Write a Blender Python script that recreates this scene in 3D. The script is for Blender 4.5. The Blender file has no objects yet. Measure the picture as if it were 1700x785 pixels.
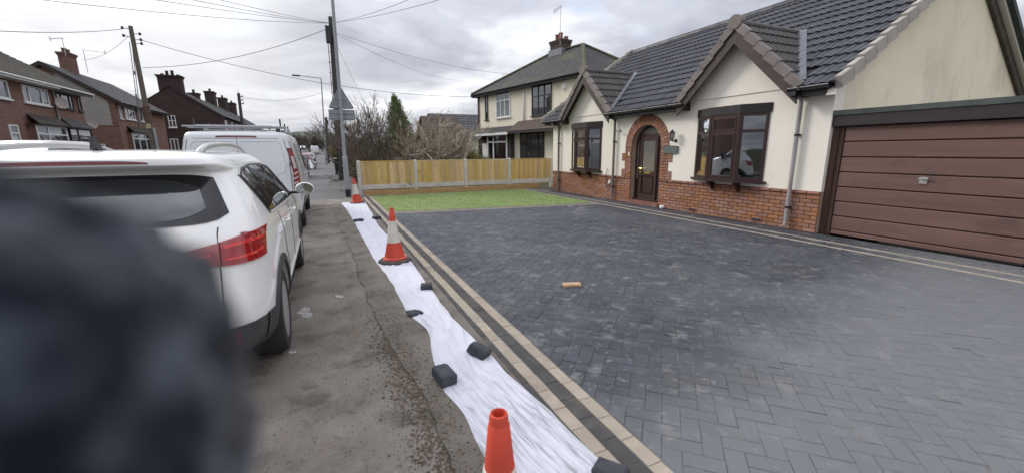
import bpy, math, random
from mathutils import Vector, Matrix, noise as mnoise
random.seed(7)
sc = bpy.context.scene
COL = sc.collection
PI = math.pi

# ------------------------------------------------------------------ camera
CAM = Vector((0.0, 0.0, 1.52))
CR = Matrix(((0.9092525585, 0.0940040352, -0.4054910462),
             (-0.4161481116, 0.1842941637, -0.8904248483),
             (-0.0089740736, 0.9783654046, 0.2066896248)))
cd = bpy.data.cameras.new('camera')
cam = bpy.data.objects.new('camera', cd); COL.objects.link(cam)
cam.matrix_world = Matrix.Translation(CAM) @ CR.to_4x4()
cd.sensor_width = 36.0; cd.lens = 36.0 * 674.0 / 1700.0
cd.clip_start = 0.005; cd.clip_end = 3000
cd.dof.use_dof = True; cd.dof.focus_distance = 5.0; cd.dof.aperture_fstop = 2.3
sc.camera = cam
def project(p):                       # photograph pixels (1700 x 785) of a world point, and its depth
    c = CR.transposed() @ (Vector(p) - CAM)
    d = -c.z
    if d < 0.05: return None
    return (850 + 674 * c.x / d, 392.5 - 674 * c.y / d, d)

# ------------------------------------------------------------------ sky, sun, exposure
SUN = Vector((-0.55, 0.80, 0.52)).normalized()
w = bpy.data.worlds.new('World'); sc.world = w; w.use_nodes = True
nt = w.node_tree; N = nt.nodes; L = nt.links
for n in list(N): N.remove(n)
def nd(t, **k):
    n = N.new(t)
    for a, b in k.items(): setattr(n, a, b)
    return n
def math_node(op, a, b=None, c=None, clamp=False):
    n = nd('ShaderNodeMath', operation=op); n.use_clamp = clamp
    for i, v in enumerate((a, b, c)):
        if v is None: continue
        if isinstance(v, (int, float)): n.inputs[i].default_value = v
        else: L.new(v, n.inputs[i])
    return n.outputs[0]
def mixc(f, a, b, mode='MIX'):
    n = nd('ShaderNodeMix', data_type='RGBA', blend_type=mode)
    for i, v in ((0, f), (6, a), (7, b)):
        if isinstance(v, (int, float)): n.inputs[i].default_value = v
        elif isinstance(v, tuple): n.inputs[i].default_value = (*v, 1)
        else: L.new(v, n.inputs[i])
    return n.outputs[2]
sky = nd('ShaderNodeTexSky', sky_type='NISHITA', sun_disc=False)
sky.sun_elevation = math.asin(SUN.z); sky.sun_rotation = math.atan2(SUN.x, SUN.y)
sky.air_density = 1.0; sky.dust_density = 1.5
tc = nd('ShaderNodeTexCoord')
sep = nd('ShaderNodeSeparateXYZ'); L.new(tc.outputs['Generated'], sep.inputs[0])
zc = math_node('MAXIMUM', sep.outputs[2], 0.0)
den = math_node('ADD', zc, 0.16)
cmb = nd('ShaderNodeCombineXYZ')
L.new(math_node('DIVIDE', sep.outputs[0], den), cmb.inputs[0])
L.new(math_node('DIVIDE', sep.outputs[1], den), cmb.inputs[1])
def wnoise(scale, detail, rough, off, dist=0.0):
    m = nd('ShaderNodeMapping'); m.inputs[1].default_value = off
    L.new(cmb.outputs[0], m.inputs[0])
    n = nd('ShaderNodeTexNoise'); n.inputs['Scale'].default_value = scale
    n.inputs['Detail'].default_value = detail; n.inputs['Roughness'].default_value = rough
    n.inputs['Distortion'].default_value = dist
    L.new(m.outputs[0], n.inputs['Vector']); return n.outputs[0]
def ramp(src, *stops):
    r = nd('ShaderNodeValToRGB'); e = r.color_ramp.elements
    while len(e) < len(stops): e.new(0.5)
    for el, (p, c) in zip(e, stops): el.position = p; el.color = (*c, 1)
    r.color_ramp.interpolation = 'EASE'
    L.new(src, r.inputs[0]); return r.outputs[0]
SKY_CLOUD = ramp(wnoise(0.85, 7, 0.52, (3.1, 1.7, 0), 0.35), (0.31, (0.27, 0.283, 0.345)), (0.45, (0.44, 0.453, 0.515)),
                 (0.57, (0.66, 0.672, 0.72)), (0.69, (1.02, 1.03, 1.04)))
fine = ramp(wnoise(2.6, 6, 0.55, (8.0, 4.4, 0), 0.3), (0.3, (0.90, 0.90, 0.91)), (0.7, (1.07, 1.07, 1.06)))
cloud = mixc(1.0, SKY_CLOUD, fine, 'MULTIPLY')
# the sun behind the overcast: a broad bright patch round its direction
dt = nd('ShaderNodeVectorMath', operation='DOT_PRODUCT'); L.new(tc.outputs['Generated'], dt.inputs[0])
GLOW = Vector((-0.23, 0.93, 0.285)).normalized(); dt.inputs[1].default_value = GLOW
g = math_node('POWER', math_node('MAXIMUM', dt.outputs['Value'], 0.0), 34.0)
cloud = mixc(math_node('MULTIPLY', g, 0.62), cloud, (1.02, 1.02, 1.0))
# thin gaps show the blue sky low down the street
nsky = mixc(1.0, sky.outputs[0], (0.10, 0.10, 0.10), 'MULTIPLY')
gap = ramp(wnoise(1.1, 5, 0.5, (0.4, 6.2, 0), 0.2), (0.56, (0, 0, 0)), (0.68, (0.75, 0.75, 0.75)))
pale = mixc(0.45, nsky, (0.60, 0.68, 0.80))
final = mixc(gap, cloud, pale)
lum = math_node('ADD', math_node('MULTIPLY', zc, 1.25), 0.60)      # an overcast sky is brighter overhead than at the horizon
bg = nd('ShaderNodeBackground'); L.new(final, bg.inputs[0]); L.new(lum, bg.inputs[1])
wo = nd('ShaderNodeOutputWorld'); L.new(bg.outputs[0], wo.inputs[0])
sd = bpy.data.lights.new('sun', 'SUN'); sd.energy = 1.2; sd.angle = math.radians(14); sd.color = (1.0, 0.96, 0.9)
so = bpy.data.objects.new('sun', sd); COL.objects.link(so)
so.rotation_euler = (-SUN).to_track_quat('-Z', 'Y').to_euler()
sc.view_settings.view_transform = 'Standard'; sc.view_settings.look = 'None'
sc.view_settings.exposure = 0.72; sc.view_settings.gamma = 1.0; sc.view_settings.use_curve_mapping = False

# ------------------------------------------------------------------ materials
MATS = {}
def mat(name, c, c2=None, rough=0.8, spec=0.35, scale=3.0, detail=5, lo=0.35, hi=0.65, rnd=0.0, bump=0.0, bscale=60.0,
        bdist=0.004, metal=0.0, coat=0.0, stretch=(1, 1, 1), layers=(), hue=0.0, rvar=0.0, sheen=0.0):
    """principled, colour drifting from c to c2 by world-space noise; rnd varies whole pieces; layers = extra noise-masked colours"""
    if name in MATS: return MATS[name]
    m = bpy.data.materials.new(name); m.use_nodes = True
    T = m.node_tree; nn = T.nodes; ll = T.links
    b = nn['Principled BSDF']
    b.inputs['Roughness'].default_value = rough; b.inputs['Metallic'].default_value = metal
    b.inputs['Specular IOR Level'].default_value = spec; b.inputs['Coat Weight'].default_value = coat
    b.inputs['Coat Roughness'].default_value = 0.06
    if sheen: b.inputs['Sheen Weight'].default_value = sheen
    geo = nn.new('ShaderNodeNewGeometry')
    def nz(sc_, det, st=(1, 1, 1), rg=0.6):
        mp = nn.new('ShaderNodeMapping'); mp.inputs[3].default_value = st
        ll.new(geo.outputs['Position'], mp.inputs[0])
        x = nn.new('ShaderNodeTexNoise'); x.inputs['Scale'].default_value = sc_
        x.inputs['Detail'].default_value = det; x.inputs['Roughness'].default_value = rg
        ll.new(mp.outputs[0], x.inputs['Vector']); return x.outputs[0]
    def mapr(v, a, bb, o0=0.0, o1=1.0):
        r = nn.new('ShaderNodeMapRange'); r.inputs[1].default_value = a; r.inputs[2].default_value = bb
        r.inputs[3].default_value = o0; r.inputs[4].default_value = o1; ll.new(v, r.inputs[0]); return r.outputs[0]
    def mx(f, a, bb, mode='MIX'):
        q = nn.new('ShaderNodeMix'); q.data_type = 'RGBA'; q.blend_type = mode
        for i, v in ((0, f), (6, a), (7, bb)):
            if isinstance(v, (int, float)): q.inputs[i].default_value = v
            elif isinstance(v, tuple): q.inputs[i].default_value = (*v, 1)
            else: ll.new(v, q.inputs[i])
        return q.outputs[2]
    if c2 is None: c2 = tuple(min(1, x * 0.82) for x in c)
    col = mx(mapr(nz(scale, detail, stretch), lo, hi), c, c2)
    if rnd or hue:
        oi = nn.new('ShaderNodeObjectInfo')
        ad = nn.new('ShaderNodeMath'); ad.operation = 'ADD'
        ll.new(oi.outputs['Random'], ad.inputs[0]); ll.new(geo.outputs['Random Per Island'], ad.inputs[1])
        fr = nn.new('ShaderNodeMath'); fr.operation = 'FRACT'; ll.new(ad.outputs[0], fr.inputs[0])
        hs = nn.new('ShaderNodeHueSaturation')
        ll.new(mapr(fr.outputs[0], 0, 1, 1 - rnd, 1 + rnd), hs.inputs['Value'])
        if hue:
            f2 = nn.new('ShaderNodeMath'); f2.operation = 'MULTIPLY'; f2.inputs[1].default_value = 7.31; ll.new(fr.outputs[0], f2.inputs[0])
            f3 = nn.new('ShaderNodeMath'); f3.operation = 'FRACT'; ll.new(f2.outputs[0], f3.inputs[0])
            ll.new(mapr(f3.outputs[0], 0, 1, 0.5 - hue, 0.5 + hue), hs.inputs['Hue'])
            ll.new(mapr(f3.outputs[0], 0, 1, 0.8, 1.15), hs.inputs['Saturation'])
        ll.new(col, hs.inputs['Color']); col = hs.outputs[0]
    for (lc, ls, ldet, a, bb, amt, st) in layers:
        f = mapr(nz(ls, ldet, st, 0.65), a, bb, 0.0, amt)
        col = mx(f, col, lc)
    ll.new(col, b.inputs['Base Color'])
    if rvar: ll.new(mapr(nz(scale * 1.7, 4), 0.3, 0.7, max(0.02, rough - rvar), min(1, rough + rvar)), b.inputs['Roughness'])
    if bump:
        bp = nn.new('ShaderNodeBump'); bp.inputs['Strength'].default_value = bump; bp.inputs['Distance'].default_value = bdist
        ll.new(nz(bscale, 4), bp.inputs['Height']); ll.new(bp.outputs[0], b.inputs['Normal'])
    m['_col'] = 1
    MATS[name] = m; return m
def glass(name, tint, refl=0.0, trans=0.0, rough=0.02):
    """window glass: fresnel reflection over a tinted see-through (trans) or dark (1 - trans) body"""
    if name in MATS: return MATS[name]
    m = bpy.data.materials.new(name); m.use_nodes = True; T = m.node_tree; nn = T.nodes; ll = T.links
    for n in list(nn): nn.remove(n)
    out = nn.new('ShaderNodeOutputMaterial'); gl = nn.new('ShaderNodeBsdfGlossy'); gl.inputs['Roughness'].default_value = rough
    gl.inputs['Color'].default_value = (0.95, 0.97, 1, 1)
    df = nn.new('ShaderNodeBsdfDiffuse'); df.inputs['Color'].default_value = (*tint, 1)
    tr = nn.new('ShaderNodeBsdfTransparent'); tr.inputs['Color'].default_value = (0.8, 0.86, 0.86, 1)
    m1 = nn.new('ShaderNodeMixShader'); m1.inputs[0].default_value = trans; ll.new(df.outputs[0], m1.inputs[1]); ll.new(tr.outputs[0], m1.inputs[2])
    fr = nn.new('ShaderNodeFresnel'); fr.inputs['IOR'].default_value = 1.55
    ad = nn.new('ShaderNodeMath'); ad.operation = 'ADD'; ad.use_clamp = True; ll.new(fr.outputs[0], ad.inputs[0]); ad.inputs[1].default_value = refl
    m2 = nn.new('ShaderNodeMixShader'); ll.new(ad.outputs[0], m2.inputs[0]); ll.new(m1.outputs[0], m2.inputs[1]); ll.new(gl.outputs[0], m2.inputs[2])
    ll.new(m2.outputs[0], out.inputs[0]); MATS[name] = m; return m

# ------------------------------------------------------------------ mesh and object helpers
class MB:
    """collects faces; build() links them as ONE mesh object under parent"""
    def __init__(s): s.v = []; s.f = []; s.mi = []; s.m = 0
    def raw(s, vs, fs):
        k = len(s.v); s.v += [tuple(p) for p in vs]
        for f in fs: s.f.append(tuple(i + k for i in f)); s.mi.append(s.m)
        return s
    def box(s, x0, x1, y0, y1, z0, z1):
        x0, x1 = min(x0, x1), max(x0, x1); y0, y1 = min(y0, y1), max(y0, y1); z0, z1 = min(z0, z1), max(z0, z1)
        return s.raw([(x, y, z) for z in (z0, z1) for y in (y0, y1) for x in (x0, x1)],
                     [(0, 2, 3, 1), (4, 5, 7, 6), (0, 1, 5, 4), (2, 6, 7, 3), (0, 4, 6, 2), (1, 3, 7, 5)])
    def cbox(s, sx, sy, sz, M=None, c=0.0, org=(0, 0, 0)):
        """box of size sx,sy,sz, base centre at org, its top edges chamfered by c, placed by matrix M"""
        a, b = sx / 2, sy / 2; o = Vector(org)
        if c:
            lv = [(-a, -b, 0), (a, -b, 0), (a, b, 0), (-a, b, 0), (-a, -b, sz - c), (a, -b, sz - c), (a, b, sz - c), (-a, b, sz - c),
                  (-a + c, -b + c, sz), (a - c, -b + c, sz), (a - c, b - c, sz), (-a + c, b - c, sz)]
            fs = [(0, 3, 2, 1), (8, 9, 10, 11)]
            for i in range(4):
                j = (i + 1) % 4; fs += [(i, j, j + 4, i + 4), (i + 4, j + 4, j + 8, i + 8)]
        else:
            lv = [(-a, -b, 0), (a, -b, 0), (a, b, 0), (-a, b, 0), (-a, -b, sz), (a, -b, sz), (a, b, sz), (-a, b, sz)]
            fs = [(0, 3, 2, 1), (4, 5, 6, 7)] + [(i, (i + 1) % 4, (i + 1) % 4 + 4, i + 4) for i in range(4)]
        vs = [Vector(p) + o for p in lv]
        if M is not None: vs = [M @ p for p in vs]
        return s.raw(vs, fs)
    def prism(s, poly, f0, f1):
        """poly: 2D points; f0(p), f1(p) give the two 3D faces"""
        n = len(poly); vs = [f0(p) for p in poly] + [f1(p) for p in poly]
        return s.raw(vs, [tuple(range(n))[::-1], tuple(range(n, 2 * n))] + [(i, (i + 1) % n, n + (i + 1) % n, n + i) for i in range(n)])
    def px(s, poly, x0, x1): return s.prism(poly, lambda p: (x0, p[0], p[1]), lambda p: (x1, p[0], p[1]))      # poly in (y,z)
    def py(s, poly, y0, y1): return s.prism(poly, lambda p: (p[0], y0, p[1]), lambda p: (p[0], y1, p[1]))      # poly in (x,z)
    def pz(s, poly, z0, z1): return s.prism(poly, lambda p: (p[0], p[1], z0), lambda p: (p[0], p[1], z1))
    def tube(s, pts, r, n=8, cap=True, closed=False):
        pts = [Vector(p) for p in pts]; R = r if isinstance(r, (list, tuple)) else [r] * len(pts)
        k0 = len(s.v); m = len(pts); up = None
        for i, p in enumerate(pts):
            if closed: d = pts[(i + 1) % m] - pts[i - 1]
            else: d = (pts[min(i + 1, m - 1)] - pts[max(i - 1, 0)])
            if d.length < 1e-9: d = Vector((0, 0, 1))
            d.normalize()
            if up is None: up = Vector((0, 0, 1)) if abs(d.z) < 0.9 else Vector((1, 0, 0))
            a = d.cross(up)
            if a.length < 1e-4: a = d.cross(Vector((0.3, 1, 0.2)))
            a.normalize(); b = a.cross(d); up = b
            for j in range(n):
                t = 2 * PI * j / n; q = p + (a * math.cos(t) + b * math.sin(t)) * R[i]; s.v.append(tuple(q))
        for i in range(m if closed else m - 1):
            for j in range(n):
                i2 = (i + 1) % m
                s.f.append((k0 + i * n + j, k0 + i * n + (j + 1) % n, k0 + i2 * n + (j + 1) % n, k0 + i2 * n + j)); s.mi.append(s.m)
        if cap and not closed and n > 2:
            s.f.append(tuple(k0 + j for j in range(n))[::-1]); s.mi.append(s.m)
            s.f.append(tuple(k0 + (m - 1) * n + j for j in range(n))); s.mi.append(s.m)
        return s
    def lathe(s, prof, n=24, org=(0, 0, 0), M=None, sq=None):
        o = Vector(org); vs = []
        for (r, z) in prof:
            for j in range(n):
                t = 2 * PI * j / n; p = Vector((r * math.cos(t), r * math.sin(t), z)) + o
                vs.append(M @ p if M is not None else p)
        fs = [(i * n + j, i * n + (j + 1) % n, (i + 1) * n + (j + 1) % n, (i + 1) * n + j) for i in range(len(prof) - 1) for j in range(n)]
        if prof[0][0] > 1e-6: fs.append(tuple(range(n))[::-1])
        if prof[-1][0] > 1e-6: fs.append(tuple((len(prof) - 1) * n + j for j in range(n)))
        return s.raw(vs, fs)
    def grid(s, nu, nv, fn):
        vs = [fn(i / nu, j / nv) for i in range(nu + 1) for j in range(nv + 1)]
        return s.raw(vs, [(i * (nv + 1) + j, (i + 1) * (nv + 1) + j, (i + 1) * (nv + 1) + j + 1, i * (nv + 1) + j + 1) for i in range(nu) for j in range(nv)])
    def mesh(s, name, mats, off=(0, 0, 0), smooth=False):
        o = Vector(off); me = bpy.data.meshes.new(name)
        me.from_pydata([(p[0] - o.x, p[1] - o.y, p[2] - o.z) for p in s.v], [], s.f)
        for m in (mats if isinstance(mats, (list, tuple)) else [mats]): me.materials.append(m)
        if max(s.mi, default=0): me.polygons.foreach_set('material_index', s.mi)
        if smooth: me.polygons.foreach_set('use_smooth', [True] * len(s.f))
        me.update(); return me
    def build(s, name, mats, parent=None, smooth=False, label=None, kind=None, angle=None):
        r = root_of(parent); off = r.location if r else Vector((0, 0, 0))
        o = bpy.data.objects.new(name, s.mesh(name, mats, off, smooth or angle is not None)); COL.objects.link(o); o.parent = parent
        if parent is not None and parent.parent is not None: o.matrix_basis = chain(parent).inverted()
        if angle is not None: sharpen(o.data, angle)
        if label: o['label'] = label
        if kind: o['kind'] = kind
        return o
def sharpen(me, deg):
    import bmesh
    bm = bmesh.new(); bm.from_mesh(me)
    lim = math.radians(deg)
    for e in bm.edges:
        if len(e.link_faces) == 2 and e.calc_face_angle(0) > lim: e.smooth = False
    bm.to_mesh(me); bm.free()
def recalc(me):
    import bmesh
    bm = bmesh.new(); bm.from_mesh(me); bmesh.ops.recalc_face_normals(bm, faces=bm.faces); bm.to_mesh(me); bm.free()
def chain(o):
    M = Matrix.Identity(4)
    while o is not None and o.parent is not None: M = o.matrix_basis @ M; o = o.parent
    return M
def root_of(o):
    while o is not None and o.parent is not None: o = o.parent
    return o
def thing(name, label, cat, loc=(0, 0, 0), group=None, rot=0.0):
    o = bpy.data.objects.new(name, None); COL.objects.link(o); o.location = loc; o.rotation_euler = (0, 0, rot)
    o.empty_display_size = 0.2
    o['label'] = label; o['category'] = cat
    if group: o['group'] = group
    return o
def tag(o, label, cat, group=None, kind=None):
    o['label'] = label; o['category'] = cat
    if group: o['group'] = group
    if kind: o['kind'] = kind
    return o
def struct(o, label=None):
    o['kind'] = 'structure'
    if label: o['label'] = label
    return o
def copy_tree(o, parent=None):
    c = o.copy(); COL.objects.link(c)
    if parent is not None: c.parent = parent
    for ch in list(o.children): copy_tree(ch, c)
    return c
def place(name, me, M, parent):
    """one piece sharing mesh me, at world matrix M"""
    o = bpy.data.objects.new(name, me); COL.objects.link(o); o.parent = parent
    r = root_of(parent); off = r.location if r else Vector((0, 0, 0))
    o.matrix_basis = chain(parent).inverted() @ Matrix.Translation(-off) @ M; return o
def basis(org, ax, ay, az):
    M = Matrix.Identity(4)
    for i, a in enumerate((ax, ay, az)):
        for k in range(3): M[k][i] = a[k]
    for k in range(3): M[k][3] = org[k]
    return M
def screen_area(M, sx, sy, sz=0.0):
    """rough area in pixels that a piece of this size takes in the photograph, 0 outside the frame"""
    ps = [project(M @ Vector((a * sx / 2, b * sy / 2, sz))) for a, b in ((-1, -1), (1, -1), (1, 1), (-1, 1))]
    if any(p is None for p in ps): return 0.0
    if not any(-10 < p[0] < 1710 and -10 < p[1] < 795 for p in ps): return 0.0
    A = 0
    for i in range(4): A += ps[i][0] * ps[(i + 1) % 4][1] - ps[(i + 1) % 4][0] * ps[i][1]
    return abs(A) / 2
def clip_poly(poly, region):
    """poly cut to a convex counter-clockwise region"""
    out = poly
    for i in range(len(region)):
        a = region[i]; b = region[(i + 1) % len(region)]; src = out; out = []
        if not src: return []
        def side(p): return (b[0] - a[0]) * (p[1] - a[1]) - (b[1] - a[1]) * (p[0] - a[0])
        for k in range(len(src)):
            p, q = src[k], src[(k + 1) % len(src)]; sp, sq = side(p), side(q)
            if sp >= 0: out.append(p)
            if sp * sq < 0:
                t = sp / (sp - sq); out.append((p[0] + (q[0] - p[0]) * t, p[1] + (q[1] - p[1]) * t))
    return out
def poly_area(p): return 0.5 * sum(p[i][0] * p[(i + 1) % len(p)][1] - p[(i + 1) % len(p)][0] * p[i][1] for i in range(len(p)))
def inset_poly(p, d):
    """convex polygon moved inwards by d"""
    n = len(p); out = []
    for i in range(n):
        a, b, c = Vector(p[i - 1]), Vector(p[i]), Vector(p[(i + 1) % n])
        e1 = (b - a); e2 = (c - b)
        if e1.length < 1e-6 or e2.length < 1e-6: out.append(tuple(b)); continue
        e1.normalize(); e2.normalize(); n1 = Vector((-e1.y, e1.x)); n2 = Vector((-e2.y, e2.x))
        k = n1 + n2; k = k / max(0.3, k.dot(n1)) if k.length > 1e-6 else n1
        out.append(tuple(b + k * d))
    return out

# ------------------------------------------------------------------ material list
PAVER = mat('charcoal_paver', (0.054, 0.058, 0.070), (0.035, 0.038, 0.047), rough=0.62, spec=0.35, scale=2.2, rnd=0.20, bump=0.5, bscale=110, bdist=0.003,
            rvar=0.12, layers=[((0.135, 0.141, 0.157), 0.55, 8, 0.48, 0.72, 0.45, (1, 1, 1)), ((0.22, 0.217, 0.21), 4.5, 12, 0.55, 0.68, 0.55, (1, 1, 1)), ((0.27, 0.262, 0.25), 11, 10, 0.60, 0.69, 0.6, (1, 1, 1)),
                           ((0.16, 0.15, 0.12), 0.9, 7, 0.56, 0.75, 0.4, (1, 1, 1)), ((0.32, 0.31, 0.29), 17, 7, 0.61, 0.72, 0.6, (1, 1, 1))])
EDGEB = mat('brown_grey_block', (0.075, 0.070, 0.066), (0.050, 0.047, 0.045), rough=0.8, spec=0.25, scale=3, rnd=0.07, bump=0.5, bscale=110, bdist=0.003, layers=[((0.13, 0.12, 0.105), 2.5, 9, 0.54, 0.70, 0.6, (1, 1, 1))])
JOINT = mat('jointing_sand', (0.10, 0.097, 0.092), (0.30, 0.285, 0.26), rough=0.95, spec=0.1, scale=1.6, lo=0.42, hi=0.66, bump=0.6, bscale=200)
BUFF = mat('buff_block', (0.335, 0.288, 0.228), (0.265, 0.222, 0.175), rough=0.85, scale=6, rnd=0.10, bump=0.5, bscale=150, bdist=0.002,
           layers=[((0.15, 0.12, 0.095), 9, 8, 0.58, 0.72, 0.5, (1, 1, 1)), ((0.42, 0.37, 0.31), 3, 6, 0.55, 0.75, 0.5, (1, 1, 1))])
ASPH = mat('dirty_footway', (0.250, 0.220, 0.187), (0.168, 0.145, 0.120), rough=0.85, scale=1.9, detail=12, lo=0.38, hi=0.62, bump=1.0, bscale=85, bdist=0.016, rvar=0.15,
           layers=[((0.25, 0.228, 0.20), 0.9, 9, 0.50, 0.66, 0.7, (1.4, 0.7, 1)), ((0.075, 0.064, 0.052), 2.6, 10, 0.52, 0.66, 0.75, (1, 1, 1)), ((0.17, 0.128, 0.085), 2.2, 8, 0.55, 0.7, 0.5, (1, 1, 1)),
                   ((0.33, 0.31, 0.28), 48, 4, 0.63, 0.70, 0.85, (1, 1, 1)), ((0.05, 0.042, 0.034), 60, 4, 0.61, 0.68, 0.85, (1, 1, 1)), ((0.36, 0.34, 0.31), 14, 8, 0.66, 0.71, 0.6, (1, 1, 1))])
ASPH2 = mat('trench_strip', (0.200, 0.176, 0.149), (0.130, 0.113, 0.094), rough=0.88, scale=2.6, detail=12, lo=0.38, hi=0.62, bump=1.0, bscale=95, bdist=0.014,
            layers=[((0.15, 0.135, 0.115), 1.3, 8, 0.52, 0.72, 0.6, (1, 0.5, 1)), ((0.03, 0.027, 0.022), 2.6, 9, 0.56, 0.66, 0.7, (1, 1, 1)),
                    ((0.24, 0.22, 0.19), 55, 4, 0.67, 0.72, 0.7, (1, 1, 1))])
ASPHF = mat('grey_footway', (0.110, 0.108, 0.109), (0.082, 0.080, 0.081), rough=0.75, scale=0.6, detail=8, bump=0.5, bscale=60,
            layers=[((0.16, 0.155, 0.15), 0.4, 6, 0.5, 0.7, 0.5, (1, 1, 1))])
ROAD = mat('road_asphalt', (0.075, 0.074, 0.075), (0.052, 0.051, 0.052), rough=0.75, scale=0.8, bump=0.6, bscale=80)
EARTH = mat('earth', (0.07, 0.075, 0.035), (0.05, 0.05, 0.028), rough=0.95, spec=0.1, scale=0.4)
RENDER = mat('cream_render', (0.83, 0.78, 0.685), (0.77, 0.72, 0.625), rough=0.9, spec=0.2, scale=0.7, detail=6, bump=0.25, bscale=45, bdist=0.006,
             layers=[((0.60, 0.545, 0.44), 2.0, 7, 0.58, 0.8, 0.45, (1, 1, 0.35))])
RENDERG = mat('stained_render', (0.88, 0.79, 0.60), (0.80, 0.715, 0.53), rough=0.9, spec=0.2, scale=0.55, detail=6, bump=0.25, bscale=45, bdist=0.006,
              layers=[((0.50, 0.46, 0.36), 0.75, 8, 0.48, 0.72, 0.6, (1.2, 1, 0.6)), ((0.36, 0.335, 0.25), 1.3, 7, 0.58, 0.74, 0.55, (1.5, 1, 0.55)),
                      ((0.84, 0.79, 0.68), 2.6, 6, 0.60, 0.72, 0.5, (2.2, 1, 0.35))])
BRICK = mat('red_brick', (0.335, 0.165, 0.102), (0.27, 0.127, 0.08), rough=0.85, spec=0.25, scale=7, rnd=0.15, hue=0.008, bump=0.6, bscale=130, bdist=0.003,
            layers=[((0.12, 0.06, 0.045), 3.0, 7, 0.56, 0.74, 0.6, (1, 1, 1)), ((0.42, 0.29, 0.22), 1.8, 7, 0.56, 0.74, 0.55, (1, 1, 2))])
BRICKD = mat('bullnose_brick', (0.30, 0.13, 0.09), (0.22, 0.11, 0.085), rough=0.85, spec=0.25, scale=5, rnd=0.18, bump=0.5, bscale=130, bdist=0.003,
             layers=[((0.33, 0.27, 0.24), 2.2, 7, 0.52, 0.7, 0.6, (1, 1, 1))])
MORTAR = mat('mortar', (0.44, 0.34, 0.26), (0.32, 0.24, 0.18), rough=0.95, spec=0.1, scale=2.0, bump=0.5, bscale=200)
TILE = mat('dark_tile', (0.034, 0.035, 0.042), (0.023, 0.024, 0.029), rough=0.50, spec=0.45, scale=2.0, rnd=0.16, bump=0.35, bscale=150, bdist=0.002, rvar=0.1,
           layers=[((0.075, 0.075, 0.08), 1.1, 7, 0.54, 0.75, 0.5, (1, 1, 1)), ((0.45, 0.45, 0.44), 9, 3, 0.735, 0.755, 0.9, (1, 1, 1))])
TILEB = mat('brown_tile', (0.058, 0.048, 0.044), (0.038, 0.032, 0.030), rough=0.6, spec=0.4, scale=3.0, rnd=0.18, bump=0.35, bscale=150, bdist=0.002,
            layers=[((0.10, 0.085, 0.07), 2.4, 7, 0.54, 0.75, 0.5, (1, 1, 1))])
CAPB = mat('brown_verge_cap', (0.20, 0.17, 0.155), (0.16, 0.136, 0.124), rough=0.7, scale=4, rnd=0.12, bump=0.2, bscale=120)
CAPG = mat('grey_verge_cap', (0.40, 0.365, 0.32), (0.33, 0.30, 0.265), rough=0.75, scale=4, rnd=0.08, bump=0.2, bscale=120)
UPVC = mat('brown_upvc', (0.046, 0.020, 0.017), (0.034, 0.015, 0.013), rough=0.38, spec=0.5, scale=4)
WOODB = mat('brown_bargeboard', (0.060, 0.042, 0.036), (0.042, 0.030, 0.027), rough=0.6, scale=4, stretch=(1, 1, 3))
BLACK = mat('black_plastic', (0.018, 0.018, 0.019), (0.013, 0.013, 0.014), rough=0.4, spec=0.5)
GUTT = mat('gutter_plastic', (0.028, 0.028, 0.030), (0.020, 0.020, 0.022), rough=0.3, spec=0.6)
PIPE = mat('weathered_pipe', (0.33, 0.305, 0.305), (0.25, 0.228, 0.225), rough=0.6, scale=3, stretch=(1, 1, 0.4), layers=[((0.10, 0.08, 0.075), 4, 6, 0.55, 0.72, 0.6, (1, 1, 0.4))])
LEAD = mat('lead_flashing', (0.19, 0.20, 0.22), (0.13, 0.135, 0.15), rough=0.55, scale=5, metal=0.2, bump=0.3, bscale=30)
GDOOR = mat('garage_panel', (0.160, 0.090, 0.073), (0.128, 0.073, 0.059), rough=0.55, scale=1.5, stretch=(1, 0.35, 6), rnd=0.05, bump=0.15, bscale=60,
            layers=[((0.21, 0.135, 0.115), 1.0, 7, 0.50, 0.72, 0.5, (1, 0.3, 1)), ((0.075, 0.048, 0.038), 2.5, 8, 0.55, 0.72, 0.6, (1, 0.6, 1)), ((0.24, 0.165, 0.14), 5, 8, 0.60, 0.72, 0.4, (1, 0.25, 3))])
FELT = mat('green_felt', (0.080, 0.094, 0.084), (0.058, 0.068, 0.062), rough=0.9, scale=5, bump=0.4, bscale=120)
FASC = mat('dark_fascia', (0.038, 0.030, 0.030), (0.028, 0.022, 0.022), rough=0.7, scale=3, stretch=(1, 0.3, 3))
GOLD = mat('brass', (0.70, 0.52, 0.22), rough=0.3, metal=0.9)
STEEL = mat('bare_metal', (0.45, 0.44, 0.42), (0.36, 0.35, 0.34), rough=0.45, metal=0.6)
WHITEP = mat('white_plastic', (0.78, 0.78, 0.76), (0.72, 0.72, 0.70), rough=0.4)
SLATE = mat('slate', (0.15, 0.165, 0.155), (0.08, 0.09, 0.085), rough=0.7, scale=18, bump=0.5, bscale=60)
GREYC = mat('concrete', (0.58, 0.55, 0.51), (0.49, 0.465, 0.43), rough=0.9, spec=0.2, scale=5, rnd=0.06, bump=0.35, bscale=120, layers=[((0.22, 0.20, 0.17), 3, 7, 0.56, 0.75, 0.4, (1, 1, 1))])
WOOD = mat('new_fence_board', (0.60, 0.425, 0.195), (0.49, 0.325, 0.135), rough=0.8, spec=0.2, scale=5, stretch=(5, 5, 0.4), rnd=0.20, hue=0.008, bump=0.25, bscale=40,
           layers=[((0.17, 0.085, 0.03), 7, 4, 0.66, 0.72, 0.75, (1.3, 1.3, 0.9)), ((0.36, 0.25, 0.09), 2.5, 6, 0.52, 0.7, 0.5, (4, 4, 0.3))])
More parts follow.
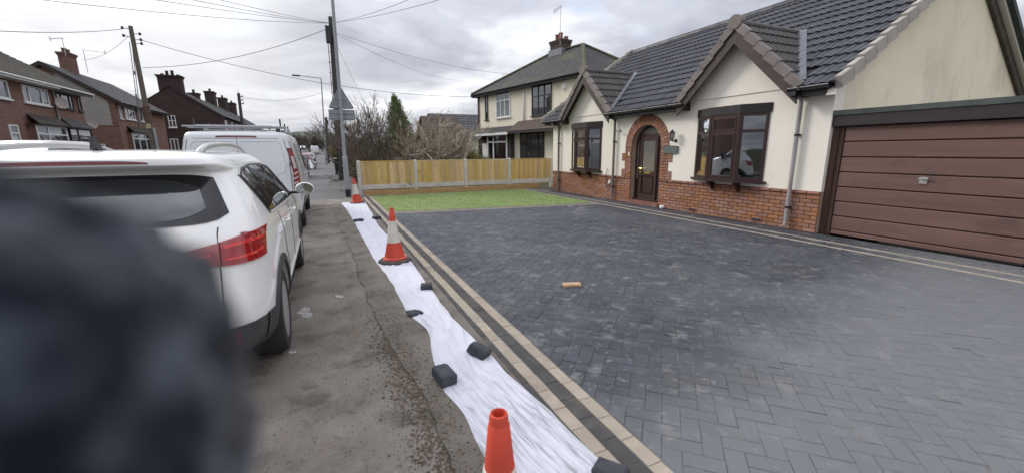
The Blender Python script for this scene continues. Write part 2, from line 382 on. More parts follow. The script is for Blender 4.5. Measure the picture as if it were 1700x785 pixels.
SLEEP = mat('timber_sleeper', (0.42, 0.285, 0.13), (0.32, 0.20, 0.09), rough=0.85, spec=0.2, scale=5, stretch=(0.4, 4, 4), rnd=0.14, bump=0.3, bscale=40,
            layers=[((0.12, 0.06, 0.025), 8, 4, 0.64, 0.72, 0.7, (1, 1, 1))])
SHEET = mat('white_fleece_sheet', (0.60, 0.60, 0.655), (0.55, 0.55, 0.60), rough=0.9, spec=0.15, scale=3.5, bump=0.25, bscale=60, bdist=0.004,
            layers=[((0.48, 0.48, 0.52), 3, 6, 0.56, 0.76, 0.3, (2.5, 0.5, 1))])
ORANGE = mat('orange_plastic', (0.60, 0.075, 0.042), (0.50, 0.062, 0.036), rough=0.6, spec=0.3, scale=5, bump=0.2, bscale=90, layers=[((0.28, 0.07, 0.045), 9, 8, 0.55, 0.72, 0.6, (1, 1, 0.6)), ((0.66, 0.22, 0.16), 30, 4, 0.64, 0.70, 0.6, (1, 1, 0.3))])
REFL = mat('reflective_sleeve', (0.66, 0.62, 0.55), (0.54, 0.50, 0.44), rough=0.5, scale=6, layers=[((0.33, 0.28, 0.22), 7, 7, 0.58, 0.74, 0.5, (1, 1, 1))])
RUBB = mat('rubber_base', (0.085, 0.068, 0.062), (0.055, 0.046, 0.043), rough=0.85, scale=8, bump=0.4, bscale=60, layers=[((0.20, 0.17, 0.15), 5, 6, 0.55, 0.72, 0.5, (1, 1, 1))])
CONCB = mat('charcoal_block', (0.058, 0.062, 0.072), (0.038, 0.041, 0.049), rough=0.85, scale=9, bump=0.7, bscale=110, bdist=0.003, layers=[((0.12, 0.12, 0.125), 11, 7, 0.55, 0.72, 0.6, (1, 1, 1))])
PANE = glass('window_pane', (0.010, 0.012, 0.016), refl=0.10, trans=0.72)
PANED = glass('far_window_pane', (0.03, 0.034, 0.04), refl=0.16, trans=0.0)
INTER = mat('room_inside', (0.055, 0.05, 0.046), (0.04, 0.037, 0.034), rough=0.9)
CURT = mat('net_curtain', (0.58, 0.56, 0.52), (0.44, 0.43, 0.40), rough=0.9, scale=6, stretch=(8, 8, 0.2))

# pale lens haze painted into the paver colour, strongest nearest the camera
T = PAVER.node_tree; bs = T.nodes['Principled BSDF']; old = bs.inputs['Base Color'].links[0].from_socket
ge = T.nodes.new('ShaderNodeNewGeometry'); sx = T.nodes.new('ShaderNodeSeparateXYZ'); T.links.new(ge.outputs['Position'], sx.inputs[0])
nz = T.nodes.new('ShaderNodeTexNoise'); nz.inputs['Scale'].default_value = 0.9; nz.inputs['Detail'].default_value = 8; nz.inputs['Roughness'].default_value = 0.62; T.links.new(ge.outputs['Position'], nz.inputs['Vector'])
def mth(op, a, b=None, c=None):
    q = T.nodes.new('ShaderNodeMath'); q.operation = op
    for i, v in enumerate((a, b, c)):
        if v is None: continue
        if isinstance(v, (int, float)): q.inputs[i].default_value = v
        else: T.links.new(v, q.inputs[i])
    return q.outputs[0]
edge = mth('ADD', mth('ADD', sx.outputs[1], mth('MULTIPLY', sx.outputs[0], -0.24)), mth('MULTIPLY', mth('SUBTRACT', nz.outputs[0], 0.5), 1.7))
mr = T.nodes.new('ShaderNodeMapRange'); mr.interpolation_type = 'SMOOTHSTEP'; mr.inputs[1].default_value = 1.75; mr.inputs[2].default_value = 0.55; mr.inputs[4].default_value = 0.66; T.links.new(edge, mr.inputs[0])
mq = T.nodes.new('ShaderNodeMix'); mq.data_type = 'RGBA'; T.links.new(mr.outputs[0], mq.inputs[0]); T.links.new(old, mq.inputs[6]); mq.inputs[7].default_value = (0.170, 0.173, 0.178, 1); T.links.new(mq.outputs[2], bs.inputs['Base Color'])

# ------------------------------------------------------------------ the ground
def gz(y): return 0.0 if y < 75 else 0.028 * (y - 75)         # the street climbs gently in the distance
def strip(name, x0, x1, ys, z, m, kind='structure', xf=None):
    b = MB(); n = len(ys)
    vs = []
    for y in ys:
        a, c = (x0, x1) if xf is None else xf(y)
        vs += [(a, y, gz(y) + z), (c, y, gz(y) + z)]
    b.raw(vs, [(2 * i, 2 * i + 1, 2 * i + 3, 2 * i + 2) for i in range(n - 1)])
    o = b.build(name, m); o['kind'] = kind; return o
YS = [-60, -20, -5, 0, 4, 8, 12, 16, 20, 30, 45, 60, 75, 100, 130, 170, 230, 300]
b = MB()
gx = [-900, -300, -120, -60, -30, -12, 0, 12, 30, 60, 120, 300, 900]; gy = [-300, -60, 0, 30, 75, 110, 150, 200, 300, 500, 900]
def groundz(x, y):
    h = gz(min(y, 300)) - 0.10
    return h
b.raw([(x, y, groundz(x, y)) for x in gx for y in gy], [(i * len(gy) + j, (i + 1) * len(gy) + j, (i + 1) * len(gy) + j + 1, i * len(gy) + j + 1) for i in range(len(gx) - 1) for j in range(len(gy) - 1)])
struct(b.build('ground', EARTH))
strip('road', -8.2, -1.35, YS, -0.012, ROAD)
strip('pavement', -1.20, 1.06, [-4, 0, 2, 4, 6, 8, 10, 12, 14.6], 0.0, ASPH)
strip('far_pavement', -1.20, 1.9, [14.6, 16, 18, 20, 30, 45, 60, 75, 100, 130, 170, 230, 300], 0.0, ASPHF)
strip('opposite_pavement', -10.4, -8.35, YS, 0.10, ASPHF)
kb = MB()
for y0 in range(-4, 70):
    kb.cbox(0.14, 0.985, 0.2, Matrix.Translation((-1.275, y0 + 0.5, -0.196)), 0.012)
kb.v = [(x, y, z + gz(y)) for x, y, z in kb.v]
ko = kb.build('kerb', GREYC); struct(ko)
kb = MB()
for y0 in range(6, 110): kb.cbox(0.14, 0.985, 0.3, Matrix.Translation((-8.275, y0 + 0.5, -0.195)), 0.012)
kb.v = [(x, y, z + gz(y)) for x, y, z in kb.v]
struct(kb.build('opposite_kerb', GREYC))
# the reinstated trench strip: darker tarmac with a broken edge, 4 mm proud of the old footway
seam = [(0.35, -1.0), (0.42, 1.2), (0.44, 2.4), (0.33, 3.2), (0.29, 4.3), (0.27, 5.8), (0.24, 7.5), (0.13, 10), (0.05, 13.1)]
def interp(tab, y, k=1):
    if y <= tab[0][1 if len(tab[0]) == 2 else 0]: pass
    for a, c in zip(tab, tab[1:]):
        if a[1] <= y <= c[1]:
            t = (y - a[1]) / (c[1] - a[1]); return a[0] + (c[0] - a[0]) * t
    return tab[0][0] if y < tab[0][1] else tab[-1][0]
ty = [-1 + i * 0.06 for i in range(236)]
def seam_x(y): return interp(seam, y) + 0.035 * mnoise.noise((y * 2.1, 3.3, 0)) + 0.02 * mnoise.noise((y * 9, 1.3, 0))
strip('trench_strip', 0, 0, ty, 0.004, ASPH2, xf=lambda y: (seam_x(y), 1.05))
CRK = mat('open_joint', (0.035, 0.03, 0.025), (0.075, 0.063, 0.05), rough=0.95, scale=12)
strip('seam_crack', 0, 0, [y for y in ty if y < 7.5], 0.007, CRK, xf=lambda y: (seam_x(y) - 0.001 - 0.012 * max(0, mnoise.noise((y * 5, 7, 0))), seam_x(y) + 0.001 + 0.010 * max(0, mnoise.noise((y * 7, 2, 0)))))
# loose grit on the footway (nobody could count it)
gb = MB(); rg = random.Random(3)
for _ in range(5200):
    y = 1.0 + 8.5 * rg.random() ** 1.6; x = rg.uniform(-0.75, 0.72); r = rg.choice((0.002, 0.0025, 0.003, 0.003, 0.004, 0.005, 0.0065)) * rg.uniform(0.7, 1.25)
    if mnoise.noise((x * 1.6, y * 1.1, 4)) < -0.1 and rg.random() < 0.7: continue
    a = rg.random() * 6.28
    pts = [(x + r * math.cos(a + k * 2.09) * rg.uniform(0.7, 1.2), y + r * math.sin(a + k * 2.09) * rg.uniform(0.7, 1.2), 0.002) for k in range(3)]
    gb.m = 0 if r > 0.006 else rg.choice((0, 0, 2, 2, 1)); top = (x, y, r * 0.9 + 0.004); gb.raw(pts + [top], [(0, 1, 3), (1, 2, 3), (2, 0, 3)])
gb.build('gravel', [mat('grit_pale', (0.26, 0.24, 0.21), (0.18, 0.165, 0.14)), mat('grit_dark', (0.075, 0.066, 0.056), (0.05, 0.044, 0.038)), mat('grit_brown', (0.15, 0.105, 0.06), (0.10, 0.07, 0.04))], kind='stuff')
# clods of mud trodden along the broken edge
mb_ = MB(); rg = random.Random(17)
for _ in range(4200):
    t = rg.random(); y = 1.5 + 2.2 * t + rg.gauss(0, 0.25); x = 0.44 - 0.05 * t + rg.gauss(0, 0.085) + 0.10 * mnoise.noise((y * 3, 1, 1))
    if x > 0.62: continue
    r = rg.choice((0.003, 0.003, 0.004, 0.005, 0.007, 0.010)) * rg.uniform(0.7, 1.2); n = 5; a = rg.random() * 6.28
    ring = [(x + r * rg.uniform(0.7, 1.3) * math.cos(a + k * 1.2566), y + r * rg.uniform(0.7, 1.3) * math.sin(a + k * 1.2566), 0.003) for k in range(n)]
    mb_.raw(ring + [(x, y, 0.005 + r * 0.45)], [(k, (k + 1) % n, n) for k in range(n)])
mb_.build('mud_clods', mat('mud', (0.125, 0.100, 0.073), (0.075, 0.060, 0.045), rough=0.95, spec=0.1, scale=30, rnd=0.3), kind='stuff', smooth=True)
# splashes of dried cement
SPL = mat('dried_cement', (0.40, 0.39, 0.37), (0.24, 0.23, 0.215), rough=0.9, scale=22, lo=0.45, hi=0.6)
def splash(cx, cy, r, asp, lab, seed):
    rr = random.Random(seed); n = 30; ph = [rr.uniform(0, 6.28) for _ in range(5)]; P = []
    for k in range(n):
        t = 2 * PI * k / n; q = r * (1 + 0.32 * math.sin(2 * t + ph[0]) + 0.22 * math.sin(3 * t + ph[1]) + 0.16 * math.sin(5 * t + ph[2]) + 0.12 * math.sin(9 * t + ph[3]))
        P.append((cx + q * math.cos(t), cy + q * asp * math.sin(t)))
    m = MB(); c = (cx, cy, 0.0042); m.raw([(p[0], p[1], 0.0025) for p in P] + [(cx + (p[0] - cx) * 0.8, cy + (p[1] - cy) * 0.8, 0.004) for p in P] + [c],
        [(i, (i + 1) % n, n + (i + 1) % n, n + i) for i in range(n)] + [(n + i, n + (i + 1) % n, 2 * n) for i in range(n)])
    tag(m.build('cement_splash', SPL), lab, 'cement splash', 'cement splashes on the footway')
for i, a in enumerate(((-0.30, 4.22, 0.062, 1.9, 'large pale splash of dried cement beside the white car'), (-0.40, 3.52, 0.032, 0.8, 'small dried cement drip by the rear tyre of the white car'),
          (-0.36, 3.36, 0.022, 1.2, 'tiny dried cement drip nearest the camera behind the rear tyre'), (-0.52, 6.2, 0.04, 2.6, 'thin pale cement streak by the front tyre of the white car'),
          (0.02, 4.55, 0.035, 1.5, 'faint cement mark in mid footway near the tarmac seam'))): splash(*a, seed=i + 5)

# ------------------------------------------------------------------ the block paved drive
LAWN_Y = lambda x: 10.78 - 0.175 * (x - 1.3)                  # near edge of the lawn
dr = MB()
dr.raw([(1.06, -3.2, -0.0042), (8.06, -3.2, -0.0042), (8.06, 13.9, -0.0042), (8.06, 15.3, -0.0042), (1.06, 15.3, -0.0042)], [(0, 1, 2, 3, 4)])
drive = struct(dr.build('driveway', JOINT))
rp = random.Random(11)
pieces = []                                                    # (area, mesh or poly, matrix, colour kind)
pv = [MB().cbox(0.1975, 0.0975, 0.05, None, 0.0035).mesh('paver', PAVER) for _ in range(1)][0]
region = [(1.402, -3.0), (7.09, -3.0), (7.09, LAWN_Y(7.09) - 0.29), (1.402, LAWN_Y(1.402) - 0.29)]
region_ccw = region if poly_area(region) > 0 else region[::-1]
c45 = math.sqrt(0.5); O45 = Vector((1.40, 2.0))
full, cut = [], []
for ix in range(-70, 130):
    for iy in range(-110, 110):
        d = (ix - iy) % 4
        if d == 0: rect = (ix, iy, 2, 1)
        elif d == 3: rect = (ix, iy, 1, 2)
        else: continue
        cx, cy = (rect[0] + rect[2] / 2) * 0.1, (rect[1] + rect[3] / 2) * 0.1
        wx, wy = O45.x + (cx - cy) * c45, O45.y + (cx + cy) * c45
        if not (1.1 < wx < 7.4 and -3.2 < wy < 11): continue
        rot = PI / 4 + (PI / 2 if rect[3] == 2 else 0)
        M = Matrix.Translation((wx, wy, -0.05)) @ Matrix.Rotation(rot, 4, 'Z')
        cs = [(M @ Vector((a * 0.1, b_ * 0.05, 0))).to_2d() for a, b_ in ((-1, -1), (1, -1), (1, 1), (-1, 1))]
        cp = clip_poly([tuple(c) for c in cs], region_ccw)
        if len(cp) < 3: continue
        ar = abs(poly_area(cp))
        if ar < 0.0008: continue
        M = M @ Matrix.Translation((0, 0, rp.gauss(0, 0.0011))) @ Matrix.Rotation(rp.gauss(0, 0.006), 4, 'X') @ Matrix.Rotation(rp.gauss(0, 0.006), 4, 'Y') @ Matrix.Rotation(rp.gauss(0, 0.008), 4, 'Z')
        if ar > 0.0197: full.append((screen_area(M, 0.2, 0.1, 0.05), M))
        else: cut.append((0, cp))
BX, BY = 2.46, 3.76                                            # the one buff block lies here
full.sort(key=lambda t: -t[0])
field = MB()
for k, (a, M) in enumerate(full):
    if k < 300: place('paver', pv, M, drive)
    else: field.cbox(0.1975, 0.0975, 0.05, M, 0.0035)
for _, cp in cut:
    p0 = inset_poly(cp if poly_area(cp) > 0 else cp[::-1], 0.0015); p1 = inset_poly(p0, 0.003)
    if abs(poly_area(p1)) < 0.0003 or poly_area(p1) < 0: continue
    n = len(p0); zt = rp.gauss(0, 0.0008)
    field.raw([(p[0], p[1], -0.03) for p in p0] + [(p[0], p[1], -0.004 + zt) for p in p0] + [(p[0], p[1], zt) for p in p1],
              [(i, (i + 1) % n, n + (i + 1) % n, n + i) for i in range(n)] + [(n + i, n + (i + 1) % n, 2 * n + (i + 1) % n, 2 * n + i) for i in range(n)] + [tuple(range(2 * n, 3 * n))])
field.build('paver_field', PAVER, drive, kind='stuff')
# border courses: outer charcoal, buff, charcoal, buff, all laid end to end along the footway
buffm = MB().cbox(0.086, 0.1975, 0.05, None, 0.003).mesh('buff_block', BUFF)
darkm = MB().cbox(0.104, 0.1975, 0.05, None, 0.003).mesh('edging_block', EDGEB)
outm = MB().cbox(0.052, 0.1975, 0.05, None, 0.003).mesh('edging_block', EDGEB)
def course(me, name, sx, x, y0, y1, ph, off=0.0):
    fieldb = MB(); y = y0 + ph; cand = []
    while y + 0.1 < y1:
        M = Matrix.Translation((x + rp.gauss(0, 0.0015), y + 0.1, -0.05 + off + rp.gauss(0, 0.0008))) @ Matrix.Rotation(rp.gauss(0, 0.006), 4, 'Z')
        cand.append(M); y += 0.2
    for M in cand: place(name, me, M, drive)
course(outm, 'edging_block', 0.052, 1.087, -1.0, 15.0, 0.0)
course(buffm, 'buff_block', 0.086, 1.158, -1.0, 15.0, 0.07)
course(darkm, 'edging_block', 0.104, 1.2555, -1.0, 15.0, 0.13)
course(buffm, 'buff_block', 0.086, 1.353, -1.0, 15.0, 0.09)
# courses along the foot of the house and garage
def xcourse(me, name, x, y0, y1, ph):
    y = y0 + ph
    while y < y1:
        place(name, me, Matrix.Translation((x, y + 0.1, -0.05 + rp.gauss(0, 0.0006))), drive); y += 0.2
xcourse(buffm, 'buff_block', 7.142, 0.0, 13.6, 0.0)
xcourse(buffm, 'buff_block', 7.49, 0.0, 13.6, 0.1)
fb = MB()
for x, wd in ((7.236, 0.097), (7.334, 0.097), (7.4275, 0.036), (7.585, 0.1), (7.686, 0.1), (7.787, 0.1), (7.888, 0.1), (7.99, 0.1)):
    y = -0.2 + rp.random() * 0.2
    while y < 13.6:
        fb.cbox(wd - 0.003, 0.197, 0.05, Matrix.Translation((x, y + 0.1, -0.05 + rp.gauss(0, 0.001))), 0.004); y += 0.2
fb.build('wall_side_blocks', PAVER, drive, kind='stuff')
# courses along the near edge of the lawn: buff, charcoal, buff
ldir = Vector((1, -0.175, 0)).normalized(); lnrm = Vector((0.175, 1, 0)).normalized()
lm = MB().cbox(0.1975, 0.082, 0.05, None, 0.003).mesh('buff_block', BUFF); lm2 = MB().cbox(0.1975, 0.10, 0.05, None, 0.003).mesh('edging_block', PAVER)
for me, nm, dd in ((lm, 'buff_block', -0.045), (lm2, 'edging_block', -0.14), (lm, 'buff_block', -0.235)):
    t = 0.0
    while 1.50 + t * ldir.x < 7.05:
        P = Vector((1.40, LAWN_Y(1.40), -0.05)) + ldir * (t + 0.1) + lnrm * dd
        place(nm, me, basis(P, ldir, Vector((-ldir.y, ldir.x, 0)), Vector((0, 0, 1))), drive); t += 0.2
# the lawn of artificial grass: a sheet with short blades
def lawn_in(x, y): return 1.40 < x < 7.09 and LAWN_Y(x) + 0.0 < y < 15.2 - 0.036 * (x - 1.1) - 0.34
GRASS = mat('artificial_grass', (0.205, 0.262, 0.105), (0.185, 0.238, 0.09), rough=0.95, spec=0.05, scale=3, rnd=0.06,
            layers=[((0.23, 0.29, 0.13), 1.4, 6, 0.52, 0.72, 0.5, (1, 1, 1))])
lw = MB(); lw.raw([(1.40, LAWN_Y(1.40), 0.006), (7.09, LAWN_Y(7.09), 0.006), (7.09, 14.66, 0.006), (1.40, 14.86, 0.006)], [(0, 1, 2, 3)])
lawn = struct(lw.build('lawn', GRASS))
gb = MB(); rg = random.Random(5)
for _ in range(16000):
    x = rg.uniform(1.40, 7.09); y = rg.uniform(9.6, 15)
    if not lawn_in(x, y): continue
    a = rg.random() * PI; h = rg.uniform(0.006, 0.014); w_ = 0.010; lx, ly = rg.uniform(-0.016, 0.016), rg.uniform(-0.016, 0.016)
    gb.raw([(x - w_ * math.cos(a), y - w_ * math.sin(a), 0.006), (x + w_ * math.cos(a), y + w_ * math.sin(a), 0.006), (x + lx, y + ly, 0.006 + h)], [(0, 1, 2)])
gb.build('grass_blades', GRASS, lawn, kind='stuff')

# ------------------------------------------------------------------ the white sheet and what lies on it
def tab(y, t):
    for a, c in zip(t, t[1:]):
        if a[0] <= y <= c[0]:
            k = (y - a[0]) / (c[0] - a[0]); k = k * k * (3 - 2 * k) * 0.5 + k * 0.5; return a[1] + (c[1] - a[1]) * k
    return t[0][1] if y < t[0][0] else t[-1][1]
SL = [(0.3, 0.50), (1.2, 0.58), (1.7, 0.60), (2.05, 0.615), (2.33, 0.575), (2.66, 0.595), (3.3, 0.685), (3.75, 0.60), (4.77, 0.60), (6.2, 0.53), (9.26, 0.50), (11.5, 0.46), (13.4, 0.38)]
SR = [(0.3, 1.13), (1.4, 1.115), (1.82, 1.09), (2.31, 1.035), (2.81, 1.005), (3.5, 0.955), (4.46, 0.97), (5.78, 1.0), (8.8, 0.93), (11, 1.0), (13.2, 1.06)]
CREASES = [(1.3, 1.05, 2.6, 0.90, 0.016), (1.1, 0.92, 2.5, 0.86, 0.014), (1.5, 0.98, 2.62, 0.93, 0.012), (1.4, 0.70, 2.3, 0.66, 0.012), (2.55, 0.88, 3.9, 0.72, 0.016), (2.7, 0.80, 4.2, 0.86, 0.012), (3.2, 0.75, 3.75, 0.66, 0.018),
           (3.3, 0.86, 4.8, 0.70, 0.012), (4.5, 0.82, 5.6, 0.72, 0.010), (5.9, 0.70, 8.5, 0.78, 0.014), (6.5, 0.85, 9.5, 0.66, 0.012), (9.3, 0.72, 12.5, 0.82, 0.016), (2.0, 0.78, 3.2, 0.84, 0.010)]
def sheet_pt(u, v):
    y = 0.35 + (13.35 - 0.35) * (u ** 1.5); l, r = tab(y, SL), tab(y, SR)
    l += 0.012 * mnoise.noise((y * 4, 1, 0)); r += 0.012 * mnoise.noise((y * 4, 9, 0)); x = l + (r - l) * v
    e = min(1, min(v, 1 - v) * 9)
    k = 1.25 if y < 3.4 else 0.75
    n1 = mnoise.noise((x * 7 - y * 1.6, y * 1.5, 2.0)); n2 = mnoise.noise((x * 19 + y * 3.4, y * 3.6, 5.0)); n3 = mnoise.noise((x * 42 - y * 8, y * 9, 8))
    r1 = (1 - abs(n1)) ** 5; r2 = (1 - abs(n2)) ** 6; r3 = (1 - abs(n3)) ** 7
    z = 0.0095 + k * e * (0.018 * r1 + 0.0065 * r2 * (0.3 + max(0, mnoise.noise((x * 3, y * 1.7, 6))) * 1.6) + 0.0016 * r3 + 0.006 * mnoise.noise((x * 4, y * 4, 1)))
    for (ya_, xa_, yb_, xb_, hh) in CREASES:
        if ya_ <= y <= yb_:
            t_ = (y - ya_) / (yb_ - ya_); xl = xa_ + (xb_ - xa_) * t_ + 0.012 * math.sin(t_ * 7 + xa_ * 20); z += e * hh * math.sin(PI * t_) ** 0.5 * math.exp(-((x - xl) / 0.011) ** 2)
    if not (0.001 < v < 0.999): z = 0.006 + 0.004 * abs(n2)
    return (x, y, max(z, 0.0062))
sm = MB(); sm.grid(420, 46, sheet_pt)
sh = sm.build('ground_sheet', SHEET, smooth=True)
# grey dust trodden into the nearest stretch
T = SHEET.node_tree; bs = T.nodes['Principled BSDF']; old = bs.inputs['Base Color'].links[0].from_socket
ge = T.nodes.new('ShaderNodeNewGeometry'); sx = T.nodes.new('ShaderNodeSeparateXYZ'); T.links.new(ge.outputs['Position'], sx.inputs[0])
mr0 = T.nodes.new('ShaderNodeMapping'); mr0.inputs[2].default_value = (0, 0, -0.15); T.links.new(ge.outputs['Position'], mr0.inputs[0])
mp = T.nodes.new('ShaderNodeMapping'); mp.inputs[3].default_value = (42, 3.2, 1); T.links.new(mr0.outputs[0], mp.inputs[0])
nz = T.nodes.new('ShaderNodeTexNoise'); nz.inputs['Scale'].default_value = 1.0; nz.inputs['Detail'].default_value = 9; nz.inputs['Roughness'].default_value = 0.66; nz.inputs['Distortion'].default_value = 0.6; T.links.new(mp.outputs[0], nz.inputs['Vector'])
mr = T.nodes.new('ShaderNodeMapRange'); mr.inputs[1].default_value = 2.9; mr.inputs[2].default_value = 1.7; mr.inputs[3].default_value = 0; mr.inputs[4].default_value = 1; T.links.new(sx.outputs[1], mr.inputs[0])
mr2 = T.nodes.new('ShaderNodeMapRange'); mr2.inputs[1].default_value = 0.46; mr2.inputs[2].default_value = 0.74; T.links.new(nz.outputs[0], mr2.inputs[0])
mm = T.nodes.new('ShaderNodeMath'); mm.operation = 'MULTIPLY'; T.links.new(mr.outputs[0], mm.inputs[0]); T.links.new(mr2.outputs[0], mm.inputs[1])
mq = T.nodes.new('ShaderNodeMix'); mq.data_type = 'RGBA'; T.links.new(mm.outputs[0], mq.inputs[0]); T.links.new(old, mq.inputs[6]); mq.inputs[7].default_value = (0.34, 0.345, 0.365, 1); T.links.new(mq.outputs[2], bs.inputs['Base Color'])
trn = T.nodes.new('ShaderNodeBsdfTransparent'); mxs = T.nodes.new('ShaderNodeMixShader'); mf = T.nodes.new('ShaderNodeMath'); mf.operation = 'MULTIPLY'; mf.inputs[1].default_value = 0.50; T.links.new(mm.outputs[0], mf.inputs[0])
T.links.new(mf.outputs[0], mxs.inputs[0]); T.links.new(bs.outputs[0], mxs.inputs[1]); T.links.new(trn.outputs[0], mxs.inputs[2]); T.links.new(mxs.outputs[0], T.nodes['Material Output'].inputs[0])
tag(sh, 'long crumpled white fleece sheet laid along the footway beside the drive', 'sheet')

def cone(x, y, lab, tilt=(0, 0), rot=0.2, dirty=False):
    r = thing('traffic_cone', lab, 'traffic cone', (0, 0, 0), 'orange and white traffic cones along the sheet')
    m = MB(); P = []
    for k in range(8):
        t = PI / 8 + k * PI / 4; P.append((0.225 * math.cos(t) / math.cos(PI / 8) * 0.93, 0.225 * math.sin(t) / math.cos(PI / 8) * 0.93))
    Q = [(p[0] * 0.90, p[1] * 0.90) for p in P]
    m.raw([(p[0], p[1], 0) for p in P] + [(p[0], p[1], 0.028) for p in P] + [(p[0], p[1], 0.042) for p in Q],
          [tuple(range(8))[::-1]] + [(i, (i + 1) % 8, 8 + (i + 1) % 8, 8 + i) for i in range(8)] + [(8 + i, 8 + (i + 1) % 8, 16 + (i + 1) % 8, 16 + i) for i in range(8)] + [tuple(range(16, 24))])
    m.build('base', RUBB, r)
    MB().lathe([(0.160, 0.043), (0.164, 0.050), (0.157, 0.060), (0.137, 0.078), (0.0925, 0.275)], 32).build('lower_band', ORANGE, r, angle=35)
    MB().lathe([(0.0925, 0.275), (0.0945, 0.277), (0.049, 0.570), (0.0465, 0.572)], 32).build('reflective_sleeve', REFL, r, angle=35)
    MB().lathe([(0.0465, 0.572), (0.0325, 0.715), (0.0295, 0.719), (0.0285, 0.724), (0.0285, 0.742), (0.026, 0.751), (0.0215, 0.753), (0.020, 0.747), (0.0195, 0.70), (0.020, 0.64)], 32).build('top_band', ORANGE, r, angle=35)
    r.location = (x, y, 0.014); r.rotation_euler = (tilt[0], tilt[1], rot); return r
cone(0.40, 0.985, 'traffic cone nearest the camera, cropped by the bottom edge', rot=0.1)
cone(0.79, 5.72, 'middle traffic cone with a grubby base on the white sheet', rot=0.35)
cone(0.82, 13.05, 'traffic cone leaning at the far end of the sheet by the lamp column', tilt=(0.02, -0.10), rot=0.6)

def block(x, y, z, rot, size, lab, eul=(0, 0), cutc=0.0):
    sx_, sy_, sz_ = size; m = MB()
    c = 0.012; a, bq = sx_ / 2, sy_ / 2
    out = [(-a, -bq), (a, -bq), (a, bq), (-a, bq)]
    if cutc: out = [(-a, -bq), (a, -bq), (a, bq - cutc), (a - cutc, bq), (-a, bq)]
    n = len(out); ins = inset_poly(out, c)
    rr = random.Random(int(x * 1000)); j = lambda v: v + rr.gauss(0, 0.0022)
    lay = [(ins, 0.0), (out, c), (out, sz_ - c), (ins, sz_)]
    vs = [(j(p[0]), j(p[1]), h) for pl, h in lay for p in pl]
    fs = [tuple(range(n))[::-1]] + [(k * n + i, k * n + (i + 1) % n, (k + 1) * n + (i + 1) % n, (k + 1) * n + i) for k in range(3) for i in range(n)] + [tuple(range(3 * n, 4 * n))]
    m.raw(vs, fs); o = m.build('concrete_block', CONCB); o.location = (x, y, z); o.rotation_euler = (eul[0], eul[1], rot)
    tag(o, lab, 'paving block', 'loose charcoal blocks weighting the sheet')
block(0.605, 2.44, 0.012, 0.12, (0.105, 0.175, 0.085), 'charcoal block standing at the left edge of the sheet, nearer of the two large ones', cutc=0.02)
block(0.915, 2.66, 0.016, 0.75, (0.10, 0.15, 0.085), 'charcoal block tilted on its corner at the right edge of the sheet', eul=(0.35, 0.18), cutc=0.03)
block(0.925, 4.36, 0.012, -0.25, (0.125, 0.11, 0.06), 'small charcoal block on the sheet in front of the middle cone')
block(0.655, 3.69, 0.006, 0.2, (0.14, 0.10, 0.035), 'thin dark wedge of broken block at the crumpled left edge of the sheet', eul=(0.08, 0.12), cutc=0.05)
block(0.59, 9.50, 0.010, 0.3, (0.19, 0.11, 0.06), 'dark block on the left edge of the sheet behind the middle cone')
block(1.00, 9.72, 0.010, 0.2, (0.18, 0.11, 0.06), 'grey block on the right edge of the sheet behind the middle cone')
block(1.09, 1.30, 0.012, 0.6, (0.10, 0.15, 0.06), 'grey block on the sheet corner at the bottom edge of the picture')
# the lone buff block
m = MB().cbox(0.205, 0.10, 0.026, None, 0.004); o = m.build('buff_paver', mat('orange_buff_block', (0.48, 0.32, 0.19), (0.36, 0.235, 0.14), rough=0.85, scale=12, bump=0.4, bscale=120))
o.location = (BX, BY, 0.0025); o.rotation_euler = (0, 0, -0.33); tag(o, 'lone buff block lying on the charcoal block paving', 'paving block')

# ------------------------------------------------------------------ the bungalow
bung = thing('bungalow', 'cream rendered bungalow with red brick base, arched doorway and dark tiled roof', 'house', (8.05, 9.0, 0))
WX = 8.02; YC2, YC1 = 6.22, 11.57; AY, AZ, AR, AO = 8.76, 1.60, 0.56, 0.83
wb = MB()
def wseg(y0, y1, z0, z1, x0=WX): wb.box(x0, 8.30, y0, y1, z0, z1)
wins = [(YC2 - 0.82, YC2 + 0.85), (YC1 - 0.82, YC1 + 0.85)]
wseg(4.30, wins[0][0], 0.745, 2.60); wseg(wins[0][0], wins[0][1], 2.36, 2.60); wseg(wins[0][1], AY - AO, 0.745, 2.60)
wseg(AY + AO, wins[1][0], 0.745, 2.60); wseg(wins[1][0], wins[1][1], 2.36, 2.60); wseg(wins[1][1], 13.75, 0.745, 2.60)
for a, b_ in wins: wseg(a, b_, 0.745, 0.80)
NS = 20
for i in range(NS):
    t0, t1 = PI * i / NS, PI * (i + 1) / NS
    ya, yb = AY + AO * math.cos(t1), AY + AO * math.cos(t0); za, zb = AZ + AO * math.sin(t1), AZ + AO * math.sin(t0)
    wb.prism([(ya, za), (yb, zb), (yb, 2.60), (ya, 2.60)], lambda p: (WX, p[0], p[1]), lambda p: (8.30, p[0], p[1]))
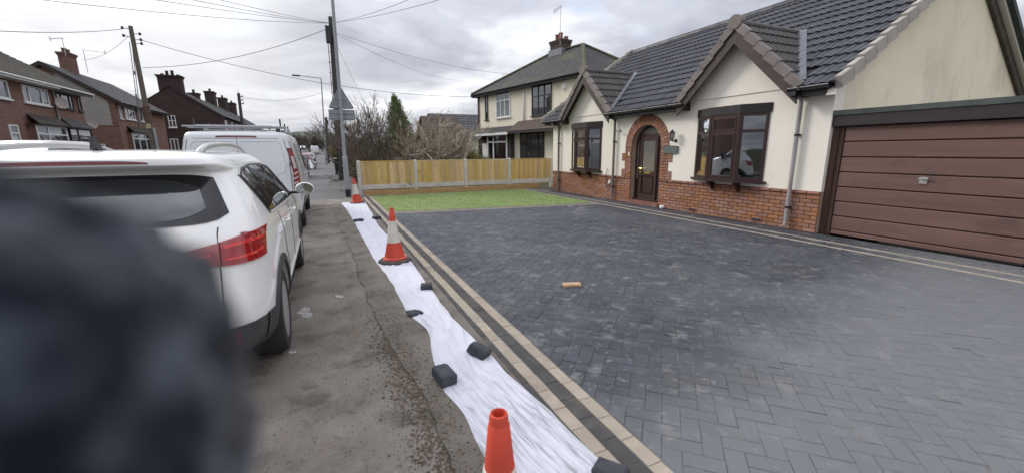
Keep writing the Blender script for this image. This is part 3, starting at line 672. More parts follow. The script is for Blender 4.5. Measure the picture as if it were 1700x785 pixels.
# side walls, back wall, both gables
EAVX, EAVZ, RX, RZ = 7.70, 2.575, 11.85, 5.37
SLP = (RZ - EAVZ) / (RX - EAVX)
GC2, GC1 = YC2 - 0.10, YC1 - 0.14                # gablet centres
front = wb.build('wall', RENDER, bung)
g = MB(); gp = [(8.30, 0.0), (15.5, 0.0), (15.5, 2.62), (RX, RZ - 0.10), (8.02, 2.70), (8.02, 2.602), (8.30, 2.602)]
g.py([(8.30, 0.0), (15.5, 0.0), (15.5, 2.62), (RX, RZ - 0.10), (8.02, EAVZ + SLP * (8.02 - EAVX) - 0.10), (8.02, 2.602), (8.30, 2.602)], 4.30, 4.55)
g.build('gable_wall', RENDERG, bung)
g = MB(); g.py([(8.30, 0.0), (15.5, 0.0), (15.5, 2.62), (RX, RZ - 0.10), (8.02, EAVZ + SLP * (8.02 - EAVX) - 0.10), (8.02, 2.602), (8.30, 2.602)], 13.5, 13.75)
g.box(15.3, 15.5, 4.55, 13.5, 0, 2.6); g.build('gable_wall', RENDER, bung)
# brick base and the bullnose course over it
mb = MB(); OPEN = (AY - AR, AY + AR)
mb.box(8.045, 8.30, 4.30, OPEN[0], 0, 0.745); mb.box(8.045, 8.30, OPEN[1], 13.75, 0, 0.745)
for (y0, y1) in ((AY - AO - 0.16, AY - AR), (AY + AR, AY + AO + 0.16)): mb.box(8.044, 8.301, y0, y1, 0.745, AZ)
# arch backing
for i in range(NS):
    t0, t1 = PI * i / NS, PI * (i + 1) / NS
    q = [(AY + r * math.cos(t), AZ + r * math.sin(t)) for r, t in ((AR, t1), (AR, t0), (AO - 0.002, t0), (AO - 0.002, t1))]
    mb.prism(q, lambda p: (8.0445, p[0], p[1]), lambda p: (8.302, p[0], p[1]))
mb.build('mortar', MORTAR, bung)
rb = random.Random(21)
cands = []                                   # (pixels, kind, matrix, size)
IDX = Vector((0, -1, 0)); UZ = Vector((0, 0, 1)); OUT = Vector((-1, 0, 0))
def brick_at(y0, y1, z0, z1, kind='brick', xf=8.008, depth=0.045, j=0.003):
    yc, zc = (y0 + y1) / 2, (z0 + z1) / 2
    M = basis((xf + depth + rb.gauss(0, j * 0.6), yc, zc), IDX, UZ, OUT) @ Matrix.Rotation(rb.gauss(0, 0.006), 4, 'Z')
    cands.append((screen_area(M, y1 - y0, z1 - z0, depth), kind, M, (round(y1 - y0 - 0.011, 3), round(z1 - z0 - 0.011, 3), depth)))
for k in range(9):
    for (ya, yb) in ((4.30, OPEN[0] - 0.0), (OPEN[1], 13.75)):
        y = ya - (0.1125 if k % 2 else 0)
        while y < yb - 0.02:
            p, q = max(y, ya), min(y + 0.225, yb)
            if q - p > 0.05: brick_at(p, q, k * 0.075, (k + 1) * 0.075)
            y += 0.225
for (ya, yb) in ((4.30, OPEN[0]), (OPEN[1], 13.75)):
    y = ya
    while y < yb - 0.02:
        q = min(y + 0.225, yb)
        if q - y > 0.04: brick_at(y, q, 0.675, 0.745, 'bullnose', xf=7.985, depth=0.06)
        y = q
# toothed brick jambs and the arch ring
z = 0.745; k = 0
while z < AZ - 0.01:
    z1 = min(z + 0.075, AZ); ext = 0.135 if (k // 3) % 2 == 0 else 0.0
    for s in (-1, 1):
        a = AY + s * AR
        cuts = [0, 0.1375, 0.27 + ext] if k % 2 else [0, 0.215 if not ext else 0.2, 0.27 + ext]
        for c0, c1 in zip(cuts, cuts[1:]):
            lo_, hi_ = sorted((a + s * c0, a + s * c1)); brick_at(lo_, hi_, z, z1, xf=8.000, depth=0.05)
    z = z1; k += 1
NV = 27
for i in range(NV):
    t = PI * (i + 0.5) / NV; rm = (AR + AO) / 2
    rad = Vector((0, math.cos(t), math.sin(t))); tan = OUT.cross(rad) * -1
    M = basis((8.0 + 0.05, AY + rm * math.cos(t), AZ + rm * math.sin(t)), rad, OUT.cross(rad), OUT)
    cands.append((screen_area(M, AO - AR, 0.075, 0.05) + 50, 'voussoir', M, (AO - AR - 0.006, PI * rm / NV - 0.008, 0.05)))
cands.sort(key=lambda c: -c[0])
BM = {}
bf = MB()
for k, (a, kind, M, sz) in enumerate(cands):
    m_ = BRICKD if kind == 'bullnose' else BRICK
    if k < 300:
        if (kind, sz) not in BM: BM[(kind, sz)] = MB().cbox(sz[0], sz[1], sz[2], None, 0.02 if kind == 'bullnose' else 0.004).mesh('brick', m_)
        place('brick', BM[(kind, sz)], M, bung)
    else:
        bf.m = 1 if kind == 'bullnose' else 0; bf.cbox(sz[0], sz[1], sz[2], M, 0.02 if kind == 'bullnose' else 0.004)
bf.build('brickwork', [BRICK, BRICKD], bung, kind='stuff')
# air bricks
for yc in (7.05, 5.42):
    m = MB(); m.box(7.99, 8.02, yc - 0.11, yc + 0.11, 0.05, 0.12); ab = m.build('air_brick', BRICKD, bung)
    m = MB()
    for k in range(5): m.box(7.984, 7.991, yc - 0.095 + k * 0.04, yc - 0.07 + k * 0.04, 0.06, 0.11)
    m.build('slot', BLACK, ab)

# ---- roof: every concrete tile its own piece, the largest ones in view as objects
roof = MB()
us = Vector((RX - EAVX, 0, RZ - EAVZ)).normalized(); nsv = Vector((-us.z, 0, us.x)); slen = math.hypot(RX - EAVX, RZ - EAVZ)
def slope_pt(s, y, h=0.0): return Vector((EAVX, y, EAVZ)) + us * s + nsv * h
GAB = [(GC2, 3.98), (GC1, 3.98)]
def gab_half(x, gz_): return gz_ - (EAVZ + SLP * (x - EAVX))      # half width of the gablet at this depth (45 degrees)
for (ya, yb) in ((4.16, GC2 - 1.22), (GC2 + 1.22, GC1 - 1.22), (GC1 + 1.22, 13.98)):
    roof.raw([slope_pt(0.05, ya, -0.02), slope_pt(0.05, yb, -0.02), slope_pt(0.55, yb, -0.02), slope_pt(0.55, ya, -0.02),
              slope_pt(0.05, ya, -0.07), slope_pt(0.05, yb, -0.07), slope_pt(0.55, yb, -0.07), slope_pt(0.55, ya, -0.07)],
             [(0, 1, 2, 3), (7, 6, 5, 4), (0, 4, 5, 1), (1, 5, 6, 2), (3, 2, 6, 7), (0, 3, 7, 4)])
roof.raw([slope_pt(0.45, 4.16, -0.022), slope_pt(0.45, 13.98, -0.022), slope_pt(slen, 13.98, -0.022), slope_pt(slen, 4.16, -0.022), (15.85, 4.16, 2.66), (15.85, 13.98, 2.66)],
         [(0, 1, 2, 3), (3, 2, 5, 4)])
for yc, gzv in GAB:
    xe = EAVX + (gzv - EAVZ) / SLP
    for s in (-1, 1):
        f = lambda p: (p[0], yc + s * p[1], p[2])
        pts = [(7.72, 0, gzv - 0.03), (xe, 0, gzv - 0.03), (7.95, 1.36, gzv - 1.39), (7.72, 1.36, gzv - 1.39)]
        lo_ = [(p[0], p[1], p[2] - 0.09) for p in pts]
        roof.raw([f(p) for p in pts + lo_], [(0, 1, 2, 3), (7, 6, 5, 4), (0, 4, 5, 1), (1, 5, 6, 2), (2, 6, 7, 3), (3, 7, 4, 0)])
roofo = roof.build('roof', FASC, bung)
def tile_mesh(name, wd, ln, m, segs=10, amp=0.020, lip=0.030):
    b_ = MB(); vs = []
    for i in range(segs + 1):
        x = -wd / 2 + wd * i / segs; ph = (i / segs * 2) % 1.0
        h = amp * (math.sin(PI * min(1, max(0, (ph - 0.42) / 0.58))) ** 0.8 if ph > 0.42 else 0.0)
        vs += [(x, 0, h + lip), (x, ln, h), (x, 0.004, h - 0.006)]
    fs = []
    for i in range(segs): a = 3 * i; c = a + 3; fs += [(a, c, c + 1, a + 1), (a + 2, c + 2, c, a)]
    b_.raw(vs, fs); return b_.mesh(name, m)
tm = tile_mesh('roof_tile', 0.300, 0.40, TILE); tmb = tile_mesh('roof_tile', 0.300, 0.38, TILEB)
tl = []
GAUGE = slen / 15.0
for r_ in range(15):
    for c_ in range(33):
        y = 13.98 - 0.15 - c_ * 0.2975 ; P = slope_pt(r_ * GAUGE - 0.02, y, -0.012)
        xm = P.x + 0.16; skip = False
        for yc, gzv in GAB:
            if abs(y - yc) < gab_half(xm, gzv) - 0.22: skip = True
            if xm < 8.2 and abs(y - yc) < 1.30: skip = True
        if skip: continue
        M = basis(P, Vector((0, -1, 0)), us, nsv) @ Matrix.Translation((rb.gauss(0, 0.001), 0, rb.gauss(0, 0.0015))) @ Matrix.Rotation(rb.gauss(0, 0.004), 4, 'Z')
        tl.append((screen_area(M, 0.3, 0.3), tm, M))
for yc, gzv in GAB:
    for s in (-1, 1):
        u2 = Vector((0, -s * math.sqrt(0.5), math.sqrt(0.5))); n2 = Vector((0, s * math.sqrt(0.5), math.sqrt(0.5))); ax = u2.cross(n2)
        for r_ in range(6):
            d = 1.33 - r_ * 0.217; zt = gzv - d
            xend = EAVX + (zt + 0.22 - EAVZ) / SLP
            x = 7.80 + 0.15
            while x - 0.15 < xend + 0.05:
                M = basis((x, yc + s * d, zt), ax, u2, n2) @ Matrix.Translation((0, 0, rb.gauss(0, 0.0015)))
                tl.append((screen_area(M, 0.3, 0.3) + (30 if s < 0 else 0), tmb, M)); x += 0.2975
tl.sort(key=lambda t: -t[0])
tfield = MB()
for k, (a, me, M) in enumerate(tl):
    if k < 300: place('tile', me, M, roofo)
    else:
        tfield.m = 0 if me is tm else 1
        tfield.raw([M @ v.co for v in me.vertices], [tuple(p.vertices) for p in me.polygons])
tfield.build('tile_field', [TILE, TILEB], roofo, kind='stuff')
# ridge tiles
def half_round(r, ln, m, name):
    b_ = MB(); n = 8; vs = []
    for k in range(n + 1):
        t = PI * k / n; vs += [(r * math.cos(t), -ln / 2, r * math.sin(t)), (r * math.cos(t), ln / 2, r * math.sin(t))]
    b_.raw(vs + [(-r, -ln / 2, 0), (r, -ln / 2, 0)], [(2 * k, 2 * k + 2, 2 * k + 3, 2 * k + 1) for k in range(n)] + [tuple(2 * k for k in range(n + 1))[::-1], tuple(2 * k + 1 for k in range(n + 1))])
    return b_.mesh(name, m, smooth=False)
rm_ = half_round(0.125, 0.44, TILE, 'ridge_tile')
y = 4.36
while y < 14.0:
    place('ridge_tile', rm_, Matrix.Translation((RX, y, RZ - 0.055 + rb.gauss(0, 0.002))), roofo); y += 0.448
rg_ = half_round(0.10, 0.44, TILEB, 'ridge_tile')
for yc, gzv in GAB:
    x = 7.98
    while x < EAVX + (gzv - EAVZ) / SLP - 0.05:
        place('ridge_tile', rg_, Matrix.Translation((x, yc, gzv - 0.05)) @ Matrix.Rotation(PI / 2, 4, 'Z'), roofo); x += 0.448
# verge caps: grey along the right-hand gable, brown down the two gablets
cg = MB().cbox(0.105, GAUGE * 0.965, 0.20, None, 0.010).mesh('verge_cap', CAPG)
cb = MB().cbox(0.105, 0.335, 0.15, None, 0.012).mesh('verge_cap', CAPB)
tiltc = Matrix.Rotation(-0.10, 4, 'X')
for r_ in range(15):
    M = basis(slope_pt((r_ + 0.5) * GAUGE, 4.125, -0.145), Vector((0, -1, 0)), us, nsv) @ Matrix.Rotation(-0.13, 4, 'X'); place('verge_cap', cg, M, roofo)
    M = basis(slope_pt((r_ + 0.5) * GAUGE, 14.02, -0.075), Vector((0, -1, 0)), us, nsv) @ tiltc; place('verge_cap', cg, M, roofo)
for yc, gzv in GAB:
    for s in (-1, 1):
        u2 = Vector((0, -s * math.sqrt(0.5), math.sqrt(0.5))); n2 = Vector((0, s * math.sqrt(0.5), math.sqrt(0.5))); ax = u2.cross(n2)
        for r_ in range(6):
            d = 1.40 - 0.105 - r_ * 0.222
            place('verge_cap', cb, basis((7.745, yc + s * d, gzv - d), ax, u2, n2) @ Matrix.Translation((0, 0, -0.085)) @ tiltc, roofo)
    m = MB(); n = 14; P = [(0.155 * math.cos(2 * PI * k / n), 0.135 * math.sin(2 * PI * k / n)) for k in range(n)]
    m.px([(yc + p[0], gzv - 0.005 + p[1]) for p in P], 7.675, 7.82); m.build('apex_cap', CAPB, roofo)
    # bargeboards
    for s in (-1, 1):
        m = MB(); m.px([(yc + s * 0.0, gzv - 0.13), (yc + s * 1.36, gzv - 1.49), (yc + s * 1.36, gzv - 1.76 + 0.06), (yc + s * 0.0, gzv - 0.40)][::s], 7.725, 7.76)
        m.build('bargeboard', WOODB, roofo)
    # gablet wall in render
    m = MB(); m.px([(yc - 1.26, 2.603), (yc + 1.26, 2.603), (yc + 1.26, 2.66), (yc, gzv - 0.10), (yc - 1.26, 2.66)], 8.0, 8.28); m.build('gablet_wall', RENDER, bung)
    # boxed feet of the gablet
    for s in (-1, 1):
        m = MB(); m.box(7.735, 8.02, yc + s * 1.24, yc + s * 1.40, 2.40, gzv - 1.42); m.build('eaves_box', BLACK, roofo)
    # lead valleys where the gablet meets the main slope
    xe = EAVX + (gzv - EAVZ) / SLP
    for s in (-1, 1):
        p0 = Vector((xe + 0.03, yc, gzv + 0.02)); p1 = Vector((EAVX + 0.12, yc + s * (gzv - EAVZ - SLP * 0.12), EAVZ + SLP * 0.12))
        off = Vector((0.02, s * 0.11, 0)); m = MB()
        d = nsv * 0.048
        m.raw([p0 + d - off * 0.3, p1 + d - off * 0.3, p1 + d + off, p0 + d + off, p0 - off, p1 - off, p1 + off, p0 + off],
              [(0, 1, 2, 3), (7, 6, 5, 4), (0, 4, 5, 1), (1, 5, 6, 2), (2, 6, 7, 3), (3, 7, 4, 0)]); m.build('valley_flashing', LEAD, roofo)
# mortar undercloak below the grey caps and the rear verge
m = MB()
a, c_ = slope_pt(0.0, 0, -0.13), slope_pt(slen, 0, -0.13)
m.py([(a.x, a.z), (c_.x, c_.z), (c_.x, c_.z - 0.09), (a.x, a.z - 0.09)], 4.16, 4.31); m.build('undercloak', RENDER, roofo)
for (z0, z1, y0, y1, mt, nm) in ((-0.05, -0.27, 4.23, 4.31, mat('aged_board', (0.12, 0.095, 0.075), (0.07, 0.055, 0.045), rough=0.9, scale=5), 'bargeboard'), (0.03, -0.05, 4.14, 4.23, RENDER, 'undercloak'), (0.15, 0.03, 4.05, 4.2, FELT, 'verge_cap')):
    m = MB(); m.py([(RX + 0.1, RZ - 0.07 + z0), (15.85, 2.66 + z0), (15.85, 2.66 + z1), (RX + 0.1, RZ - 0.07 + z1)], y0, y1); m.build(nm, mt, roofo)
# fascias, soffits, gutters, downpipes
for (ya, yb) in ((4.295, GC2 - 1.245), (GC2 + 1.245, GC1 - 1.245), (GC1 + 1.245, 13.98)):
    m = MB(); m.box(7.765, 7.79, ya, yb, 2.405, 2.555); m.box(7.79, 8.02, ya, yb, 2.41, 2.43); m.build('fascia', BLACK, roofo)
    m = MB(); pr = []
    for k in range(9): t = PI + PI * k / 8; pr.append((7.705 + 0.056 * math.cos(t), 2.545 + 0.056 * math.sin(t)))
    for k in range(9): t = 2 * PI - PI * k / 8; pr.append((7.705 + 0.049 * math.cos(t), 2.545 + 0.049 * math.sin(t)))
    m.py(pr, ya - 0.06, yb + 0.02); gt = m.build('gutter', GUTT, roofo)
    MB().tube([(7.6515, ya - 0.06, 2.548), (7.6515, yb + 0.02, 2.548)], 0.0075, 6).build('gutter_highlight', mat('painted_highlight', (0.42, 0.42, 0.42), (0.32, 0.32, 0.33), rough=0.4), gt)  # thin pale strip paints the sky's highlight along the gutter's outer edge
    m = MB()
    for yy in (ya - 0.06, yb + 0.02): m.box(7.648, 7.762, yy - 0.006, yy + 0.006, 2.487, 2.547)
    yy = ya + 0.4
    while yy < yb - 0.1: m.box(7.644, 7.765, yy - 0.018, yy + 0.018, 2.492, 2.553); yy += 0.9
    m.build('gutter_clip', BLACK, gt)
for yy, mt in ((4.80, PIPE), (10.03, mat('grey_pipe', (0.17, 0.16, 0.15), (0.11, 0.10, 0.095), rough=0.6, scale=4)), (13.22, MATS['grey_pipe'] if 'grey_pipe' in MATS else PIPE)):
    m = MB(); m.tube([(7.705, yy, 2.50), (7.715, yy, 2.46), (7.93, yy, 2.38), (7.945, yy, 2.30), (7.945, yy, 0.13), (7.92, yy, 0.06)], 0.036, 12); dp = m.build('downpipe', mt, bung, angle=50)
    MB().box(7.655, 7.755, yy - 0.06, yy + 0.06, 2.42, 2.49).build('outlet', BLACK, dp)
    for zz in (1.75, 0.42): m = MB(); m.lathe([(0.042, zz - 0.02), (0.042, zz + 0.02)], 12, (7.945, yy, 0)); m.box(7.945, 8.0, yy - 0.05, yy + 0.05, zz - 0.015, zz + 0.015); m.build('pipe_clip', BLACK, dp)

# ---- the two bay windows
def facet(P, Q, z0, z1, zt, fr, panes, opener=False, fw=0.058):
    P, Q = Vector((P[0], P[1], 0)), Vector((Q[0], Q[1], 0)); d = (Q - P); ln = d.length; d.normalize()
    n = Vector((0, 0, 1)).cross(d)                              # towards the street
    if n.x > 0: n = -n
    M = basis(P, d, n, UZ)
    def bx(x0, x1, za, zb, n0, n1):
        k = MB().box(x0, x1, n0, n1, za, zb); fr.raw([M @ Vector(v) for v in k.v], k.f)
    T = 0.032
    bx(0, fw, z0, z1, -T, T); bx(ln - fw, ln, z0, z1, -T, T)
    for za, zb in ((z0, z0 + fw), (zt - fw / 2, zt + fw / 2), (z1 - fw, z1)): bx(fw, ln - fw, za, zb, -T + 0.002, T - 0.002)
    if opener:
        for za, zb in ((z0 + fw, zt - fw / 2), (zt + fw / 2, z1 - fw)):
            e = 0.03
            bx(fw, fw + e, za, zb, -0.01, T + 0.010); bx(ln - fw - e, ln - fw, za, zb, -0.01, T + 0.010)
            bx(fw + e, ln - fw - e, za, za + e, -0.01, T + 0.009); bx(fw + e, ln - fw - e, zb - e, zb, -0.01, T + 0.009)
    for za, zb in ((z0 + fw, zt - fw / 2), (zt + fw / 2, z1 - fw)):
        k = MB().box(fw - 0.01, ln - fw + 0.01, -0.006, 0.006, za - 0.01, zb + 0.01); q = MB().raw([M @ Vector(v) for v in k.v], k.f); panes.append(q)
def bay(yc):
    A, B_, C_, D = (8.03, yc + 0.85), (7.80, yc + 0.32), (7.80, yc - 0.36), (8.03, yc - 0.82)
    fr = MB(); panes = []
    for P, Q, op in ((A, B_, False), (B_, C_, True), (C_, D, False)): facet(P, Q, 0.865, 2.21, 1.86, fr, panes, op)
    for p in (B_, C_): fr.lathe([(0.052, 0.865), (0.052, 2.21)], 8, (p[0], p[1], 0))
    wo_ = fr.build('bay_window', UPVC, bung)
    for q in panes: q.build('pane', PANE, wo_)
    def ext(k): return [(8.06, yc + 0.85 + k), (A[0] - k * 0.6, A[1] + k), (B_[0] - k, B_[1] + k * 0.3), (C_[0] - k, C_[1] - k * 0.3), (D[0] - k * 0.6, D[1] - k), (8.06, yc - 0.82 - k)]
    MB().pz(ext(0.085), 0.815, 0.863).build('sill', UPVC, wo_)
    MB().pz(ext(0.045), 2.212, 2.385).build('header', mat('dark_lead_header', (0.040, 0.036, 0.036), (0.026, 0.024, 0.024), rough=0.75, scale=10, bump=0.5, bscale=40), wo_)
    for s in (-0.34, 0.30):
        MB().px([(yc + s - 0.035, 0.70), (yc + s + 0.035, 0.70), (yc + s + 0.035, 0.80), (yc + s - 0.035, 0.80)], 7.95, 7.98)
        m = MB(); m.prism([(7.98, 0.60), (7.98, 0.814), (7.80, 0.814), (7.80, 0.775), (7.90, 0.70)], lambda p: (p[0], yc + s - 0.03, p[1]), lambda p: (p[0], yc + s + 0.03, p[1])); m.build('bracket', UPVC, wo_)
    m = MB(); x0, x1, y0, y1, z0, z1 = 8.32, 10.6, yc - 1.5, yc + 1.6, 0.2, 2.42
    m.raw([(x0, y0, z0), (x1, y0, z0), (x1, y1, z0), (x0, y1, z0), (x0, y0, z1), (x1, y0, z1), (x1, y1, z1), (x0, y1, z1)],
          [(0, 1, 2, 3), (4, 7, 6, 5), (1, 5, 6, 2), (0, 4, 5, 1), (3, 2, 6, 7)]); m.build('room', INTER, bung)
    return wo_
bay(YC2); bay(YC1)
def curtain(y0, y1, x, z0=0.9, z1=2.2, nf=9):
    m = MB(); m.grid(nf * 4, 1, lambda u, v: (x + 0.025 * math.sin(u * nf * 6.28), y0 + (y1 - y0) * u, z0 + (z1 - z0) * v)); m.build('curtain', CURT, bung, smooth=True)
curtain(YC1 - 0.1, YC1 + 0.28, 8.10); curtain(YC1 + 0.5, YC1 + 0.8, 8.14); curtain(YC1 - 0.8, YC1 - 0.62, 8.14); curtain(YC2 + 0.55, YC2 + 0.8, 8.14, nf=6); curtain(YC2 - 0.80, YC2 - 0.70, 8.14, nf=3)
orn = MB()
for (yy, h, r_) in ((YC2 + 0.40, 0.30, 0.05), (YC2 + 0.05, 0.07, 0.06), (YC2 - 0.12, 0.06, 0.05), (YC2 - 0.5, 0.08, 0.05)): orn.lathe([(r_, 0.865), (r_ * 0.9, 0.865 + h * 0.5), (r_ * 0.35, 0.865 + h)], 10, (7.93, yy, 0))
orn.build('window_ornaments', mat('ornament', (0.55, 0.54, 0.50), (0.3, 0.3, 0.29), scale=20), bung, kind='stuff')

# ---- the arched front door
DX = 8.20
df = MB(); Q = [(AY - AR, 0.1)] + [(AY - AR * math.cos(PI * k / 20), AZ + AR * math.sin(PI * k / 20)) for k in range(21)] + [(AY + AR, 0.1)]
df.px(Q, DX, 8.27)
def rect(y0, y1, z0, z1, n0, n1): df.box(DX - n1, DX - n0, y0, y1, z0, z1)
for a, b_ in ((AY + 0.36, AY + 0.44), (AY - 0.40, AY - 0.32), (AY - AR, AY - AR + 0.06), (AY + AR - 0.06, AY + AR)): rect(a, b_, 0.1, 1.90 if abs(a - AY) < 0.5 else 1.6, 0, 0.030)
rect(AY - 0.50, AY + 0.50, 1.86, 1.93, 0, 0.036)
for k in range(20):
    t0, t1 = PI * k / 20, PI * (k + 1) / 20
    q = [(AY + r_ * math.cos(t), AZ + r_ * math.sin(t)) for r_, t in ((AR - 0.07, t1), (AR - 0.07, t0), (AR, t0), (AR, t1))]
    df.prism(q, lambda p: (DX - 0.028, p[0], p[1]), lambda p: (DX, p[0], p[1]))
door = df.build('front_door', UPVC, bung)
lf = MB(); y0, y1 = AY - 0.315, AY + 0.355
for a in ((y0, y0 + 0.095, 0.14, 1.855), (y1 - 0.095, y1, 0.14, 1.855), (y0 + 0.095, y1 - 0.095, 0.14, 0.30), (y0 + 0.095, y1 - 0.095, 0.80, 0.92), (y0 + 0.095, y1 - 0.095, 1.76, 1.855)): lf.box(DX - 0.06, DX - 0.001, *a)
lf.box(DX - 0.045, DX - 0.001, y0 + 0.15, y1 - 0.15, 0.34, 0.76)
for a in ((y0 + 0.13, y0 + 0.145, 0.32, 0.78), (y1 - 0.145, y1 - 0.13, 0.32, 0.78), (y0 + 0.145, y1 - 0.145, 0.32, 0.335), (y0 + 0.145, y1 - 0.145, 0.765, 0.78)): lf.box(DX - 0.055, DX - 0.001, *a)
lf.build('leaf', UPVC, door)
PD = glass('door_pane', (0.17, 0.165, 0.15), refl=0.14, trans=0.0, rough=0.12)
def pane(a, b_, c_, d_, x=DX - 0.012): MB().box(x - 0.004, x + 0.004, a, b_, c_, d_).build('pane', PD, door)
pane(y0 + 0.09, y1 - 0.09, 0.915, 1.765, DX - 0.035)
pane(AY + 0.435, AY + AR - 0.055, 0.70, 1.86); pane(AY - AR + 0.055, AY - 0.395, 0.70, 1.86)
m = MB(); m.px([(AY + 0.47, 1.925)] + [(AY + 0.485 * math.cos(t), AZ + 0.485 * math.sin(t)) for t in [0.75 + (PI - 1.5) * k / 12 for k in range(13)]] + [(AY - 0.47, 1.925)], DX - 0.014, DX - 0.006); m.build('fanlight', PD, door)
m = MB(); m.box(DX - 0.068, DX - 0.06, AY - 0.10, AY + 0.14, 0.855, 0.905); m.box(DX - 0.074, DX - 0.068, AY - 0.085, AY + 0.125, 0.865, 0.895); m.build('letterbox', GOLD, door)
m = MB(); m.box(DX - 0.07, DX - 0.06, y1 - 0.07, y1 - 0.035, 0.84, 1.08); m.tube([(DX - 0.065, y1 - 0.052, 1.0), (DX - 0.11, y1 - 0.052, 1.0), (DX - 0.11, y1 - 0.17, 1.0)], 0.011, 8); m.build('handle', GOLD, door)
m = MB(); m.box(7.97, 8.27, AY - AR - 0.02, AY + AR + 0.02, -0.02, 0.095); m.build('step', BRICKD, door)
m = MB(); m.box(DX - 0.09, 8.27, AY - AR, AY + AR, 0.095, 0.14); m.build('threshold', UPVC, door)
m = MB(); m.box(7.985, 8.0, AY + 0.62, AY + 0.67, 1.34, 1.44); m.build('doorbell', WHITEP, bung)
# ---- fittings on the wall
la = thing('wall_lantern', 'black coach lantern on the wall to the right of the arched door', 'lantern', (8.02, 7.73, 1.75))
lx, ly = 7.88, 7.73
MB().lathe([(0.0, 1.99), (0.012, 1.99), (0.02, 1.965), (0.075, 1.91), (0.078, 1.90)], 6, (lx, ly, 0)).build('cap', BLACK, la)
MB().lathe([(0.03, 1.715), (0.045, 1.73), (0.048, 1.745), (0.03, 1.748)], 6, (lx, ly, 0)).build('base', BLACK, la)
MB().lathe([(0.040, 1.747), (0.064, 1.90)], 6, (lx, ly, 0)).build('pane', glass('lantern_pane', (0.30, 0.31, 0.31), refl=0.1, trans=0.3), la)
m = MB()
for k in range(6):
    t = k * PI / 3; m.tube([(lx + 0.042 * math.cos(t), ly + 0.042 * math.sin(t), 1.745), (lx + 0.067 * math.cos(t), ly + 0.067 * math.sin(t), 1.902)], 0.006, 5)
m.build('frame', BLACK, la)
m = MB(); m.tube([(8.0, ly, 1.74), (7.93, ly, 1.70), (lx, ly, 1.718)], 0.011, 8); m.lathe([(0.045, 0), (0.045, 0.012), (0.02, 0.02)], 16, (0, 0, 0), basis((8.02, ly, 1.72), Vector((0, 1, 0)), UZ, OUT)); m.build('arm', BLACK, la)
m = MB(); rr = random.Random(4); P = [(-0.23, -0.085), (-0.1, -0.10), (0.1, -0.095), (0.215, -0.10), (0.235, 0.02), (0.21, 0.085), (0.05, 0.095), (-0.12, 0.09), (-0.235, 0.075)]
m.px([(7.855 + p[0], 1.51 + p[1]) for p in P], 7.975, 8.018); tag(m.build('name_plaque', SLATE), 'grey green slate house plaque beside the door arch', 'plaque')
m = MB(); m.tube([(8.02, 9.86, 2.06), (7.86, 9.86, 2.06)], 0.012, 8); m.lathe([(0.035, 0), (0.04, 0.02), (0.03, 0.07), (0.0, 0.075)], 14, (0, 0, 0), basis((7.90, 9.86, 2.055), Vector((0, 1, 0)), UZ, Vector((-0.3, -0.95, 0)).normalized())); m.box(8.0, 8.019, 9.82, 9.90, 2.02, 2.10)
tag(m.build('outdoor_sensor', STEEL), 'small metal sensor on a bracket between downpipe and arch', 'sensor')
m = MB(); m.lathe([(0.0, 0.0), (0.048, 0.0), (0.056, 0.03), (0.058, 0.085), (0.053, 0.085), (0.05, 0.02), (0.0, 0.02)], 20); m.tube([(0.056, 0, 0.025), (0.085, 0, 0.03), (0.088, 0, 0.06), (0.058, 0, 0.07)], 0.007, 6)
o = m.build('mug', WHITEP, smooth=True); o.location = (7.90, 7.93, 0.004); o.rotation_euler = (0, 0, -1.9); tag(o, 'small white mug on the ground by the front door step', 'mug')
sk = thing('outdoor_socket', 'white outdoor socket with black cable low on the brick left of the door', 'socket', (8.0, 10.2, 0.45))
MB().box(7.955, 8.006, 10.17, 10.25, 0.50, 0.60).build('socket_box', WHITEP, sk)
m = MB(); m.tube([(7.97, 10.21, 0.50), (7.975, 10.24, 0.40), (7.98, 10.34, 0.35), (7.985, 10.42, 0.45), (7.99, 10.40, 0.75), (7.985, 10.36, 0.95)], 0.008, 6); m.build('cable', BLACK, sk)

# ------------------------------------------------------------------ the garage
gar = thing('garage', 'flat roofed garage with wide brown panelled door beside the bungalow', 'garage', (8.1, 2.9, 0))
GX = 8.10
m = MB(); m.box(GX + 0.1, GX + 0.3, 1.45, 1.70, 0, 1.88); m.box(GX + 0.1, 14.0, 1.30, 1.45, 0, 1.95); m.box(13.9, 14.1, 1.45, 4.28, 0, 1.95); m.build('wall', BRICKD, gar)
MB().box(GX + 0.04, 14.0, 1.25, 4.285, 1.96, 2.04).build('roof', FELT, gar)
m = MB(); m.box(GX - 0.05, GX + 0.04, 1.2, 4.31, 1.875, 2.055); fa = m.build('fascia', FASC, gar)
m = MB(); m.box(GX - 0.065, GX + 0.15, 1.19, 4.325, 2.055, 2.135); m.build('felt_edge', FELT, gar)
fm = mat('brown_frame', (0.085, 0.042, 0.03), (0.05, 0.028, 0.022), rough=0.75, scale=4, stretch=(4, 4, 0.4))
m = MB(); m.box(GX + 0.005, GX + 0.09, 4.20, 4.297, 0.0, 1.875); m.box(GX + 0.03, GX + 0.10, 4.135, 4.20, 0.0, 1.875); m.build('door_post', fm, gar)
m = MB(); m.box(GX + 0.03, GX + 0.10, 1.70, 1.85, 0, 1.875); m.build('door_post', fm, gar)
gd = MB().box(GX + 0.085, GX + 0.10, 1.85, 4.135, 0.02, 1.874).build('garage_door', CRK, gar)
zs = [1.872, 1.618, 1.362, 1.107, 0.853, 0.600, 0.347, 0.10, 0.012]
for a, b_ in zip(zs, zs[1:]):
    h = a - b_ - 0.014
    M = basis((GX + 0.085, (1.855 + 4.128) / 2, (a + b_) / 2 - 0.004), IDX, UZ, OUT)
    MB_ = MB().cbox(4.128 - 1.855, h, 0.042, None, 0.010); o = place('panel', MB_.mesh('panel', GDOOR), M, gd)
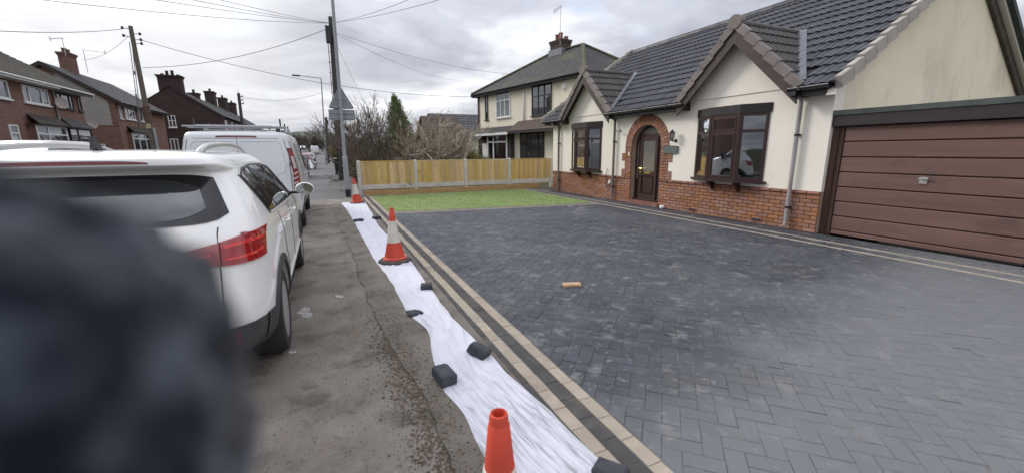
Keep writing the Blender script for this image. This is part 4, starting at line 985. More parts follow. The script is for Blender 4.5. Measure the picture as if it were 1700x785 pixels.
m = MB(); m.box(GX + 0.03, GX + 0.043, 2.955, 3.045, 0.975, 1.075); m.build('handle_plate', STEEL, gd)
m = MB(); m.tube([(GX + 0.03, 3.02, 1.05), (GX - 0.005, 3.02, 1.055), (GX - 0.005, 2.94, 1.055)], 0.010, 8); m.box(GX - 0.01, GX + 0.0, 2.93, 3.05, 1.045, 1.068); m.build('handle', STEEL, gd)
m = MB(); m.box(GX + 0.02, GX + 0.06, 1.86, 3.4, 0.0, 0.02); m.build('door_seal', BLACK, gd)

# ------------------------------------------------------------------ the fence along the lawn
fence = thing('fence', 'new timber panel fence with concrete posts along the back of the lawn', 'fence', (4.9, 15.2, 0))
FP = [(1.11, 15.37), (3.07, 15.27), (4.97, 15.18), (6.77, 15.09), (8.66, 15.0)]
fd = (Vector((8.66, 15.0, 0)) - Vector((1.11, 15.37, 0))).normalized(); fn = Vector((fd.y, -fd.x, 0))      # fn faces the lawn
pm = MB(); pm.cbox(0.125, 0.10, 1.19, None, 0.0); 
pm.raw([(-0.0625, -0.05, 1.19), (0.0625, -0.05, 1.19), (0.0625, 0.05, 1.19), (-0.0625, 0.05, 1.19), (-0.03, -0.02, 1.225), (0.03, -0.02, 1.225), (0.03, 0.02, 1.225), (-0.03, 0.02, 1.225)],
       [(4, 5, 6, 7), (0, 1, 5, 4), (1, 2, 6, 5), (2, 3, 7, 6), (3, 0, 4, 7)])
pme = pm.mesh('post', GREYC)
for p in FP: place('post', pme, basis((p[0], p[1], 0), fd, -fn, UZ), fence)
bmesh_ = {}
for a, c_ in zip(FP, FP[1:]):
    A = Vector((a[0], a[1], 0)) + fd * 0.066; B2 = Vector((c_[0], c_[1], 0)) - fd * 0.066; ln = (B2 - A).length; mid = (A + B2) / 2
    place('gravel_board', MB().cbox(ln, 0.05, 0.17, None, 0.004).mesh('gravel_board', GREYC), basis(mid + UZ * 0.20, fd, -fn, UZ), fence)
    panel = place('panel', MB().cbox(ln, 0.035, 0.035, None, 0).mesh('panel', WOOD), basis(mid + UZ * 1.165, fd, -fn, UZ), fence)
    nb = 17; wd = ln / nb
    for k in range(nb):
        key = (round(wd, 3), k % 4)
        if key not in bmesh_:
            b_ = MB(); w2 = wd * 0.56
            b_.raw([(-w2, 0.0, 0), (w2, 0.0, 0), (w2, -0.016, 0), (-w2, -0.006, 0), (-w2, 0.0, 0.785), (w2, 0.0, 0.785), (w2, -0.016, 0.785), (-w2, -0.006, 0.785)],
                   [(0, 3, 2, 1), (4, 5, 6, 7), (0, 1, 5, 4), (1, 2, 6, 5), (2, 3, 7, 6), (3, 0, 4, 7)])
            bmesh_[key] = b_.mesh('board', WOOD)
        P = A + fd * (wd * (k + 0.5)) + fn * 0.006 + UZ * (0.372 + rb.gauss(0, 0.002))
        place('board', bmesh_[key], basis(P, fd, -fn, UZ) @ Matrix.Rotation(rb.gauss(0, 0.003), 4, 'Y'), panel)
    rail = MB()
    for zz in (0.5, 0.95): rail.cbox(ln, 0.035, 0.04, basis(mid - fn * 0.03 + UZ * zz, fd, -fn, UZ))
    rail.build('rail', WOOD, panel)
# timber sleepers laid along the foot of the fence
sleeps = []
P0 = Vector((1.22, 15.37, 0)) + fn * 0.16; k = 0
for ln, lab in ((2.35, 'sleeper at the lamp column end of the fence foot'), (2.4, 'long middle timber sleeper along the fence foot'), (2.1, 'timber sleeper at the house end of the fence foot')):
    m = MB().cbox(ln - 0.012, 0.10, 0.185, None, 0.006); o = m.build('timber_sleeper', SLEEP); o.matrix_world = basis(P0 + fd * ln / 2 + UZ * -0.006, fd, -fn, UZ)
    tag(o, lab, 'sleeper', 'timber sleepers edging the lawn'); P0 = P0 + fd * ln

# ------------------------------------------------------------------ the other houses
WF = mat('white_window_frame', (0.74, 0.74, 0.72), (0.66, 0.66, 0.64), rough=0.45)
DF = mat('dark_window_frame', (0.03, 0.025, 0.024), (0.02, 0.017, 0.017), rough=0.5)
def win(root, ax, pos, s, a0, a1, z0, z1, fm, cols=(0.5,), tz=None, pm=PANED, fw=0.06, sill=True, sm=None):
    """window on the plane ax = pos facing s: frame, panes and sill"""
    def F(p): return (pos + s * p[1], p[0], p[2]) if ax == 'x' else (p[0], pos + s * p[1], p[2])
    def bx(m, x0, x1, n0, n1, za, zb):
        k = MB().box(x0, x1, n0, n1, za, zb); f = k.f if (ax == 'y') == (s < 0) else k.f
        m.raw([F(v) for v in k.v], f)
    a0, a1 = min(a0, a1), max(a0, a1)
    m = MB(); bx(m, a0, a0 + fw, 0.0, 0.05, z0, z1); bx(m, a1 - fw, a1, 0.0, 0.05, z0, z1)
    bx(m, a0 + fw, a1 - fw, 0.0, 0.049, z0, z0 + fw); bx(m, a0 + fw, a1 - fw, 0.0, 0.049, z1 - fw, z1)
    xs = [a0 + fw] + [a0 + (a1 - a0) * c for c in cols if 0 < c < 1] + [a1 - fw]
    for x in xs[1:-1]: bx(m, x - fw / 2, x + fw / 2, 0.0, 0.048, z0 + fw, z1 - fw)
    if tz: bx(m, a0 + fw, a1 - fw, 0.0, 0.047, tz - fw / 2, tz + fw / 2)
    wobj = m.build('window', fm, root); recalc(wobj.data)
    for i, (p, q) in enumerate(zip(xs, xs[1:])):
        e0 = p + (fw / 2 if i else 0); e1 = q - (fw / 2 if i < len(xs) - 2 else 0)
        for za, zb in ([(z0 + fw, z1 - fw)] if not tz else [(z0 + fw, tz - fw / 2), (tz + fw / 2, z1 - fw)]):
            k = MB(); bx(k, e0 - 0.004, e1 + 0.004, 0.006, 0.016, za - 0.004, zb + 0.004); o = k.build('pane', pm, wobj); recalc(o.data)
    if sill: k = MB(); bx(k, a0 - 0.06, a1 + 0.06, 0.0, 0.10, z0 - 0.07, z0); o = k.build('sill', sm or fm, wobj); recalc(o.data)
    return wobj
HB = mat('brown_terrace_brick', (0.205, 0.125, 0.098), (0.165, 0.098, 0.077), rough=0.9, spec=0.2, scale=2.0, stretch=(1, 1, 2.5), bump=0.3, bscale=30, layers=[((0.11, 0.055, 0.042), 1.2, 8, 0.54, 0.74, 0.6, (1, 1, 3)), ((0.22, 0.135, 0.105), 12, 3, 0.58, 0.7, 0.5, (0.5, 0.5, 3))])
HD = mat('sooty_brick', (0.060, 0.040, 0.036), (0.042, 0.029, 0.027), rough=0.9, spec=0.2, scale=1.2, layers=[((0.085, 0.055, 0.048), 9, 4, 0.55, 0.7, 0.5, (0.5, 0.5, 3))])
GREYR = mat('grey_render', (0.32, 0.315, 0.285), (0.27, 0.265, 0.24), rough=0.9, scale=0.8)
RT1 = mat('mossy_tile_roof', (0.080, 0.070, 0.056), (0.055, 0.048, 0.039), rough=0.85, scale=2.2, bump=0.8, bscale=14, bdist=0.03, layers=[((0.10, 0.105, 0.05), 1.4, 8, 0.52, 0.7, 0.5, (1, 1, 1))])
RT2 = mat('grey_tile_roof', (0.095, 0.093, 0.098), (0.065, 0.064, 0.068), rough=0.8, scale=2.2, bump=0.6, bscale=14, bdist=0.03)
RT3 = mat('plain_tile_roof', (0.068, 0.063, 0.062), (0.046, 0.044, 0.045), rough=0.8, scale=2.0, bump=0.5, bscale=16, bdist=0.02, layers=[((0.115, 0.125, 0.05), 0.55, 8, 0.50, 0.72, 0.85, (1, 1, 1)), ((0.14, 0.13, 0.12), 6, 6, 0.6, 0.72, 0.4, (1, 1, 1))])
RTB = mat('red_brown_roof', (0.118, 0.088, 0.072), (0.09, 0.067, 0.056), rough=0.85, scale=2.0, bump=0.5, bscale=16, bdist=0.02)
MOSS = mat('mossy_hip', (0.105, 0.108, 0.055), (0.07, 0.07, 0.048), rough=0.95, scale=4, rnd=0.15)
def tile_rows(b, P, du, dv, nrm, rows, th=0.022):
    """a pitched roof face as overlapping courses: P corner, du along the eaves, dv up the slope (full vectors)"""
    for r in range(rows):
        a0 = P + dv * (r / rows); a1 = P + dv * ((r + 1.15) / rows if r < rows - 1 else 1.0)
        b.raw([a0 + nrm * th, a0 + du + nrm * th, a1 + du, a1, a0, a0 + du], [(0, 1, 2, 3), (4, 5, 1, 0)])
def tile_face(b, quad, rows, th=0.015):
    """four-sided roof face given eaves-left, eaves-right, top-right, top-left, laid in overlapping courses"""
    A, B, C, D = [Vector(q) for q in quad]; n = (B - A).cross(D - A).normalized()
    if n.z < 0: n = -n
    for r in range(rows):
        t0, t1 = r / rows, min(1.0, (r + 1.1) / rows)
        l0, r0, l1, r1 = A.lerp(D, t0), B.lerp(C, t0), A.lerp(D, t1), B.lerp(C, t1)
        b.raw([l0 + n * th, r0 + n * th, r1, l1, l0, r0], [(0, 1, 2, 3), (4, 5, 1, 0)])
def chimney(root, parent, x, y, z0, z1, sx, sy, m, pots=(), potm=None, cap=0.06):
    b = MB(); b.box(x - sx / 2, x + sx / 2, y - sy / 2, y + sy / 2, z0, z1 - 0.22)
    b.box(x - sx / 2 - cap * 0.5, x + sx / 2 + cap * 0.5, y - sy / 2 - cap * 0.5, y + sy / 2 + cap * 0.5, z1 - 0.22, z1 - 0.11)
    b.box(x - sx / 2 - cap, x + sx / 2 + cap, y - sy / 2 - cap, y + sy / 2 + cap, z1 - 0.11, z1)
    c = b.build('chimney', m, parent)
    for (dx, dy, h) in pots:
        MB().lathe([(0.15, z1), (0.125, z1 + h * 0.8), (0.15, z1 + h * 0.85), (0.15, z1 + h), (0.11, z1 + h), (0.10, z1 + h * 0.5)], 12, (x + dx, y + dy, 0)).build('chimney_pot', potm or m, c, smooth=False)
    return c
def aerial(root, parent, x, y, z, h=1.0, ang=0.0, ln=0.8, n=6):
    b = MB(); b.tube([(x, y, z), (x, y, z + h)], 0.018, 6); d = Vector((math.cos(ang), math.sin(ang), 0)); q = Vector((-d.y, d.x, 0))
    p = Vector((x, y, z + h - 0.03)); b.tube([p - d * 0.1, p + d * ln], 0.013, 5)
    for k in range(n): c = p + d * (ln * k / (n - 1)); b.tube([c - q * 0.16 + Vector((0, 0, 0)), c + q * 0.16], 0.009, 4)
    b.tube([p + d * ln * 0.95 - Vector((0, 0, 0.16)), p + d * ln * 0.95 + Vector((0, 0, 0.16))], 0.02, 4)
    b.build('aerial', STEEL, parent)

# ---- the cream semi-detached house beyond the fence (local frame: street front on x = 0, y runs away)
def neighbour():
    r = thing('semi_detached_house', 'cream two storey house with hipped mossy roof behind the fence', 'house')
    CRM = mat('cream_paint', (0.80, 0.745, 0.60), (0.74, 0.685, 0.545), rough=0.9, scale=0.6, spec=0.2, layers=[((0.58, 0.53, 0.41), 1.5, 6, 0.56, 0.76, 0.4, (1, 1, 0.3))])
    b = MB(); b.box(0, 7.4, -10.3, -0.0, 0, 5.35); b.build('wall', CRM, r)
    # dark brick corner and lower end panel
    b = MB()
    for k in range(34):
        e = 0.20 if k % 2 else 0.32; b.box(-0.018, e, -0.30 if k % 2 else -0.18, 0.012, 2.75 + k * 0.076, 2.75 + k * 0.076 + 0.070)
    b.build('quoins', HD, r, kind='stuff')
    b = MB(); b.box(-0.03, 0.0, -1.55, 0.02, 0, 2.7); b.build('brick_panel', HD, r)
    b = MB(); b.box(-0.06, -0.03, -1.15, -0.55, 0.9, 2.0); b.build('notice_panel', WHITEP, r)
    # roof
    E = 0.32; z0, z1 = 5.40, 7.92; x0, x1, y0, y1 = -E, 7.7, -10.3 - E, E; xm = 3.7; ya, yb = -6.6, -3.7
    b = MB(); R = 17
    tile_face(b, [(x0, y0, z0), (x0, y1, z0), (xm, yb, z1), (xm, ya, z1)][::1], R)
    tile_face(b, [(x1, y0, z0), (x0, y0, z0), (xm, ya, z1), (xm, ya, z1)], R)
    tile_face(b, [(x0, y1, z0), (x1, y1, z0), (xm, yb, z1), (xm, yb, z1)], R)
    tile_face(b, [(x1, y1, z0), (x1, y0, z0), (xm, ya, z1), (xm, yb, z1)], R)
    ro = b.build('roof', RT3, r)
    hm = half_round(0.13, 0.34, MOSS, 'hip_tile')
    for P, Q in (((x0, y0, z0), (xm, ya, z1)), ((xm, ya, z1), (xm, yb, z1)), ((x0, y1, z0), (xm, yb, z1)), ((xm, ya, z1), (x1, y0, z0))):
        P, Q = Vector(P), Vector(Q); d = (Q - P); L_ = d.length; d.normalize(); ax = d.cross(UZ).normalized(); az = ax.cross(d)
        n = int(L_ / 0.34)
        for k in range(n): place('hip_tile', hm, basis(P + d * (k + 0.5) * L_ / n, ax, d, az), ro)
    b = MB(); b.box(x0 - 0.02, x0 + 0.02, y0, y1, z0 - 0.20, z0 - 0.0); b.box(x0, 0.0, y0, y1, z0 - 0.20, z0 - 0.17); b.box(x0, x1, y1 - 0.02, y1 + 0.02, z0 - 0.20, z0); b.build('fascia', BLACK, ro)
    b = MB(); b.tube([(x0 - 0.06, y0, z0 - 0.06), (x0 - 0.06, y1, z0 - 0.06)], 0.055, 10); b.build('gutter', mat('matt_gutter', (0.03, 0.03, 0.032), rough=0.8, spec=0.1), ro)
    chimney(r, ro, 3.7, -4.55, 7.4, 8.55, 0.8, 1.15, mat('dark_chimney_brick', (0.085, 0.06, 0.05), (0.06, 0.045, 0.04), rough=0.9, scale=6), [(-0.1, 0.2, 0.40), (-0.1, -0.12, 0.46), (0.1, -0.42, 0.2)], mat('clay_pot', (0.26, 0.10, 0.06), (0.18, 0.075, 0.05), rough=0.8, scale=6), 0.07)
    b = MB(); b.box(3.2, 4.2, -5.2, -3.9, 7.55, 7.98); b.build('chimney_flashing', LEAD, ro)
    aerial(r, ro, 3.25, -5.0, 8.2, 2.3, 1.2, 1.1)
    # windows
    win(r, 'x', 0, -1, -3.9, -2.35, 3.66, 5.28, WF, (0.36, 0.68), 4.72)
    win(r, 'x', 0, -1, -7.85, -6.1, 3.52, 5.24, DF, (0.36, 0.66), 4.62)
    win(r, 'x', 0, -1, -1.32, -0.98, 3.62, 5.15, DF, ())
    # lean-to canopies over the ground floor
    def canopy(ya_, yb_, za, zb, dep, m, fm):
        k = MB(); tile_face(k, [(-dep, ya_, za), (-dep, yb_, za), (0.0, yb_ - 0.15, zb), (0.0, ya_ + 0.15, zb)], 4); k.py([(-dep, za - 0.12), (0, za - 0.12), (0, zb - 0.03), (-dep, za - 0.02)], ya_ + 0.02, yb_ - 0.02); c = k.build('canopy', m, r)
        k = MB(); k.box(-dep - 0.03, -dep, ya_, yb_, za - 0.16, za - 0.01); k.build('fascia', fm, c)
    canopy(-4.6, -0.05, 2.66, 3.08, 0.75, RT3, WF); canopy(-9.0, -4.65, 2.70, 3.32, 0.8, mat('rust_brown_roof', (0.12, 0.085, 0.07), (0.085, 0.062, 0.052), rough=0.85, scale=3), DF)
    b = MB(); b.box(-0.32, 0.0, -4.3, -1.6, 0, 0.85); b.build('bay_wall', HD, r)
    win(r, 'x', -0.30, -1, -3.95, -1.62, 0.86, 2.55, WF, (0.68,), 2.08, PANE, 0.10)
    k = MB(); k.box(0.003, -0.29, -4.3, -1.6, 0.85, 2.54); k.build('bay_inside', INTER, r)
    win(r, 'x', 0, -1, -7.25, -4.95, 0.95, 2.62, DF, (0.24, 0.72), None)
    b = MB(); b.tube([(-0.05, -5.35, 5.3), (-0.05, -5.35, 3.3)], 0.04, 8); b.build('downpipe', WF, r, smooth=True)
    b = MB(); b.box(-0.08, 0, -8.98, -8.72, 4.78, 5.06); b.px([(-8.95, 4.74), (-8.75, 4.74), (-8.82, 4.66), (-8.88, 4.66)], -0.06, 0); b.build('alarm_box', WHITEP, r)
    r.location = (10.44, 28.61, 0); r.rotation_euler = (0, 0, math.atan2(0.21, 0.978))
neighbour()

# ---- houses across the street
def house_left():
    r = thing('terraced_house', 'brown brick house pair with white bay window and two satellite dishes', 'house', (-12.65, 27, 0))
    X = -12.65; b = MB(); b.box(-19.0, X, 14.0, 33.4, 0, 5.0); b.py([(-19.2, 5.0), (X, 5.0), (-16.0, 7.15)], 33.38, 33.40); b.build('wall', HB, r)
    b = MB(); tile_face(b, [(-12.15, 33.65, 4.98), (-12.15, 13.8, 4.98), (-16.1, 13.8, 7.36), (-16.1, 33.65, 7.36)], 16, 0.035); tile_face(b, [(-20.0, 13.8, 4.98), (-20.0, 33.65, 4.98), (-16.1, 33.65, 7.36), (-16.1, 13.8, 7.36)], 8); ro = b.build('roof', RT1, r)
    rr = half_round(0.14, 0.45, RT1, 'ridge_tile')
    b = MB(); b.box(-12.19, -12.15, 13.8, 30.2, 4.86, 4.98); b.box(-12.65, -12.19, 13.8, 33.6, 4.86, 4.88); b.build('fascia', WF, ro)
    b = MB(); b.box(-12.19, -12.15, 30.2, 33.6, 4.80, 4.98); b.build('fascia', DF, ro)
    b = MB(); b.tube([(-12.11, 13.8, 4.97), (-12.11, 33.6, 4.97)], 0.04, 8); b.build('gutter', WF, ro)
    b = MB(); b.py([(-12.15, 4.98), (-16.1, 7.36), (-16.1, 7.16), (-12.15, 4.78)], 33.55, 33.66); b.build('bargeboard', WF, ro)
    win(r, 'x', X, 1, 26.15, 27.0, 3.98, 4.78, WF, ())
    win(r, 'x', X, 1, 28.0, 30.0, 3.98, 4.78, WF, (0.22, 0.72), None)
    win(r, 'x', X, 1, 30.75, 32.35, 4.0, 4.76, DF, (0.26, 0.76))
    win(r, 'x', X, 1, 32.85, 33.2, 3.98, 4.72, DF, ())
    win(r, 'x', X, 1, 26.4, 27.0, 2.0, 2.86, WF, (), 2.5)
    for (y0, y1, fm, tm_) in ((27.75, 30.35, WF, RT1), (30.62, 32.95, DF, RT2)):
        k = MB(); k.box(X, X + 0.28, y0, y1, 0, 0.9); k.build('bay_wall', HB, r)
        k = MB(); k.box(X, X + 0.26, y0 + 0.03, y1 - 0.03, 0.9, 2.95); k.build('bay_side', HB if fm is WF else fm, r)
        win(r, 'x', X + 0.28, 1, y0, y1, 0.95, 2.92, fm, (0.36,), 2.52)
        k = MB(); tile_face(k, [(X + 0.50, y1 + 0.1, 2.98), (X + 0.50, y0 - 0.1, 2.98), (X, y0 + 0.15, 3.45), (X, y1 - 0.15, 3.45)], 4); k.box(X, X + 0.48, y0 - 0.1, y1 + 0.1, 2.925, 2.975); k.build('bay_roof', tm_, r)
    k = MB(); k.tube([(X + 0.06, 30.5, 4.9), (X + 0.06, 30.5, 3.0)], 0.05, 8); k.build('downpipe', PIPE, r)
    k = MB(); k.box(X, X + 0.05, 33.05, 33.38, 0.1, 2.2); k.build('door', DF, r)
    for (y, z, rad) in ((30.25, 4.15, 0.30), (33.1, 3.25, 0.28)):
        k = MB(); M = basis((X + 0.35, y, z), Vector((0.5, 0.86, 0)), UZ, Vector((0.80, -0.46, 0.35)).normalized()); k.lathe([(0.0, -0.02), (rad * 0.5, 0.0), (rad, 0.06), (rad * 0.98, 0.075), (rad * 0.5, 0.02), (0, 0.0)], 20, (0, 0, 0), M)
        k.tube([(X, y, z), (X + 0.35, y, z)], 0.02, 6); k.tube([M @ Vector((0, -rad, 0.06)), M @ Vector((0, -0.02, 0.38))], 0.012, 5); k.build('satellite_dish', mat('dish_grey', (0.42, 0.36, 0.33), (0.34, 0.29, 0.27), rough=0.5), r, smooth=False)
    k = MB(); k.box(-12.3, -12.1, 14.5, 33, 0, 0.6); return r
house_left()
def house_left2():
    r = thing('terraced_house', 'brown brick house with grey rendered side and red chimney beside the wooden pole', 'house', (-12.65, 42, 0))
    X = -12.65; Y0, Y1 = 37.9, 47.5
    b = MB(); b.box(-19.2, X, Y0, Y1, 0, 5.0); b.py([(-19.3, 5.0), (X, 5.0), (-15.9, 7.25)], Y0 + 0.01, Y0 + 0.2); b.build('wall', HB, r)
    b = MB(); b.py([(-15.4, 3.45), (X - 0.30, 3.45), (X - 0.30, 5.02), (-15.4, 6.80)], Y0 - 0.03, Y0); b.build('side_render', GREYR, r)
    b = MB()
    for k in range(12): b.box(X - (0.36 if k % 2 else 0.24), X + 0.012, Y0 - 0.045, Y0 + (0.2 if k % 2 else 0.3), 3.45 + k * 0.13, 3.45 + k * 0.13 + 0.12)
    b.build('quoins', HB, r, kind='stuff')
    b = MB(); tile_face(b, [(-12.2, Y1, 4.98), (-12.2, Y0 - 0.25, 4.98), (-15.9, Y0 - 0.25, 7.38), (-15.9, Y1, 7.38)], 14, 0.03); tile_face(b, [(-19.6, Y0 - 0.25, 4.98), (-19.6, Y1, 4.98), (-15.9, Y1, 7.38), (-15.9, Y0 - 0.25, 7.38)], 6); ro = b.build('roof', RT2, r)
    b = MB(); b.py([(-12.15, 4.98), (-15.9, 7.38), (-15.9, 7.12), (-12.15, 4.72)], Y0 - 0.28, Y0 - 0.2); b.py([(-19.6, 4.98), (-15.9, 7.38), (-15.9, 7.12), (-19.6, 4.72)], Y0 - 0.28, Y0 - 0.2); b.build('bargeboard', DF, ro)
    b = MB(); b.box(-12.22, -12.18, Y0, Y1, 4.82, 4.97); b.tube([(-12.15, Y0, 4.94), (-12.15, Y1, 4.94)], 0.06, 8); b.build('gutter', DF, ro)
    chimney(r, ro, -15.9, 41.3, 7.0, 8.55, 0.62, 0.95, mat('red_chimney_brick', (0.17, 0.095, 0.075), (0.125, 0.07, 0.058), rough=0.9, scale=4), [(0, -0.22, 0.3), (0, 0.22, 0.3)], None, 0.08)
    aerial(r, ro, -15.6, 40.4, 8.2, 1.2, 2.6, 1.0); aerial(r, ro, -15.2, 42.0, 7.4, 1.6, 0.3, 1.2)
    for a in ((37.6 + 0.7, 38.6, 3.95, 4.85, ()), (39.2, 40.9, 4.0, 4.85, (0.33, 0.7)), (41.8, 43.0, 4.0, 4.85, (0.5,))): win(r, 'x', X, 1, a[0], a[1], a[2], a[3], WF, a[4])
    k = MB(); k.box(X, X + 0.26, 38.9, 42.7, 0, 0.95); k.build('bay_wall', HB, r); k = MB(); k.box(X, X + 0.24, 38.93, 42.67, 0.95, 3.05); k.build('bay_side', HB, r)
    win(r, 'x', X + 0.26, 1, 38.9, 42.7, 1.0, 3.0, WF, (0.3, 0.64), 2.62)
    k = MB(); tile_face(k, [(X + 0.48, 42.8, 3.06), (X + 0.48, 38.8, 3.06), (X, 39.1, 3.5), (X, 42.5, 3.5)], 4); k.box(X, X + 0.46, 38.85, 42.75, 3.005, 3.055); k.build('bay_roof', RT1, r)
    k = MB(); k.tube([(X + 0.05, 41.35, 4.9), (X + 0.05, 41.35, 3.5)], 0.05, 8); k.build('downpipe', PIPE, r)
    win(r, 'y', Y0, -1, -14.0, -13.6, 1.3, 2.2, WF, ())
house_left2()
def house_left3():
    r = thing('terrace_row', 'dark sooty brick terrace with gable end and tall chimneys beyond the van', 'terrace', (-9.1, 60, 0))
    X = -9.1; Y0, Y1 = 52.0, 92.0; RXx, RZz = -12.95, 8.0
    b = MB(); b.py([(-16.9, 0), (X, 0), (X, 5.35), (RXx, RZz - 0.1), (-16.9, 5.35)], Y0, Y1); b.build('wall', HD, r)
    b = MB(); tile_face(b, [(X + 0.25, Y1, 5.22), (X + 0.25, Y0 - 0.05, 5.22), (RXx, Y0 - 0.05, RZz), (RXx, Y1, RZz)], 12, 0.03); tile_face(b, [(-17.1, Y0 - 0.05, 5.22), (-17.1, Y1, 5.22), (RXx, Y1, RZz), (RXx, Y0 - 0.05, RZz)], 6); ro = b.build('roof', RT2, r)
    b = MB(); b.py([(X + 0.25, 5.22), (RXx, RZz), (RXx, RZz - 0.22), (X + 0.25, 5.0)], Y0 - 0.10, Y0 - 0.01); b.build('bargeboard', HD, ro)
    chimney(r, ro, RXx, Y0 + 0.55, 6.9, 9.0, 1.85, 1.0, HD, [(-0.6, 0, 0.18), (-0.2, 0, 0.45), (0.22, 0, 0.5), (0.65, 0, 0.15)], HD, 0.12)
    for y, h, sy in ((60.5, 8.35, 0.9), (68.9, 9.55, 1.7), (76.5, 9.6, 1.7), (83.5, 9.6, 2.0)): chimney(r, ro, RXx, y, 7.4, h, 1.0, sy, HD, [(0, 0, 0.4)], HD, 0.08)
    win(r, 'y', Y0, -1, -13.55, -12.95, 4.05, 5.2, WF, (0.5,), 4.7)
    win(r, 'y', Y0, -1, -13.7, -13.05, 1.6, 2.95, WF, (0.5,)); win(r, 'y', Y0, -1, -11.6, -11.0, 1.6, 2.95, WF, (0.5,))
    for k in range(12):
        y = Y0 + 1.2 + k * 3.2; win(r, 'x', X, 1, y, y + 1.0, 3.5, 4.9, WF, ())
house_left3()
# low garden walls across the street
for (y0, y1, lab) in ((14.0, 33.4, 'low brown brick garden wall in front of the house with the dishes'), (36.0, 47.5, 'low garden wall in front of the house with grey side')):
    m = MB(); m.box(-10.65, -10.45, y0, y1, 0, 0.85); m.box(-10.70, -10.40, y0, y1, 0.85, 0.92); tag(m.build('garden_wall', HB), lab, 'wall')
# the low house behind the trees
r = thing('low_house', 'white walled low house with grey roof behind the bare trees', 'house', (11, 38, 0))
m = MB(); m.box(9.4, 16, 35.5, 42, 0, 2.55); m.build('wall', mat('pale_wall', (0.62, 0.60, 0.54), (0.52, 0.50, 0.45), rough=0.9, scale=1.5), r)
m = MB(); tile_face(m, [(9.2, 35.2, 2.5), (16.2, 35.2, 2.5), (16.2, 38.8, 4.95), (9.2, 38.8, 4.95)], 10, 0.03); tile_face(m, [(16.2, 42.3, 2.5), (9.2, 42.3, 2.5), (9.2, 38.8, 4.95), (16.2, 38.8, 4.95)], 5); m.px([(35.3, 2.4), (42.2, 2.4), (38.8, 4.86)], 9.3, 9.4); m.build('roof', RT2, r)
r = thing('outbuilding', 'brick outbuilding with red brown tiled roof behind the bare trees', 'outbuilding', (8.5, 33, 0))
m = MB(); m.box(7.3, 10.2, 31.5, 35, 0, 2.3); m.build('wall', HB, r)
m = MB(); tile_face(m, [(7.1, 31.2, 2.25), (10.4, 31.2, 2.25), (10.2, 33.3, 4.25), (7.3, 33.3, 4.25)], 9, 0.03); tile_face(m, [(10.4, 35.3, 2.25), (7.1, 35.3, 2.25), (7.3, 33.3, 4.25), (10.2, 33.3, 4.25)], 5); m.build('roof', RTB, r)
r = thing('far_house', 'far gabled house at the end of the pavement', 'house', (5, 118, gz(118)))
m = MB(); z = gz(118); m.box(1.6, 9, 114, 122, z, z + 2.6); m.build('wall', HB, r)
m = MB(); m.py([(1.2, z + 2.55), (9.4, z + 2.55), (5.3, z + 5.0)], 113.6, 122.4); ro = m.build('roof', RTB, r); chimney(r, ro, 4.6, 118, z + 4.3, z + 6.2, 0.8, 0.8, HD, [(0, 0, 0.4)])

# ------------------------------------------------------------------ poles, columns, signs
GALV = mat('galvanised_grey', (0.30, 0.315, 0.33), (0.24, 0.25, 0.265), rough=0.55, spec=0.4, scale=4, stretch=(4, 4, 0.5), layers=[((0.20, 0.205, 0.21), 6, 6, 0.56, 0.74, 0.5, (1, 1, 0.3))])
POLEW = mat('weathered_pole', (0.16, 0.135, 0.11), (0.10, 0.085, 0.07), rough=0.9, scale=5, stretch=(6, 6, 0.3), bump=0.4, bscale=30)
POLED = mat('dark_pole', (0.075, 0.07, 0.068), (0.05, 0.047, 0.046), rough=0.9, scale=5, stretch=(6, 6, 0.3))
r = thing('lamp_column', 'grey street lamp column with thicker base at the end of the fence', 'lamp column', (0.67, 15.12, 0))
m = MB(); m.lathe([(0.0835, 0.0), (0.0835, 1.30), (0.078, 1.345), (0.056, 1.39)], 20, (0.68, 15.12, 0)); m.build('base', GALV, r, angle=40)
m = MB(); m.lathe([(0.0855, 0.0), (0.0855, 0.26)], 20, (0.68, 15.12, 0)); m.build('base_band', BLACK, r, angle=40)
m = MB(); m.tube([(0.68, 15.12, 1.36), (0.72, 15.12, 4.5), (0.77, 15.12, 8.2)], [0.057, 0.052, 0.046], 16); m.tube([(0.77, 15.12, 8.2), (0.66, 15.12, 8.55), (0.2, 15.1, 8.7)], 0.04, 10); m.build('pole', GALV, r, angle=40)
m = MB(); m.box(-0.35, 0.22, 15.03, 15.17, 8.66, 8.78); m.build('lantern', GALV, r)
m = MB(); m.box(0.63, 0.73, 15.03, 15.04, 0.5, 1.05); m.build('door_panel', GALV, r)
r = thing('warning_sign', 'back of a grey triangular road sign with plate on the lamp column', 'road sign', (0.71, 15.2, 2.6))
SB = mat('sign_back', (0.235, 0.25, 0.27), (0.19, 0.205, 0.22), rough=0.5, metal=0.2, scale=4)
m = MB(); m.py([(0.33, 2.97), (0.37, 2.925), (1.07, 2.925), (1.11, 2.97), (0.755, 3.62), (0.72, 3.645), (0.685, 3.62)], 15.20, 15.206); m.build('triangle_plate', SB, r)
m = MB(); m.box(0.31, 1.12, 15.20, 15.206, 2.55, 2.895); m.build('supplementary_plate', SB, r)
m = MB()
for zz in (2.64, 2.80, 2.99, 3.25): m.box(0.36 if zz < 3.1 else 0.56, 1.07 if zz < 3.1 else 0.88, 15.176, 15.20, zz - 0.022, zz + 0.022); m.lathe([(0.062, zz - 0.03), (0.062, zz + 0.03)], 14, (0.705, 15.12, 0))
m.build('rail_clip', GALV, r)
r = thing('telegraph_pole', 'dark wooden telegraph pole with black box at its top behind the lamp column', 'telegraph pole', (0.95, 24.5, 0))
m = MB(); m.tube([(0.82, 24.5, -0.2), (0.93, 24.5, 4), (1.04, 24.5, 8.3)], [0.155, 0.14, 0.115], 14); m.build('pole', POLED, r, angle=40)
